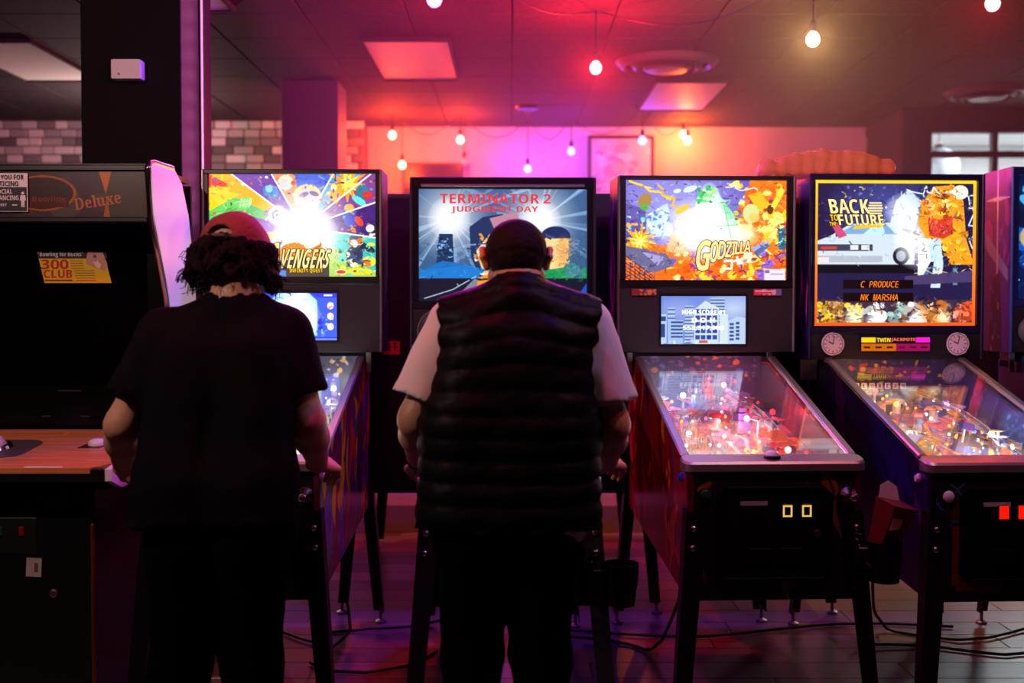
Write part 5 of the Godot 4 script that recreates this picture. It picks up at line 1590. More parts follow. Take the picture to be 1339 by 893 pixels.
	for s in [-1, 1]:
		var ck := part(qb, "clock_face", lathe([Vector2(0.047, 0), Vector2(0.047, 0.002), Vector2(0.0, 0.002)], 30), printed(clock_tex(), 0.5), turned(Vector3(PI / 2, 0, 0), Vector3(s * 0.258 - 0.005, 1.236, -1.018)))
		part(ck, "clock_dial", disc_mesh(0.045), printed(clock_tex(), 0.5), turned(Vector3(-PI / 2, 0, 0), Vector3(0, 0.0026, 0)))
		part(ck, "clock_hand", box(Vector3(0.0035, 0.001, 0.034)), ink, turned(Vector3(0, -0.18, 0), Vector3(0.003, 0.0038, -0.016)))
		part(ck, "clock_hand", box(Vector3(0.0045, 0.001, 0.022)), ink, turned(Vector3(0, 1.05, 0), Vector3(-0.009, 0.0036, -0.005)))
	var js := part(qb, "jackpot_strip", box(Vector3(0.285, 0.058, 0.003), 0.0005), mat(Color(0.1, 0.05, 0.06), 0.4), pos(-0.005, 1.236, -1.017))
	for e in [[-0.112, 0.016, 0.058, 0.02, rgb(255, 220, 20), 1.0], [0.112, 0.016, 0.058, 0.02, rgb(255, 30, 200), 1.1], [-0.07, -0.014, 0.142, 0.03, rgb(240, 120, 10), 0.75], [0.071, -0.014, 0.14, 0.03, rgb(200, 20, 110), 0.6]]:
		part(js, "strip_light", box(Vector3(e[2], e[3], 0.002)), glowing(e[4], e[5]), pos(e[0], e[1], 0.002))
	lettering(js, "TWIN", 0.056, 0.016, glowing(rgb(255, 220, 30), 1.1), pos(-0.05, 0.016, 0.003))
	lettering(js, "JACKPOTS", 0.1, 0.016, glowing(rgb(255, 110, 90), 1.1), pos(0.03, 0.016, 0.003))
	for i in 6:
		if i in [3, 4]:
			lettering(js, "500K" if i == 3 else "750K", 0.03, 0.009, ink, pos(-0.118 + 0.047 * i, -0.014, 0.0034))
		else:
			part(js, "print_bar", box(Vector3(0.026, 0.007, 0.0008)), ink, pos(-0.118 + 0.047 * i, -0.014, 0.0034))
	for i in 8:
		var lt := part(q, "letter_target", box(Vector3(0.022, 0.024, 0.005), 0.001), mat(Color(0.85, 0.82, 0.8), 0.4), posv(on_field(-0.72 + 0.13 * i, 0.93, 0.09)))
		lettering(lt, "DELOREAN"[i], 0.012, 0.016, ink, pos(0, 0, 0.003))

	# --- fifth machine: only its side and a slice of its front show
	var star_side := Pic.new(128, 256, rgb(60, 36, 120), 9)
	star_side.specks(30, [rgb(80, 50, 150), rgb(50, 30, 110), rgb(140, 50, 140)], 0, 0, 1, 0.5, 0.08, 0.2)
	star_side.poly([Vector2(0.0, 0.32), Vector2(0.9, 0.55), Vector2(0.9, 0.62), Vector2(0.1, 0.44)], rgb(120, 120, 170)).rect(0.46, 0.0, 0.06, 0.6, rgb(190, 150, 210)).poly([Vector2(0.0, 0.16), Vector2(0.48, 0.145), Vector2(1, 0.16), Vector2(0.48, 0.175)], rgb(240, 225, 245)).poly([Vector2(0.49, 0.02), Vector2(0.52, 0.16), Vector2(0.49, 0.3), Vector2(0.46, 0.16)], rgb(250, 240, 250))
	star_side.poly([Vector2(0.3, 0.6), Vector2(0.6, 0.56), Vector2(0.7, 1), Vector2(0.2, 1)], rgb(20, 16, 40)).specks(20, [rgb(50, 60, 110), rgb(160, 90, 50), rgb(30, 24, 60)], 0.25, 0.58, 0.4, 0.4, 0.03, 0.08)
	var w := pinball({
		"x": 2.44, "d": 3.66, "yaw": 0.047, "label": "pinball machine with blue space backglass and violet starburst side, last of the row",
		"bb0": 1.2, "bb1": 1.955, "bbw": 0.727, "t0": 1.42, "t1": 1.92, "tw": 0.66, "art": art_space(), "energy": 1.2, "glow": 0.02, "light": Color(0.5, 0.75, 1),
		"side": printed(art_side(rgb(20, 18, 60), [rgb(30, 30, 100), rgb(16, 12, 40)], 55, 30), 0.35), "front": M.black,
		"field": art_playfield(rgb(70, 80, 130), [rgb(60, 120, 220), rgb(230, 230, 240), rgb(40, 50, 100)], 65), "board": board_tex.call(rgb(30, 30, 70), [rgb(60, 80, 170)], 75),
		"seed": 85, "palette": [M.blue_plastic, M.white_plastic], "lamps": [M.lamp_blue, M.lamp_white], "plastics": 10, "lamp_count": 14,
		"field_lights": [[-0.5, 0.4, 0.07, Color(0.6, 0.75, 1), 0.012], [0.4, 0.7, 0.08, Color(0.7, 0.8, 1), 0.012]], "bbside": printed(star_side.soften().tex(), 0.3), "trim": mat(Color(0.12, 0.16, 0.35), 0.35), "edge": mat(Color(0.2, 0.3, 0.6), 0.3),
	})
	part(w.get_node("backbox"), "speaker", lathe([Vector2(0.0, 0.03), Vector2(0.03, 0.027), Vector2(0.052, 0.015), Vector2(0.06, 0.0)], 26, true), mat(Color(0.35, 0.38, 0.42), 0.4), turned(Vector3(PI / 2, 0, 0), Vector3(-0.275, 1.29, -1.02)))

	# --- machines of the next row, backs towards this one
	for e in [[-0.45, "dark machine back with vent holes, behind the first two machines"], [0.335, "dark machine back with vent holes, behind the vest wearer's machine"], [1.13, "dark machine back behind the fire-and-city machine"]]:
		pinball({"x": e[0], "d": 6.5, "yaw": PI, "label": e[1], "plain": true, "bb1": 1.9, "bbw": 0.72, "side": M.black, "front": M.black, "group": "machines of the next row seen from behind"})
	var sk := Pic.new(64, 48, rgb(240, 90, 30), 2)
	sk.rect(0.35, 0.1, 0.08, 0.6, rgb(60, 20, 20)).rect(0.55, 0.1, 0.3, 0.08, rgb(60, 20, 20)).rect(0.66, 0.1, 0.08, 0.6, rgb(60, 20, 20)).rect(0.5, 0.4, 0.4, 0.07, rgb(60, 20, 20))
	solo("orange_sticker", panel(0.075, 0.06, 0.002), printed(sk.tex(), 0.5), posv(at(512, 455, 5.18)), "orange sticker on the dark machine back between the two played machines", "sticker")

	# clear lumpy topper resting on the fourth machine
	make_topper()


func ring_boxes(w: float, h: float, t: float, d: float) -> ArrayMesh:
	return boxes([[Vector3(w, t, d), Vector3(0, h / 2 - t / 2, 0)], [Vector3(w, t, d), Vector3(0, -h / 2 + t / 2, 0)], [Vector3(t, h - 2 * t, d), Vector3(-w / 2 + t / 2, 0, 0)], [Vector3(t, h - 2 * t, d), Vector3(w / 2 - t / 2, 0, 0)]])


# [words, u, v, width, height, material] on a panel of W x H, v downwards; sizes are shares of the panel
func letters_in(parent: Node, w: float, h: float, list: Array, edge: Material, edge_w: float, slant: float) -> void:
	for e in list:
		lettering(parent, e[0], e[3] * w, e[4] * h, e[5], Transform3D(Basis(Vector3(1, 0, 0), Vector3(slant, 1, 0), Vector3(0, 0, 1)), Vector3((e[1] - 0.5) * w, (0.5 - e[2]) * h, 0.0022)), edge, edge_w)


# three angular glyphs under the third machine's title
func strokes_in(parent: Node, w: float, h: float, m: Material) -> void:
	var put := func(x: float, y: float, list: Array) -> void:
		var st := new_tool()
		for s in list:
			var a := Vector2(s[0], s[1]) * 0.036
			var b := Vector2(s[2], s[3]) * 0.036
			var n := (b - a).normalized().orthogonal() * 0.0042
			var e := (b - a).normalized() * 0.0042
			add_extrude(st, PackedVector2Array([a - e + n, b + e + n, b + e - n, a - e - n]), 0.0, 0.001)
		part(parent, "lettering", done(st), m, pos((x - 0.5) * w, (0.5 - y) * h, 0.003))
	put.call(0.638, 0.85, [[-0.4, 0.4, 0.45, 0.5], [0.45, 0.5, 0.4, -0.4], [-0.45, -0.45, 0.4, -0.4]])
	put.call(0.705, 0.812, [[-0.5, 0.0, 0.4, 0.25], [-0.2, 0.45, -0.1, -0.3], [-0.1, -0.3, 0.35, -0.2], [0.4, 0.25, 0.2, 0.0]])
	put.call(0.763, 0.78, [[-0.35, 0.45, 0.35, 0.5], [-0.4, 0.1, 0.4, 0.2], [0.4, 0.2, 0.0, -0.45]])


func disc_mesh(r: float) -> ArrayMesh:
	return extrude(disc(r, r, 32), -0.0004, 0.0004)


func clock_tex() -> ImageTexture:
	if not mesh_cache.has("clock"):
		var p := Pic.new(96, 96, rgb(228, 220, 210), 1)
		p.ell(0.5, 0.5, 0.46, 0.46, rgb(50, 45, 45)).ell(0.5, 0.5, 0.435, 0.435, rgb(228, 220, 210))
		for i in 12:
			var v := Vector2.from_angle(TAU * i / 12)
			p.line(Vector2(0.5, 0.5) + v * 0.3, Vector2(0.5, 0.5) + v * 0.4, 0.035, rgb(80, 74, 70))
		mesh_cache["clock"] = p.tex()
	return mesh_cache["clock"]


# front of the fourth cabinet: a pale-blue ring with curling rays and a red angled band
func front_ring() -> ImageTexture:
	var p := Pic.new(320, 256, rgb(14, 10, 30), 2)
	p.ell(0.13, 0.3, 0.08, 0.08, rgb(50, 70, 110)).ell(0.13, 0.3, 0.07, 0.07, rgb(60, 40, 30))
	for i in 10:
		var t := TAU * i / 10
		var pts := []
		for k in 6:
			var v := Vector2.from_angle(t + 0.12 * k * (1 if i % 2 else -1)) * (0.085 + 0.016 * k)
			pts.append(Vector2(0.13 + v.x, 0.3 + v.y * 1.25))
		p.path(pts, 0.012, rgb(40, 80, 130))
	p.path([Vector2(0.13, 0.42), Vector2(0.13, 0.88), Vector2(0.4, 0.9)], 0.06, rgb(110, 30, 20))
	return p.soften().tex()


# a stepped toy tower for a playfield
func tower(root: Node3D, where: Vector3, h: float, m: Material) -> void:
	part(root, "toy_tower", boxes([[Vector3(0.06, h * 0.5, 0.05), Vector3(0, h * 0.25, 0)], [Vector3(0.045, h * 0.3, 0.038), Vector3(0, h * 0.65, 0)], [Vector3(0.028, h * 0.2, 0.026), Vector3(0, h * 0.9, 0)], [Vector3(0.006, h * 0.3, 0.006), Vector3(0, h * 1.1, 0)]], 0.003), m, turned(Vector3(0, 0.4, 0), where))


# ---------------------------------------------------------------- bowling cabinet beside the row
func make_bowling_cabinet() -> void:
	var o := Vector3(-1.75, 0, -3.62)
	var t := thing("bowling_game_cabinet", "dark bowling arcade cabinet with wooden counter and white curved side panel", "arcade cabinet", o)
	var w := 0.96
	var side := PackedVector2Array()
	for q: Vector2 in [Vector2(3.72, 0.8), Vector2(3.62, 0.835), Vector2(3.62, 0.872), Vector2(4.2, 0.935), Vector2(4.26, 1.1), Vector2(4.275, 1.3), Vector2(4.245, 1.42), Vector2(4.15, 1.58), Vector2(4.07, 1.72), Vector2(4.045, 1.87), Vector2(4.06, 1.89), Vector2(4.1, 1.9), Vector2(4.33, 1.905), Vector2(4.43, 1.86), Vector2(4.52, 1.74), Vector2(4.6, 1.5), Vector2(4.64, 1.2), Vector2(4.65, 0.8)]:
		side.append(Vector2(q.x - 3.62, q.y))
	var white := mat(Color(0.86, 0.85, 0.85), 0.35)
	for s in [-1, 1]:
		var x0 := w / 2 - 0.02 if s > 0 else -w / 2
		part(t, "side_panel", extrude(side, x0, x0 + 0.02), white, Transform3D(SIDEWAYS, Vector3.ZERO), "white curved side panel")
		var edge := []
		for i in range(3, 13):
			edge.append(Vector3(s * (w / 2 - 0.008), side[i].y, -side[i].x + 0.002))
		part(t, "edge_molding", tube(edge, 0.012, 10), M.chrome)
	var inner := w - 0.04
	# base
	part(t, "base", box(Vector3(w - 0.19, 0.79, 0.9), 0.004), M.black, pos(0, 0.405, -0.56))
	part(t, "plinth", box(Vector3(w - 0.22, 0.06, 0.86)), M.matte, pos(0, 0.03, -0.56))
	for s in [-1, 1]:
		part(t, "corner_strip", box(Vector3(0.014, 0.64, 0.012), 0.005), mat(Color(0.62, 0.3, 0.16), 0.3, 0.7), pos(s * (w / 2 - 0.1), 0.36, -0.105), "copper-coloured upright corner strip")
	var sticker := part(t, "base_sticker", panel(0.05, 0.062, 0.001), mat(Color(0.66, 0.64, 0.63), 0.5), turned(Vector3(0, 0, -0.05), Vector3(0.185, 0.535, -0.1095)))
	part(sticker, "print_mark", panel(0.012, 0.03, 0.001), mat(Color(0.36, 0.33, 0.33), 0.5), pos(0.008, 0, 0.0008))
	part(t, "keyhole", lathe([Vector2(0.014, 0), Vector2(0.014, 0.006), Vector2(0.009, 0.008), Vector2(0, 0.008)], 14), M.steel, turned(Vector3(PI / 2, 0, 0), Vector3(0.25, 0.45, -0.11)))
	part(t, "coin_plate", box(Vector3(0.16, 0.12, 0.01), 0.003), M.satin, pos(0.12, 0.64, -0.108))
	for i in 2:
		part(t, "coin_slot_light", box(Vector3(0.018, 0.03, 0.006), 0.002), mat([Color(0.5, 0.1, 0.06), Color(0.1, 0.25, 0.12)][i], 0.3), pos(0.15 - 0.07 * i, 0.655, -0.101))
	# counter
	var wood := printed(wood_tex(Color(0.66, 0.4, 0.22), Color(0.84, 0.56, 0.34), 19), 0.32)
	var tilt := turned(Vector3(0.103, 0, 0), Vector3(0, 0.907, -0.3))
	var counter := part(t, "counter", extrude(PackedVector2Array([Vector2(-w / 2 + 0.002, 0.285), Vector2(w / 2 - 0.022, 0.285), Vector2(w / 2 - 0.022, -0.24), Vector2(w / 2 - 0.07, -0.3), Vector2(-w / 2 + 0.002, -0.3)]), -0.018, 0.0), wood, tilt * Transform3D(Basis(Vector3.RIGHT, -PI / 2), Vector3.ZERO), "orange-brown wooden counter")
	part(counter, "ball_well", extrude(rounded(0.3, 0.26, 0.06), 0.0, 0.003), mat(Color(0.3, 0.27, 0.26), 0.3), pos(-0.03, -0.03, 0))
	part(counter, "trackball", ball(0.055, 24), mat(Color(0.75, 0.72, 0.7), 0.15), pos(-0.03, -0.02, 0.0))
	part(counter, "ball_ring", lathe([Vector2(0.075, 0), Vector2(0.07, 0.01), Vector2(0.058, 0.012), Vector2(0.055, 0)], 26), M.chrome, turned(Vector3(PI / 2, 0, 0), Vector3(-0.03, -0.02, 0.003)))
	part(counter, "button_plate", extrude(PackedVector2Array([Vector2(-0.045, -0.04), Vector2(0.03, -0.04), Vector2(0.045, 0.03), Vector2(-0.03, 0.03)]), 0.0, 0.002), mat(Color(0.2, 0.1, 0.08), 0.4), pos(0.312, 0.02, 0))
	part(counter, "white_button", lathe([Vector2(0.03, 0), Vector2(0.029, 0.01), Vector2(0.022, 0.017), Vector2(0, 0.02)], 22, true), M.white_plastic, turned(Vector3(PI / 2, 0, 0), Vector3(0.317, 0.03, 0.002)))
	part(counter, "front_strip", box(Vector3(0.12, 0.008, 0.002)), M.white_plastic, pos(0.26, -0.29, 0.001))
	part(counter, "reflector_tag", panel(0.008, 0.05, 0.001), mat(Color(0.95, 0.6, 0.1), 0.2), pos(0.14, 0.22, 0.001))
	part(t, "counter_front", box(Vector3(w - 0.05, 0.045, 0.02), 0.004), M.black, pos(0, 0.852, -0.015))
	part(t, "under_counter", box(Vector3(w - 0.06, 0.03, 0.5), 0.004), M.matte, pos(0, 0.815, -0.3))
	# screen panel and marquee
	var lean := atan2(0.14, 0.76)
	var scr := part(t, "screen_panel", box(Vector3(inner, 0.79, 0.02)), mat(Color(0.02, 0.016, 0.018), 0.22), turned(Vector3(0.0, 0, 0), Vector3(0, 1.315, -0.665)))
	part(t, "screen_glass", box(Vector3(inner - 0.14, 0.52, 0.006)), mat(Color(0.012, 0.01, 0.012), 0.06), pos(0, 1.36, -0.652))
	for e in [[0.1, 1.134], [0.1, 1.105], [0.1, 1.074]]:
		part(t, "vent_slot", box(Vector3(0.085, 0.005, 0.004)), M.leg_grey, pos(e[0], e[1], -0.6535))
	for x in [0.012, 0.155]:
		part(t, "panel_latch", box(Vector3(0.035, 0.008, 0.006), 0.002), M.leg_grey, pos(x, 0.977, -0.652))
	part(t, "rear_panel", box(Vector3(inner, 1.85, 0.02)), M.black, pos(0, 0.945, -1.01))
	part(t, "top_panel", box(Vector3(inner, 0.02, 0.5)), M.black, pos(0, 1.885, -0.72))
	part(t, "marquee_underside", box(Vector3(inner, 0.02, 0.2)), M.black, pos(0, 1.705, -0.57))
	var mp := Pic.new(512, 96, rgb(58, 44, 50), 23)
	mp.specks(30, [rgb(64, 50, 56), rgb(50, 38, 46), rgb(70, 66, 56)], 0, 0, 1, 1, 0.02, 0.08)
	mp.poly([Vector2(0.845, 0), Vector2(1, 0), Vector2(1, 1), Vector2(0.85, 1), Vector2(0.85, 0.4)], rgb(60, 60, 46)).poly([Vector2(0.815, 0), Vector2(0.865, 0), Vector2(0.842, 0.5)], rgb(176, 106, 20)).poly([Vector2(0.832, 1), Vector2(0.858, 1), Vector2(0.846, 0.55)], rgb(150, 96, 24))
	mp.ell(0.6, 0.48, 0.13, 0.072, rgb(150, 84, 24)).ell(0.597, 0.48, 0.12, 0.064, rgb(50, 34, 34)).rect(0.5, 0.58, 0.2, 0.2, rgb(70, 26, 22))
	part(t, "marquee", panel(inner, 0.165, 0.006), printed(mp.tex(), 0.3), pos(0, 1.785, -0.448), "unlit marquee with an orange oval")
	part(t, "marquee_frame", boxes([[Vector3(inner, 0.02, 0.03), Vector3(0, 1.877, -0.452)], [Vector3(inner, 0.018, 0.03), Vector3(0, 1.695, -0.455)]], 0.003), M.black)
	var dull_orange := mat(rgb(170, 92, 40), 0.5)
	lettering(t, "Deluxe", 0.165, 0.042, dull_orange, Transform3D(Basis(Vector3.BACK, 0.16), Vector3(0.285, 1.762, -0.4475)), null, 0.0, serif_font)
	lettering(t, "Bowling", 0.12, 0.026, mat(rgb(100, 30, 26), 0.5), pos(0.115, 1.765, -0.4475))
	# printed paper sign taped on the marquee
	var sg := thing("paper_sign", "black and white printed paper sign taped onto the cabinet's marquee", "sign", o + Vector3(0.028, 1.79, -0.438))
	part(sg, "sheet", panel(0.235, 0.135, 0.001), mat(Color(0.84, 0.83, 0.82), 0.5), pos(-0.03, 0, 0))
	part(sg, "dark_field", panel(0.229, 0.084, 0.001), mat(Color(0.07, 0.06, 0.08), 0.5), pos(-0.03, -0.0235, 0.0012))
	var inkm := mat(Color(0.08, 0.07, 0.09), 0.5)
	var palem := mat(Color(0.82, 0.81, 0.8), 0.5)
	for e in [["THANK YOU FOR", 0.15, 0.0165, -0.0, 0.0535, inkm], ["PRACTICING", 0.115, 0.0165, -0.0025, 0.0305, inkm], ["SOCIAL", 0.062, 0.0165, 0.003, 0.003, palem], ["DISTANCING", 0.105, 0.0165, 0.003, -0.0195, palem], ["6 FEET", 0.042, 0.009, -0.007, -0.044, palem]]:
		lettering(sg, e[0], e[1], e[2], e[5], pos(e[3], e[4], 0.0024))
	var fig := part(sg, "pictogram", extrude(PackedVector2Array([Vector2(-0.006, -0.028), Vector2(-0.001, -0.028), Vector2(0.0, -0.01), Vector2(0.001, -0.028), Vector2(0.006, -0.028), Vector2(0.006, -0.006), Vector2(0.011, -0.004), Vector2(0.008, 0.014), Vector2(-0.008, 0.014), Vector2(-0.011, -0.004), Vector2(-0.006, -0.006)]), 0, 0.001), palem, pos(0.071, -0.024, 0.0022))
	part(fig, "pictogram_head", extrude(disc(0.0055, 0.0055, 14), 0, 0.001), palem, pos(0, 0.021, 0))
	part(sg, "dash_mark", panel(0.018, 0.004, 0.001), palem, pos(0.042, -0.0445, 0.003))
	sg.position.x += at(2.5, 250, 4.05).x - (o.x + 0.028)
	# club sticker
	var cs := thing("club_sticker", "slanted yellow and red sticker stuck on the cabinet's black screen panel", "sticker", at(98, 350, 4.262))
	cs.position.z = -4.268
	var k := 4.262 / FOCAL
	var corners := func(list: Array) -> PackedVector2Array:
		var out := PackedVector2Array()
		for q: Vector2 in list:
			out.append(Vector2((q.x - 98) * k, (350 - q.y) * k))
		return out
	part(cs, "yellow_field", extrude(corners.call([Vector2(50, 338), Vector2(137, 338), Vector2(145, 370), Vector2(57.5, 370)]), 0, 0.001), mat(rgb(226, 184, 14), 0.4))
	part(cs, "black_field", extrude(corners.call([Vector2(47, 328), Vector2(138, 328), Vector2(139.5, 338), Vector2(49.5, 338)]), 0, 0.001), mat(rgb(24, 16, 20), 0.4))
	part(cs, "picture_patch", extrude(corners.call([Vector2(114, 329), Vector2(134, 330), Vector2(140, 346), Vector2(136, 354), Vector2(112, 345)]), 0.001, 0.002), mat(rgb(200, 140, 120), 0.4))
	part(cs, "picture_ball", extrude(disc(2.2 * k, 2.2 * k, 14), 0.002, 0.003), mat(rgb(70, 60, 160), 0.4), pos((123.5 - 98) * k, (350 - 335) * k, 0))
	part(cs, "picture_hand", extrude(corners.call([Vector2(121, 342), Vector2(125, 343), Vector2(127, 340), Vector2(129, 344), Vector2(132, 345), Vector2(130, 351), Vector2(126, 350)]), 0.002, 0.003), mat(rgb(236, 200, 180), 0.4))
	lettering(cs, "\"Bowling for Bucks\"", 60 * k, 8.0 * k, mat(rgb(206, 196, 200), 0.5), pos((78.5 - 98) * k, (350 - 333) * k, 0.0016))
	var redm := mat(rgb(190, 20, 24), 0.4)
	lettering(cs, "300", 36 * k, 12.5 * k, redm, pos((71 - 98) * k, (350 - 345.5) * k, 0.0016))
	lettering(cs, "CLUB", 37 * k, 10.5 * k, redm, pos((75 - 98) * k, (350 - 358) * k, 0.0016))
	for i in 9:
		part(cs, "print_line", panel((17 if i < 4 else 26) * k, 1.0 * k, 0.0008), mat(rgb(150, 104, 14), 0.5), pos(((99 if i < 4 else 107) + i * 0.6 - 98) * k, (350 - 341 - 3.2 * i) * k, 0.0016))
	part(cs, "print_line", panel(36 * k, 2.0 * k, 0.0008), mat(rgb(90, 60, 14), 0.5), pos((76 - 98) * k, (350 - 366.5) * k, 0.0016))


# ---------------------------------------------------------------- topper, cup holders, cables
func make_topper() -> void:
	var rng := RandomNumberGenerator.new()
	rng.seed = 77
	var c := Vector3(1.315, 1.928, -4.82)
	var bones := []
	for i in 10:
		var x := -0.25 + 0.054 * i
		var h := 0.08 * sqrt(maxf(0.1, 1.0 - pow((i - 4.5) / 5.6, 2.0)))
		bones.append([c + Vector3(x, 0.03, -0.05), c + Vector3(x + rng.randf_range(-0.01, 0.01), h - 0.008, 0.04), 0.03, 0.031 + rng.randf() * 0.012, 0])
		bones.append([c + Vector3(x, 0.028, -0.06), c + Vector3(x, 0.028, 0.06), 0.028, 0.028, 0])
	var f := Field.new(bones, 0.018)
	f.planes = [[Vector3(0, 1.9255, 0), Vector3(0, -1, 0)]]
	var amber := pane(Color(1.0, 0.72, 0.36), 0.5, 0.04)
	var t := thing("clear_topper", "lumpy clear amber plastic topper lying on a backbox roof", "topper", Vector3(c.x, 1.9255, c.z))
	part(t, "shell", f.mesh(0.009), amber, posv(-t.position))
	part(t, "inner_frame", tube([Vector3(-0.03, 0.003, 0.03), Vector3(-0.03, 0.06, 0.03), Vector3(0.03, 0.06, 0.03), Vector3(0.03, 0.003, 0.03)], 0.005, 6), amber)


func make_floor_clutter() -> void:
	var cup := lathe([Vector2(0.0, 0.0), Vector2(0.046, 0.0), Vector2(0.052, 0.06), Vector2(0.054, 0.062), Vector2(0.055, 0.128), Vector2(0.057, 0.13), Vector2(0.053, 0.13), Vector2(0.05, 0.1), Vector2(0.044, 0.006), Vector2(0.0, 0.006)], 26)
	for e in [[at(812, 790, 3.56), "black cup holder clamped beside the vest wearer's machine leg", -1.0], [at(1156, 760, 3.62), "black cup holder beside the fire-and-city machine's leg, a carton in it", -1.0]]:
		var t := thing("cup_holder", e[1], "cup holder", e[0], 0.0, "black cup holders")
		part(t, "cup", cup, mat(Color(0.03, 0.028, 0.03), 0.3))
		part(t, "clamp", boxes([[Vector3(0.05, 0.03, 0.02), Vector3(-0.07, 0.095, 0)], [Vector3(0.012, 0.08, 0.04), Vector3(-0.092, 0.1, 0)]], 0.004), M.black)
		part(t, "clamp_knob", lathe([Vector2(0.012, 0), Vector2(0.014, 0.012), Vector2(0.0, 0.016)], 12), M.black, pos(-0.085, 0.14, 0))
	var carton := thing("snack_carton", "dark red paper carton with pale patches, tilted in a cup holder", "carton", at(1156, 752, 3.62))
	var tiltb := Transform3D(Basis.from_euler(Vector3(0.25, 0.5, -0.22)), Vector3(0.012, 0.15, -0.005))
	var cm := mat(Color(0.42, 0.06, 0.09), 0.5)
	part(carton, "carton_body", loft(rounded(0.115, 0.085, 0.006, 2), tiltb * pos(0, 0.085, 0), tiltb * Transform3D(Basis.from_scale(Vector3(0.42, 1, 0.52)), Vector3(-0.012, -0.13, 0.01))), cm)
	var patch := mat(Color(0.8, 0.66, 0.64), 0.5)
	part(carton, "print_patch", extrude(PackedVector2Array([Vector2(-0.03, -0.03), Vector2(0.012, -0.02), Vector2(0.02, 0.02), Vector2(-0.03, 0.025)]), 0, 0.001), patch, tiltb * turned(Vector3(-0.1, 0, 0), Vector3(-0.014, 0.035, 0.0405)))
	part(carton, "print_patch", extrude(PackedVector2Array([Vector2(-0.025, -0.02), Vector2(0.02, -0.025), Vector2(0.025, 0.02), Vector2(-0.015, 0.022)]), 0, 0.001), patch, tiltb * turned(Vector3(-0.1, PI / 2, 0), Vector3(0.055, 0.04, 0.0)))
	part(carton, "top_flap", extrude(PackedVector2Array([Vector2(-0.05, 0), Vector2(0.05, 0), Vector2(0.04, 0.045), Vector2(0.0, 0.06), Vector2(-0.04, 0.04)]), 0, 0.001), patch, tiltb * turned(Vector3(-0.5, 0, 0), Vector3(0, 0.085, -0.035)))
	# cables on the floor
	for e in [
		[[Vector3(-0.8, 0.5, -4.6), Vector3(-0.78, 0.2, -4.75), Vector3(-0.82, 0.012, -4.8), Vector3(-0.62, 0.012, -4.86), Vector3(-0.42, 0.012, -4.9), Vector3(-0.3, 0.012, -5.0)], "black power cable drooping from the comic machine to the floor"],
		[[Vector3(-0.72, 0.5, -4.75), Vector3(-0.7, 0.25, -4.72), Vector3(-0.66, 0.06, -4.65), Vector3(-0.72, 0.012, -4.6), Vector3(-0.86, 0.012, -4.7), Vector3(-1.0, 0.012, -4.85)], "thin black cable looping down beside the comic machine's leg"],
		[[Vector3(-0.78, 0.01, -4.4), Vector3(-0.7, 0.01, -4.3), Vector3(-0.55, 0.01, -4.28), Vector3(-0.4, 0.01, -4.36), Vector3(-0.3, 0.01, -4.55)], "black cable curving over the floor between the played machines"],
		[[Vector3(0.62, 0.4, -4.1), Vector3(0.6, 0.2, -4.3), Vector3(0.55, 0.012, -4.55), Vector3(0.4, 0.012, -4.7), Vector3(0.2, 0.012, -4.75), Vector3(0.0, 0.012, -4.9)], "black cable hanging from the fire-and-city machine onto the floor"],
		[[Vector3(0.25, 0.01, -4.85), Vector3(0.5, 0.01, -4.78), Vector3(0.8, 0.01, -4.75), Vector3(1.1, 0.01, -4.85), Vector3(1.5, 0.01, -4.95), Vector3(1.9, 0.01, -4.9)], "long black cable lying across the floor under the fire-and-city machine"],
		[[Vector3(1.5, 0.45, -4.7), Vector3(1.52, 0.2, -4.8), Vector3(1.6, 0.012, -4.85), Vector3(1.85, 0.012, -4.7), Vector3(2.1, 0.012, -4.8), Vector3(2.3, 0.012, -4.95)], "black cable coiling on the floor under the clock-faced machine"],
		[[Vector3(1.4, 0.022, -4.6), Vector3(1.7, 0.01, -4.62), Vector3(1.95, 0.01, -4.5), Vector3(2.2, 0.01, -4.62), Vector3(2.5, 0.01, -4.8)], "black cable lying over the floor beyond the clock-faced machine's leg"],
	]:
		var cv := Curve3D.new()
		var pts: Array = e[0]
		for i in pts.size():
			var tang: Vector3 = (pts[mini(i + 1, pts.size() - 1)] - pts[maxi(i - 1, 0)]) * 0.22
			cv.add_point(pts[i], -tang, tang)
		var line := []
		var len_ := cv.get_baked_length()
		for i in 36:
			var q := cv.sample_baked(len_ * i / 35.0)
			line.append(Vector3(q.x, maxf(q.y, 0.008), q.z))
		solo("power_cable", tube(line, 0.0065, 8), M.cable, Transform3D.IDENTITY, e[1], "cable", "power cables under the machines")


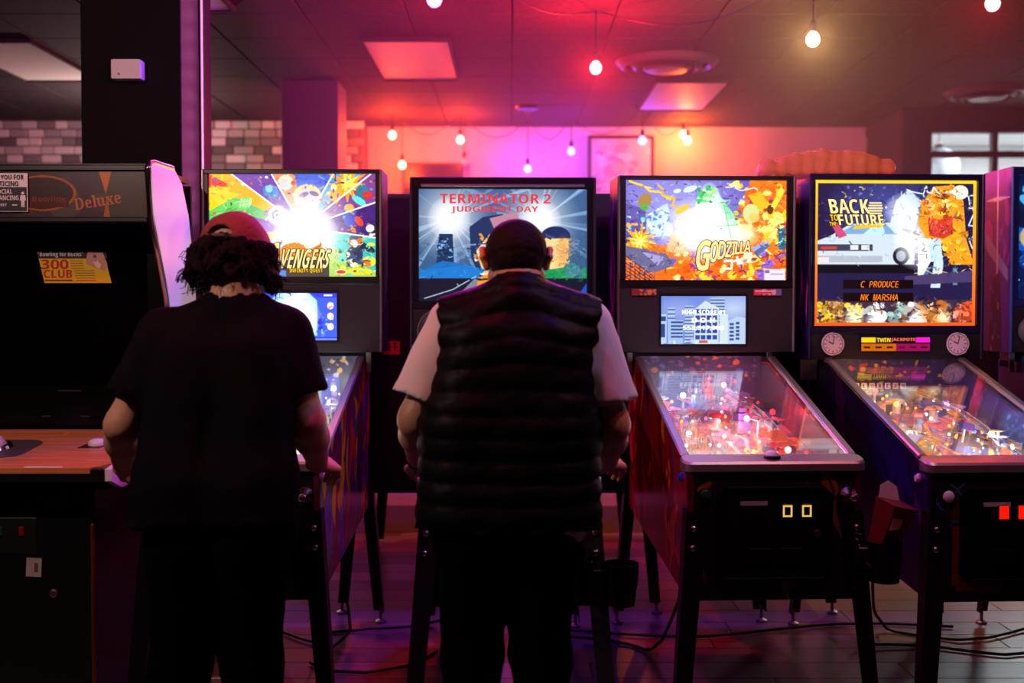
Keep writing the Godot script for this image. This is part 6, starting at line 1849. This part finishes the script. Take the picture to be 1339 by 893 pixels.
# ---------------------------------------------------------------- bodies: a smooth union of tapered bones, meshed as surface nets
class Field:
	var bones: Array                      # [a, b, radius a, radius b, cut] cut: 1 flat end at b, 2 at a, 3 both
	var k: float
	var carve: Array = []                 # bones taken away
	var planes: Array = []                # [point, normal]: what lies along the normal is cut off
	var swell: Callable                   # extra thickness at a point

	func _init(b: Array, blend: float) -> void:
		bones = b
		k = blend

	static func cone(p: Vector3, b: Array) -> float:
		var a: Vector3 = b[0]
		var ba: Vector3 = b[1] - a
		var l2 := ba.length_squared()
		var raw := (p - a).dot(ba) / l2 if l2 > 1e-9 else 0.0
		var t := clampf(raw, 0.0, 1.0)
		var d := (p - a - ba * t).length() - lerpf(b[2], b[3], t)
		var cut: int = b[4]
		if cut:
			var l := sqrt(l2)
			if cut & 1:
				d = maxf(d, (raw - 1.0) * l)
			if cut & 2:
				d = maxf(d, -raw * l)
		return d

	# packed copies of the bones in use, for speed
	var pa: PackedVector3Array
	var pb: PackedVector3Array
	var pi: PackedFloat32Array
	var pr: PackedFloat32Array
	var ps: PackedFloat32Array
	var pc: PackedInt32Array

	func pack(use: Array) -> void:
		pa.clear(); pb.clear(); pi.clear(); pr.clear(); ps.clear(); pc.clear()
		for b: Array in use:
			var ba: Vector3 = b[1] - b[0]
			var l2 := ba.length_squared()
			pa.append(b[0])
			pb.append(ba)
			pi.append(1.0 / l2 if l2 > 1e-9 else 0.0)
			pr.append(b[2])
			ps.append(b[3] - b[2])
			pc.append(b[4])

	func value(p: Vector3) -> float:
		var d := 10.0
		for i in pa.size():
			var ba := pb[i]
			var q := p - pa[i]
			var raw := q.dot(ba) * pi[i]
			var t := clampf(raw, 0.0, 1.0)
			var e := (q - ba * t).length() - pr[i] - ps[i] * t
			var cut := pc[i]
			if cut:
				var l := ba.length()
				if cut & 1:
					e = maxf(e, (raw - 1.0) * l)
				if cut & 2:
					e = maxf(e, -raw * l)
			var h := k - absf(d - e)
			d = minf(d, e)
			if h > 0.0:
				d -= h * h * 0.25 / k
		if swell.is_valid() and absf(d) < 0.04:
			d -= swell.call(p)
		for b: Array in carve:
			d = maxf(d, -cone(p, b))
		for pl: Array in planes:
			d = maxf(d, (p - pl[0]).dot(pl[1]))
		return d

	func mesh(cell: float) -> ArrayMesh:
		var st := SurfaceTool.new()
		st.begin(Mesh.PRIMITIVE_TRIANGLES)
		st.set_smooth_group(0)
		add_to(st, cell)
		st.generate_normals()
		return st.commit()

	func add_to(st: SurfaceTool, cell: float) -> void:
		var lo := Vector3.ONE * 1e9
		var hi := -lo
		for b: Array in bones:
			for e in 2:
				var r: float = b[2 + e] + 0.03
				lo = lo.min(b[e] - Vector3.ONE * r)
				hi = hi.max(b[e] + Vector3.ONE * r)
		var n := 8
		var side := n * cell
		var diag := side * 0.87
		var counts := Vector3i(((hi - lo) / side).ceil())
		var verts := PackedVector3Array()
		var cells := {}
		var edges := []
		var off := [Vector3i(0, 0, 0), Vector3i(1, 0, 0), Vector3i(0, 1, 0), Vector3i(1, 1, 0), Vector3i(0, 0, 1), Vector3i(1, 0, 1), Vector3i(0, 1, 1), Vector3i(1, 1, 1)]
		var pairs := [[0, 1], [2, 3], [4, 5], [6, 7], [0, 2], [1, 3], [4, 6], [5, 7], [0, 4], [1, 5], [2, 6], [3, 7]]
		var m := n + 1
		for bx in counts.x:
			for by in counts.y:
				for bz in counts.z:
					var mid := lo + Vector3(bx + 0.5, by + 0.5, bz + 0.5) * side
					var near := 1e9
					var ds := []
					for b: Array in bones:
						var d := cone(mid, b)
						ds.append(d)
						near = minf(near, d)
					if near > diag + k + 0.03:
						continue
					var use := []
					for i in bones.size():
						if ds[i] < near + 2.0 * diag + k:
							use.append(bones[i])
					pack(use)
					if absf(value(mid)) > diag + (0.016 if swell.is_valid() else 0.004):
						continue
					var vals := PackedFloat32Array()
					vals.resize(m * m * m)
					var i0 := 0
					for x in m:
						for y in m:
							for z in m:
								vals[i0] = value(lo + Vector3(bx * n + x, by * n + y, bz * n + z) * cell)
								i0 += 1
					for x in n:
						for y in n:
							for z in n:
								var base := (x * m + y) * m + z
								var c := [vals[base], vals[base + m * m], vals[base + m], vals[base + m * m + m], vals[base + 1], vals[base + m * m + 1], vals[base + m + 1], vals[base + m * m + m + 1]]
								var inside := 0
								for q: float in c:
									if q < 0.0:
										inside += 1
								if inside == 0 or inside == 8:
									continue
								var sum := Vector3.ZERO
								var cnt := 0
								for pr in pairs:
									var fa: float = c[pr[0]]
									var fb: float = c[pr[1]]
									if (fa < 0.0) != (fb < 0.0):
										sum += Vector3(off[pr[0]]).lerp(Vector3(off[pr[1]]), fa / (fa - fb))
										cnt += 1
								var g := Vector3i(bx * n + x, by * n + y, bz * n + z)
								cells[g] = verts.size()
								verts.append(lo + (Vector3(g) + sum / cnt) * cell)
								for ax in 3:
									var fb: float = c[[1, 2, 4][ax]]
									if (c[0] < 0.0) != (fb < 0.0):
										edges.append([g, ax, c[0] < 0.0])
		for v in verts:
			st.add_vertex(v)
		var first: int = Field.placed.get(st, 0)
		for e: Array in edges:
			var g: Vector3i = e[0]
			var u: Vector3i = [Vector3i(0, 1, 0), Vector3i(0, 0, 1), Vector3i(1, 0, 0)][e[1]]
			var w: Vector3i = [Vector3i(0, 0, 1), Vector3i(1, 0, 0), Vector3i(0, 1, 0)][e[1]]
			var q := [g, g - u, g - u - w, g - w]
			if not (cells.has(q[1]) and cells.has(q[2]) and cells.has(q[3])):
				continue
			if not e[2]:
				q.reverse()
			for i: int in [0, 2, 1, 0, 3, 2]:
				st.add_index(first + cells[q[i]])
		Field.placed[st] = first + verts.size()

	static var placed := {}


# a hand of palm, four fingers and a thumb; curl bends each finger towards the palm
func hand_bones(w: Vector3, dir: Vector3, palm: Vector3, thumb: Vector3, curl: Array) -> Array:
	var out := []
	var size := 1.0
	out.append([w - dir * 0.03, w + dir * 0.015, 0.026, 0.022, 0])
	for i in 4:
		var lat := thumb * (0.03 - 0.0205 * i)
		var kn := w + dir * (0.088 - 0.006 * absf(i - 1.2)) + lat - palm * 0.004
		out.append([w + dir * 0.012 + lat * 0.55, kn, 0.0155, 0.0125, 0])
		var axis := dir.cross(palm).normalized()
		var d := dir + thumb * (0.05 - 0.035 * i)
		d = d.normalized()
		var p := kn
		var lens: Array = [[0.04, 0.026, 0.02], [0.044, 0.029, 0.022], [0.041, 0.027, 0.021], [0.032, 0.021, 0.018]][i]
		var r := 0.0105 if i < 3 else 0.009
		for j in 3:
			d = d.rotated(axis, curl[i] * [0.8, 1.0, 0.7][j])
			var e: Vector3 = p + d * lens[j]
			out.append([p, e, r - 0.0008 * j, r - 0.0008 * (j + 1), 0])
			p = e
	var b := w + dir * 0.022 + thumb * 0.024 + palm * 0.006
	var td := (dir * 0.75 + thumb * 0.55 + palm * 0.35).normalized()
	var t1 := b + td * 0.042
	out.append([w + dir * 0.005, b, 0.017, 0.0165, 0])
	out.append([b, t1, 0.0155, 0.0125, 0])
	td = (td + dir * 0.4 + palm * 0.15).normalized()
	out.append([t1, t1 + td * 0.034, 0.0125, 0.0098, 0])
	return out


# the same from a rough direction and palm; side -1 is a left hand, thumb inwards and up
func hand_turned(w: Vector3, dir: Vector3, palm: Vector3, side: float, curl: Array) -> Array:
	dir = dir.normalized()
	palm = (palm - dir * palm.dot(dir)).normalized()
	return hand_bones(w, dir, palm, dir.cross(palm).normalized() * side, curl)


# head bones about c, facing f with crown towards u
func head_bones(c: Vector3, f: Vector3, u: Vector3) -> Array:
	var r := f.cross(u).normalized()
	var out := [
		[c - f * 0.022 + u * 0.012, c + f * 0.03 + u * 0.014, 0.079, 0.07, 0],
		[c + f * 0.03, c + f * 0.04 - u * 0.05, 0.064, 0.052, 0],
		[c + f * 0.045 - u * 0.065, c + f * 0.07 - u * 0.098, 0.044, 0.026, 0],
		[c + f * 0.094 + u * 0.004, c + f * 0.108 - u * 0.034, 0.008, 0.013, 0],
		[c + f * 0.09 - u * 0.058, c + f * 0.093 - u * 0.066, 0.013, 0.012, 0],
	]
	for s: float in [-1.0, 1.0]:
		out.append([c + f * 0.012 + r * 0.056 * s - u * 0.055, c + f * 0.055 + r * 0.025 * s - u * 0.09, 0.024, 0.022, 0])
		out.append([c + f * 0.088 + r * 0.012 * s + u * 0.016, c + f * 0.08 + r * 0.042 * s + u * 0.017, 0.01, 0.009, 0])
		out.append([c + f * 0.082 + r * 0.031 * s - u * 0.002, c + f * 0.084 + r * 0.031 * s - u * 0.002, 0.012, 0.012, 0])
	return out


func ear_bones(c: Vector3, f: Vector3, u: Vector3) -> Array:
	var r := f.cross(u).normalized()
	var out := []
	for s: float in [-1.0, 1.0]:
		var e: Vector3 = c - f * 0.005 + r * 0.081 * s - u * 0.008
		out.append([e + u * 0.024 - f * 0.008 + r * 0.012 * s, e - u * 0.002 - f * 0.014 + r * 0.012 * s, 0.0085, 0.008, 0])
		out.append([e - u * 0.002 - f * 0.014 + r * 0.012 * s, e - u * 0.03 + r * 0.001 * s, 0.008, 0.0075, 0])
		out.append([e + u * 0.024 - f * 0.008 + r * 0.012 * s, e + u * 0.02 + f * 0.008, 0.0085, 0.008, 0])
		out.append([e - f * 0.004, e - u * 0.022, 0.0095, 0.009, 0])
	return out


func smooth_mesh(fields: Array) -> ArrayMesh:
	var st := SurfaceTool.new()
	st.begin(Mesh.PRIMITIVE_TRIANGLES)
	st.set_smooth_group(0)
	for e in fields:
		(e[0] as Field).add_to(st, e[1])
	st.generate_normals()
	return st.commit()


func leg_bones(hip: Vector3, knee: Vector3, ankle: Vector3, r: float) -> Array:
	return [[hip, knee, r, r * 0.66, 0], [knee, ankle, r * 0.66, r * 0.44, 0]]


func shoe(parent: Node3D, ankle: Vector3, base: Vector3, m: Material, sole: Material, turn: float) -> void:
	var f := Vector3(sin(turn), 0, -cos(turn))
	var a := Vector3(ankle.x, 0, ankle.z)
	var fl := Field.new([[a + Vector3(0, 0.055, 0) - f * 0.05, a + Vector3(0, 0.05, 0) + f * 0.05, 0.042, 0.045, 0], [a + Vector3(0, 0.045, 0) + f * 0.05, a + Vector3(0, 0.034, 0) + f * 0.17, 0.045, 0.036, 0], [a + Vector3(0, 0.06, 0), a + Vector3(0, 0.12, 0), 0.046, 0.048, 1]], 0.03)
	fl.planes = [[Vector3(0, 0.012, 0), Vector3.DOWN]]
	var s := part(parent, "shoe", fl.mesh(0.011), m, posv(-base))
	var poly := PackedVector2Array()
	for i in 18:
		var t := TAU * i / 18
		poly.append(Vector2(cos(t) * 0.044, sin(t) * 0.14 + 0.055).rotated(-turn))
	part(s, "sole", extrude(poly, 0.0, 0.016), sole, Transform3D(Basis(Vector3.RIGHT, -PI / 2), a))


func make_people() -> void:
	M.skin = mat(Color(0.78, 0.55, 0.44), 0.5)
	M.trousers = triplanar(mat(Color(0.05, 0.045, 0.055), 0.9, 0.0, 0.1), 40.0)
	M.trousers.albedo_texture = ramp_noise(0.1, 9, Color(0.75, 0.75, 0.75), Color.WHITE, 128)
	M.shoe = mat(Color(0.03, 0.03, 0.03), 0.5)
	person_in_vest()
	person_in_cap()


func wrinkles(amp: float, freq: float, sd: int) -> Callable:
	var n := FastNoiseLite.new()
	n.seed = sd
	n.frequency = freq
	n.fractal_octaves = 2
	return func(p: Vector3) -> float: return n.get_noise_3d(p.x, p.y * 0.7, p.z) * amp


func person_in_vest() -> void:
	var base := Vector3(-0.01, 0, -3.1)
	var t := thing("person", "person in a black quilted vest over a white t-shirt, both hands on a machine", "person", base, 0.0)
	var un := posv(-base)
	var d := 3.12
	var neck := at(678, 377, 3.14)
	var f := Vector3(0.0, -0.42, -0.9).normalized()
	var u := Vector3(0.0, 0.9, -0.42).normalized()
	var hc := at(675, 336, 3.2)
	var sh := [at(591, 425, 3.16), at(768, 425, 3.16)]
	var el := [at(545, 548, 3.14), at(799, 556, 3.14)]
	var wr := [at(547, 602, 3.46), at(793, 604, 3.46)]
	var hip := [at(620, 700, 3.08), at(705, 700, 3.08)]
	var knee := [at(617, 860, 3.1), at(708, 860, 3.1)]
	var ankle := [Vector3(-0.12, 0.08, -3.02), Vector3(0.09, 0.08, -3.02)]
	# skin
	var bones := []
	bones.append([neck + Vector3(0, -0.03, 0.01), hc - u * 0.03 - f * 0.02, 0.066, 0.06, 0])
	bones.append([neck, sh[0] + Vector3(0.03, 0, 0), 0.05, 0.05, 0])
	bones.append([neck, sh[1] - Vector3(0.03, 0, 0), 0.05, 0.05, 0])
	var chest := at(675, 470, 3.14)
	var belly := at(667, 640, 3.1)
	for s: float in [-1.0, 1.0]:
		bones.append([chest + Vector3(0.085 * s, 0.03, 0), belly + Vector3(0.09 * s, 0, 0), 0.1, 0.11, 0])
	for i in 2:
		bones.append([sh[i], el[i], 0.052, 0.048, 0])
		bones.append([el[i], el[i].lerp(wr[i], 0.35), 0.048, 0.048, 0])
		bones.append([el[i].lerp(wr[i], 0.35), wr[i], 0.048, 0.033, 0])
		bones.append([belly + Vector3(0.08 * (i * 2 - 1), 0, 0), hip[i], 0.11, 0.1, 0])
		bones.append_array(leg_bones(hip[i], knee[i], ankle[i], 0.085))
	var fields := [[Field.new(bones, 0.03), 0.013], [Field.new(head_bones(hc, f, u), 0.024), 0.007], [Field.new(ear_bones(hc, f, u), 0.008), 0.0045]]
	var hl := Field.new(hand_turned(wr[0], Vector3(-0.2, -0.2, -1), Vector3(0.75, -0.65, 0), -1.0, [0.25, 0.45, 0.5, 0.55]), 0.009)
	var hr := Field.new(hand_turned(wr[1], Vector3(0.42, -0.12, -1), Vector3(-0.6, -0.8, 0), 1.0, [0.3, 0.5, 0.55, 0.6]), 0.009)
	fields.append([hl, 0.005])
	fields.append([hr, 0.005])
	part(t, "body", smooth_mesh(fields), M.skin, un)
	# hair
	var hb := [[hc - f * 0.022 + u * 0.012, hc + f * 0.022 + u * 0.016, 0.0845, 0.076, 0], [hc - f * 0.03 - u * 0.02, hc - f * 0.03 - u * 0.03, 0.075, 0.07, 0]]
	var hf := Field.new(hb, 0.02)
	hf.planes = [[hc - u * 0.048, -(u * 0.9 - f * 0.35).normalized()], [hc + f * 0.06 + u * 0.03, (f * 0.9 - u * 0.45).normalized()]]
	var hn := wrinkles(0.0022, 90.0, 3)
	hf.swell = hn
	part(t, "hair", hf.mesh(0.0055), mat(Color(0.12, 0.07, 0.08), 0.7, 0.0, 0.2), un)
	# t-shirt: sleeves and the body under the vest
	var shirt := []
	shirt.append([neck + Vector3(0, -0.02, 0), sh[0] + Vector3(0.02, 0, 0), 0.068, 0.066, 0])
	shirt.append([neck + Vector3(0, -0.02, 0), sh[1] - Vector3(0.02, 0, 0), 0.068, 0.066, 0])
	for s: float in [-1.0, 1.0]:
		shirt.append([chest + Vector3(0.085 * s, 0.02, 0), belly + Vector3(0.095 * s, -0.06, 0), 0.115, 0.125, 0])
	var hem := []
	for i in 2:
		var e: Vector3 = sh[i].lerp(el[i], 0.8)
		hem.append(e)
		shirt.append([sh[i], e, 0.07, 0.09, 1])
	var sf := Field.new(shirt, 0.035)
	for i in 2:
		var dir: Vector3 = (el[i] - sh[i]).normalized()
		sf.carve.append([hem[i] - dir * 0.1, hem[i] + dir * 0.08, 0.06, 0.076, 0])
	sf.swell = wrinkles(0.004, 9.0, 5)
	part(t, "t_shirt", sf.mesh(0.0085), mat(Color(0.86, 0.85, 0.85), 0.8), un)
	# quilted vest
	var vest := []
	vest.append([neck + Vector3(0, -0.045, 0.01), sh[0] + Vector3(-0.014, -0.004, 0.004), 0.08, 0.076, 1])
	vest.append([neck + Vector3(0, -0.045, 0.01), sh[1] + Vector3(0.014, -0.004, 0.004), 0.08, 0.076, 1])
	vest.append([chest + Vector3(0, 0.02, 0.02), at(667, 690, 3.08) + Vector3(0, 0, 0.02), 0.12, 0.13, 1])
	for s: float in [-1.0, 1.0]:
		vest.append([chest + Vector3(0.088 * s, 0.03, 0.005), at(667 + s * 51, 560, 3.11), 0.125, 0.133, 0])
		vest.append([at(667 + s * 51, 560, 3.11), at(665 + s * 55, 690, 3.08), 0.133, 0.137, 1])
	var vf := Field.new(vest, 0.04)
	vf.planes = [[at(665, 696, 3.08), Vector3.DOWN]]
	var seam := FastNoiseLite.new()
	seam.seed = 8
	seam.frequency = 14.0
	var nx := neck.x
	vf.swell = func(p: Vector3) -> float:
		var row := (p.y - 0.32 * maxf(0.0, 0.2 - sqrt(pow(p.x - nx, 2.0) + 0.002)) * clampf((p.y - 1.1) / 0.3, 0.0, 1.0)) / 0.058
		return 0.0105 * pow(absf(sin(row * PI)), 0.4) - 0.005 + seam.get_noise_3d(p.x, p.y * 2.0, p.z) * 0.004
	M.vest = mat(Color(0.05, 0.045, 0.052), 0.5, 0.0, 0.2)
	part(t, "vest", vf.mesh(0.0095), M.vest, un, "black quilted sleeveless vest")
	var collar := Field.new([[neck + Vector3(0, -0.035, 0.0), neck + Vector3(0, 0.022, -0.02), 0.086, 0.078, 3]], 0.01)
	collar.carve = [[neck + Vector3(0, -0.08, 0.0), neck + Vector3(0, 0.1, -0.04), 0.074, 0.066, 0]]
	part(t, "collar", collar.mesh(0.007), M.vest, un)
	# trousers
	var tr := []
	for i in 2:
		var ss := i * 2 - 1
		tr.append([belly + Vector3(0.07 * ss, -0.04, -0.01), hip[i], 0.12, 0.108, 0])
		tr.append([hip[i], knee[i], 0.102, 0.08, 0])
		tr.append([knee[i], ankle[i] + Vector3(0, 0.0, 0), 0.08, 0.066, 1])
	var tf := Field.new(tr, 0.03)
	tf.swell = wrinkles(0.008, 8.0, 6)
	part(t, "trousers", tf.mesh(0.014), M.trousers, un)
	shoe(t, ankle[0], base, M.shoe, M.rubber, -0.15)
	shoe(t, ankle[1], base, M.shoe, M.rubber, 0.15)
	# wrist band
	var wd: Vector3 = (wr[0] - el[0]).normalized()
	var wb := Field.new([[wr[0] - wd * 0.035, wr[0] - wd * 0.008, 0.0385, 0.037, 3]], 0.01)
	wb.carve = [[wr[0] - wd * 0.08, wr[0] + wd * 0.05, 0.034, 0.032, 0]]
	part(t, "wristwatch", wb.mesh(0.005), mat(Color(0.02, 0.02, 0.025), 0.3), un)


func person_in_cap() -> void:
	var base := Vector3(-0.79, 0, -3.17)
	var t := thing("person", "person in a dusty red cap, dark curly hair and black t-shirt, playing", "person", base, 0.0)
	var un := posv(-base)
	var neck := at(312, 392, 3.22)
	var f := Vector3(0.22, -0.34, -0.9).normalized()
	var u := Vector3(0.08, 0.92, -0.33)
	u = (u - f * u.dot(f)).normalized()
	var r := f.cross(u).normalized()
	var hc := at(308, 334, 3.27)
	var sh := [at(212, 440, 3.2), at(376, 436, 3.24)]
	var el := [at(161, 556, 3.18), at(402, 552, 3.22)]
	var wr := [at(162, 612, 3.46), at(416, 606, 3.46)]
	var hip := [at(243, 705, 3.14), at(325, 705, 3.14)]
	var knee := [at(236, 865, 3.16), at(330, 865, 3.16)]
	var ankle := [Vector3(-0.93, 0.08, -3.08), Vector3(-0.68, 0.08, -3.08)]
	var chest := at(293, 480, 3.2)
	var belly := at(283, 640, 3.16)
	var bones := []
	bones.append([neck + Vector3(0, -0.03, 0.01), hc - u * 0.03 - f * 0.02, 0.064, 0.058, 0])
	bones.append([neck, sh[0] + Vector3(0.03, 0, 0), 0.05, 0.05, 0])
	bones.append([neck, sh[1] - Vector3(0.03, 0, 0), 0.05, 0.05, 0])
	for s: float in [-1.0, 1.0]:
		bones.append([chest + Vector3(0.08 * s, 0.03, 0), belly + Vector3(0.085 * s, 0, 0), 0.095, 0.1, 0])
	for i in 2:
		bones.append([sh[i], el[i], 0.05, 0.047, 0])
		bones.append([el[i], el[i].lerp(wr[i], 0.35), 0.047, 0.048, 0])
		bones.append([el[i].lerp(wr[i], 0.35), wr[i], 0.048, 0.031, 0])
		bones.append([belly + Vector3(0.07 * (i * 2 - 1), 0, 0), hip[i], 0.1, 0.095, 0])
		bones.append_array(leg_bones(hip[i], knee[i], ankle[i], 0.082))
	var fields := [[Field.new(bones, 0.03), 0.013], [Field.new(head_bones(hc, f, u), 0.024), 0.007], [Field.new(ear_bones(hc, f, u), 0.008), 0.0045]]
	fields.append([Field.new(hand_turned(wr[0], Vector3(-0.08, -0.2, -1), Vector3(0.85, -0.5, 0), -1.0, [0.2, 0.4, 0.48, 0.52]), 0.009), 0.005])
	fields.append([Field.new(hand_turned(wr[1], Vector3(0.3, -0.18, -1), Vector3(-0.55, -0.85, 0), 1.0, [0.4, 0.6, 0.65, 0.7]), 0.009), 0.005])
	part(t, "body", smooth_mesh(fields), M.skin, un)
	# curly hair: a full ring of curls below the cap
	var rng := RandomNumberGenerator.new()
	rng.seed = 14
	var curls := []
	for i in 120:
		var a := rng.randf_range(-2.3, 2.3)
		var h := rng.randf_range(-0.08, 0.012)
		var rad := rng.randf_range(0.1, 0.116)
		var p := hc - f * cos(a) * rad * 0.95 + r * sin(a) * rad * 0.98 + u * h
		var q := p + Vector3(rng.randf_range(-0.018, 0.018), rng.randf_range(-0.024, 0.004), rng.randf_range(-0.012, 0.012))
		curls.append([p, q, rng.randf_range(0.012, 0.021), rng.randf_range(0.009, 0.016), 0])
	var hf := Field.new(curls, 0.012)
	hf.swell = wrinkles(0.009, 55.0, 4)
	M.curls = mat(Color(0.085, 0.05, 0.05), 0.7, 0.0, 0.15)
	var hair := part(t, "hair", hf.mesh(0.006), M.curls, un, "dark curly hair")
	var st := SurfaceTool.new()
	st.begin(Mesh.PRIMITIVE_TRIANGLES)
	for i in 360:
		var c: Array = curls[rng.randi() % curls.size()]
		var p: Vector3 = c[1]
		var out := (p - hc).normalized()
		var side := out.cross(Vector3(rng.randf_range(-1, 1), rng.randf_range(-1, 1), rng.randf_range(-1, 1))).normalized()
		var up := out.cross(side)
		var pts := []
		var rad := rng.randf_range(0.004, 0.009)
		var l := rng.randf_range(0.022, 0.042)
		for k in 7:
			var ph := k * 1.15
			pts.append(p + out * l * k / 6.0 + (side * cos(ph) + up * sin(ph)) * rad * minf(1.0, k / 2.0) + Vector3(0, -0.012 * pow(k / 6.0, 2.0), 0))
		add_tube(st, pts, 0.0011, 3)
	var strands := part(hair, "stray_curls", st.commit(), M.curls)
	strands.set_meta("kind", "stuff")
	# cap: crown with an arched gap and strap at the back, brim in front
	var cap_m := triplanar(mat(Color(0.58, 0.2, 0.2), 0.85), 30.0)
	cap_m.albedo_texture = M.trousers.albedo_texture
	var cf := Field.new([[hc - f * 0.022 + u * 0.022, hc + f * 0.03 + u * 0.02, 0.094, 0.088, 0], [hc + u * 0.06 + f * 0.0, hc + u * 0.062 + f * 0.03, 0.062, 0.06, 0]], 0.03)
	cf.planes = [[hc + u * 0.004, (-u + f * 0.06).normalized()]]
	cf.carve = [[hc - f * 0.022 + u * 0.018, hc + f * 0.03 + u * 0.016, 0.0865, 0.081, 0], [hc - f * 0.14 + u * 0.006, hc - f * 0.06 + u * 0.006, 0.04, 0.04, 0]]
	var cap := part(t, "cap", cf.mesh(0.0055), cap_m, un, "dusty red cap")
	var brim := []
	for i in 13:
		var a := -1.15 + 2.3 * i / 12.0
		brim.append(hc + f * (0.1 + 0.07 * cos(a * 0.9) - 0.035) + r * sin(a) * 0.085 + u * (0.006 - 0.012 * absf(sin(a))))
	var bst := new_tool()
	for i in 12:
		var a0: Vector3 = hc + f * 0.06 + r * sin(-1.15 + 2.3 * i / 12.0) * 0.085 + u * 0.012
		var a1: Vector3 = hc + f * 0.06 + r * sin(-1.15 + 2.3 * (i + 1) / 12.0) * 0.085 + u * 0.012
		var th := u * 0.004
		face(bst, [a0 + th, a1 + th, brim[i + 1] + th, brim[i] + th], u)
		face(bst, [a0, a1, brim[i + 1], brim[i]], -u)
		face(bst, [brim[i], brim[i + 1], brim[i + 1] + th, brim[i] + th], f)
	part(cap, "brim", done(bst), cap_m)
	var strap := []
	for i in 9:
		var a := -0.46 + 0.92 * i / 8.0
		strap.append(hc - f * 0.113 * cos(a) + r * sin(a) * 0.113 + u * 0.013)
	part(cap, "strap", tube(strap, 0.007, 8), mat(Color(0.3, 0.18, 0.16), 0.7))
	part(cap, "buckle", box(Vector3(0.012, 0.02, 0.008), 0.002), M.steel, turned(Vector3(0.3, -0.2, 0), strap[6] - f * 0.006))
	var emb := []
	for i in 17:
		var a := -0.42 + 0.84 * i / 16.0
		var lift := 0.058 - 0.028 * absf(a) + 0.004 * sin(i * 2.4)
		emb.append(hc - f * 0.103 * cos(a) * 0.93 - f * 0.008 + r * sin(a) * 0.09 + u * lift)
	part(cap, "embroidery", tube(emb, 0.0022, 6), mat(Color(0.85, 0.7, 0.72), 0.7))
	# t-shirt
	var shirt := []
	shirt.append([neck + Vector3(0, -0.03, 0), sh[0] + Vector3(0.02, 0, 0), 0.073, 0.068, 0])
	shirt.append([neck + Vector3(0, -0.03, 0), sh[1] - Vector3(0.02, 0, 0), 0.073, 0.068, 0])
	for s: float in [-1.0, 1.0]:
		shirt.append([chest + Vector3(0.084 * s, 0.03, 0.004), belly + Vector3(0.094 * s, 0.02, 0.01), 0.118, 0.125, 0])
		shirt.append([belly + Vector3(0.094 * s, 0.02, 0.01), at(281 + s * 44, 690, 3.13), 0.125, 0.13, 1])
	var hem := []
	for i in 2:
		var e: Vector3 = sh[i].lerp(el[i], 0.7)
		hem.append(e)
		shirt.append([sh[i], e, 0.07, 0.08, 1])
	var sf := Field.new(shirt, 0.04)
	for i in 2:
		var dir: Vector3 = (el[i] - sh[i]).normalized()
		sf.carve.append([hem[i] - dir * 0.09, hem[i] + dir * 0.08, 0.056, 0.066, 0])
	sf.carve.append([neck + Vector3(0, 0.03, -0.005), neck + Vector3(0, 0.1, -0.03), 0.07, 0.09, 0])
	sf.swell = wrinkles(0.006, 8.0, 7)
	M.black_shirt = mat(Color(0.07, 0.05, 0.075), 0.85, 0.0, 0.12)
	part(t, "t_shirt", sf.mesh(0.011), M.black_shirt, un, "black t-shirt")
	# trousers
	var tr := []
	for i in 2:
		var ss := i * 2 - 1
		tr.append([belly + Vector3(0.065 * ss, -0.06, -0.01), hip[i], 0.112, 0.108, 0])
		tr.append([hip[i], knee[i], 0.104, 0.082, 0])
		tr.append([knee[i], ankle[i], 0.082, 0.068, 1])
	var tf := Field.new(tr, 0.03)
	tf.swell = wrinkles(0.008, 8.0, 16)
	part(t, "trousers", tf.mesh(0.014), M.trousers, un)
	shoe(t, ankle[0], base, M.shoe, M.rubber, -0.15)
	shoe(t, ankle[1], base, M.shoe, M.rubber, 0.15)
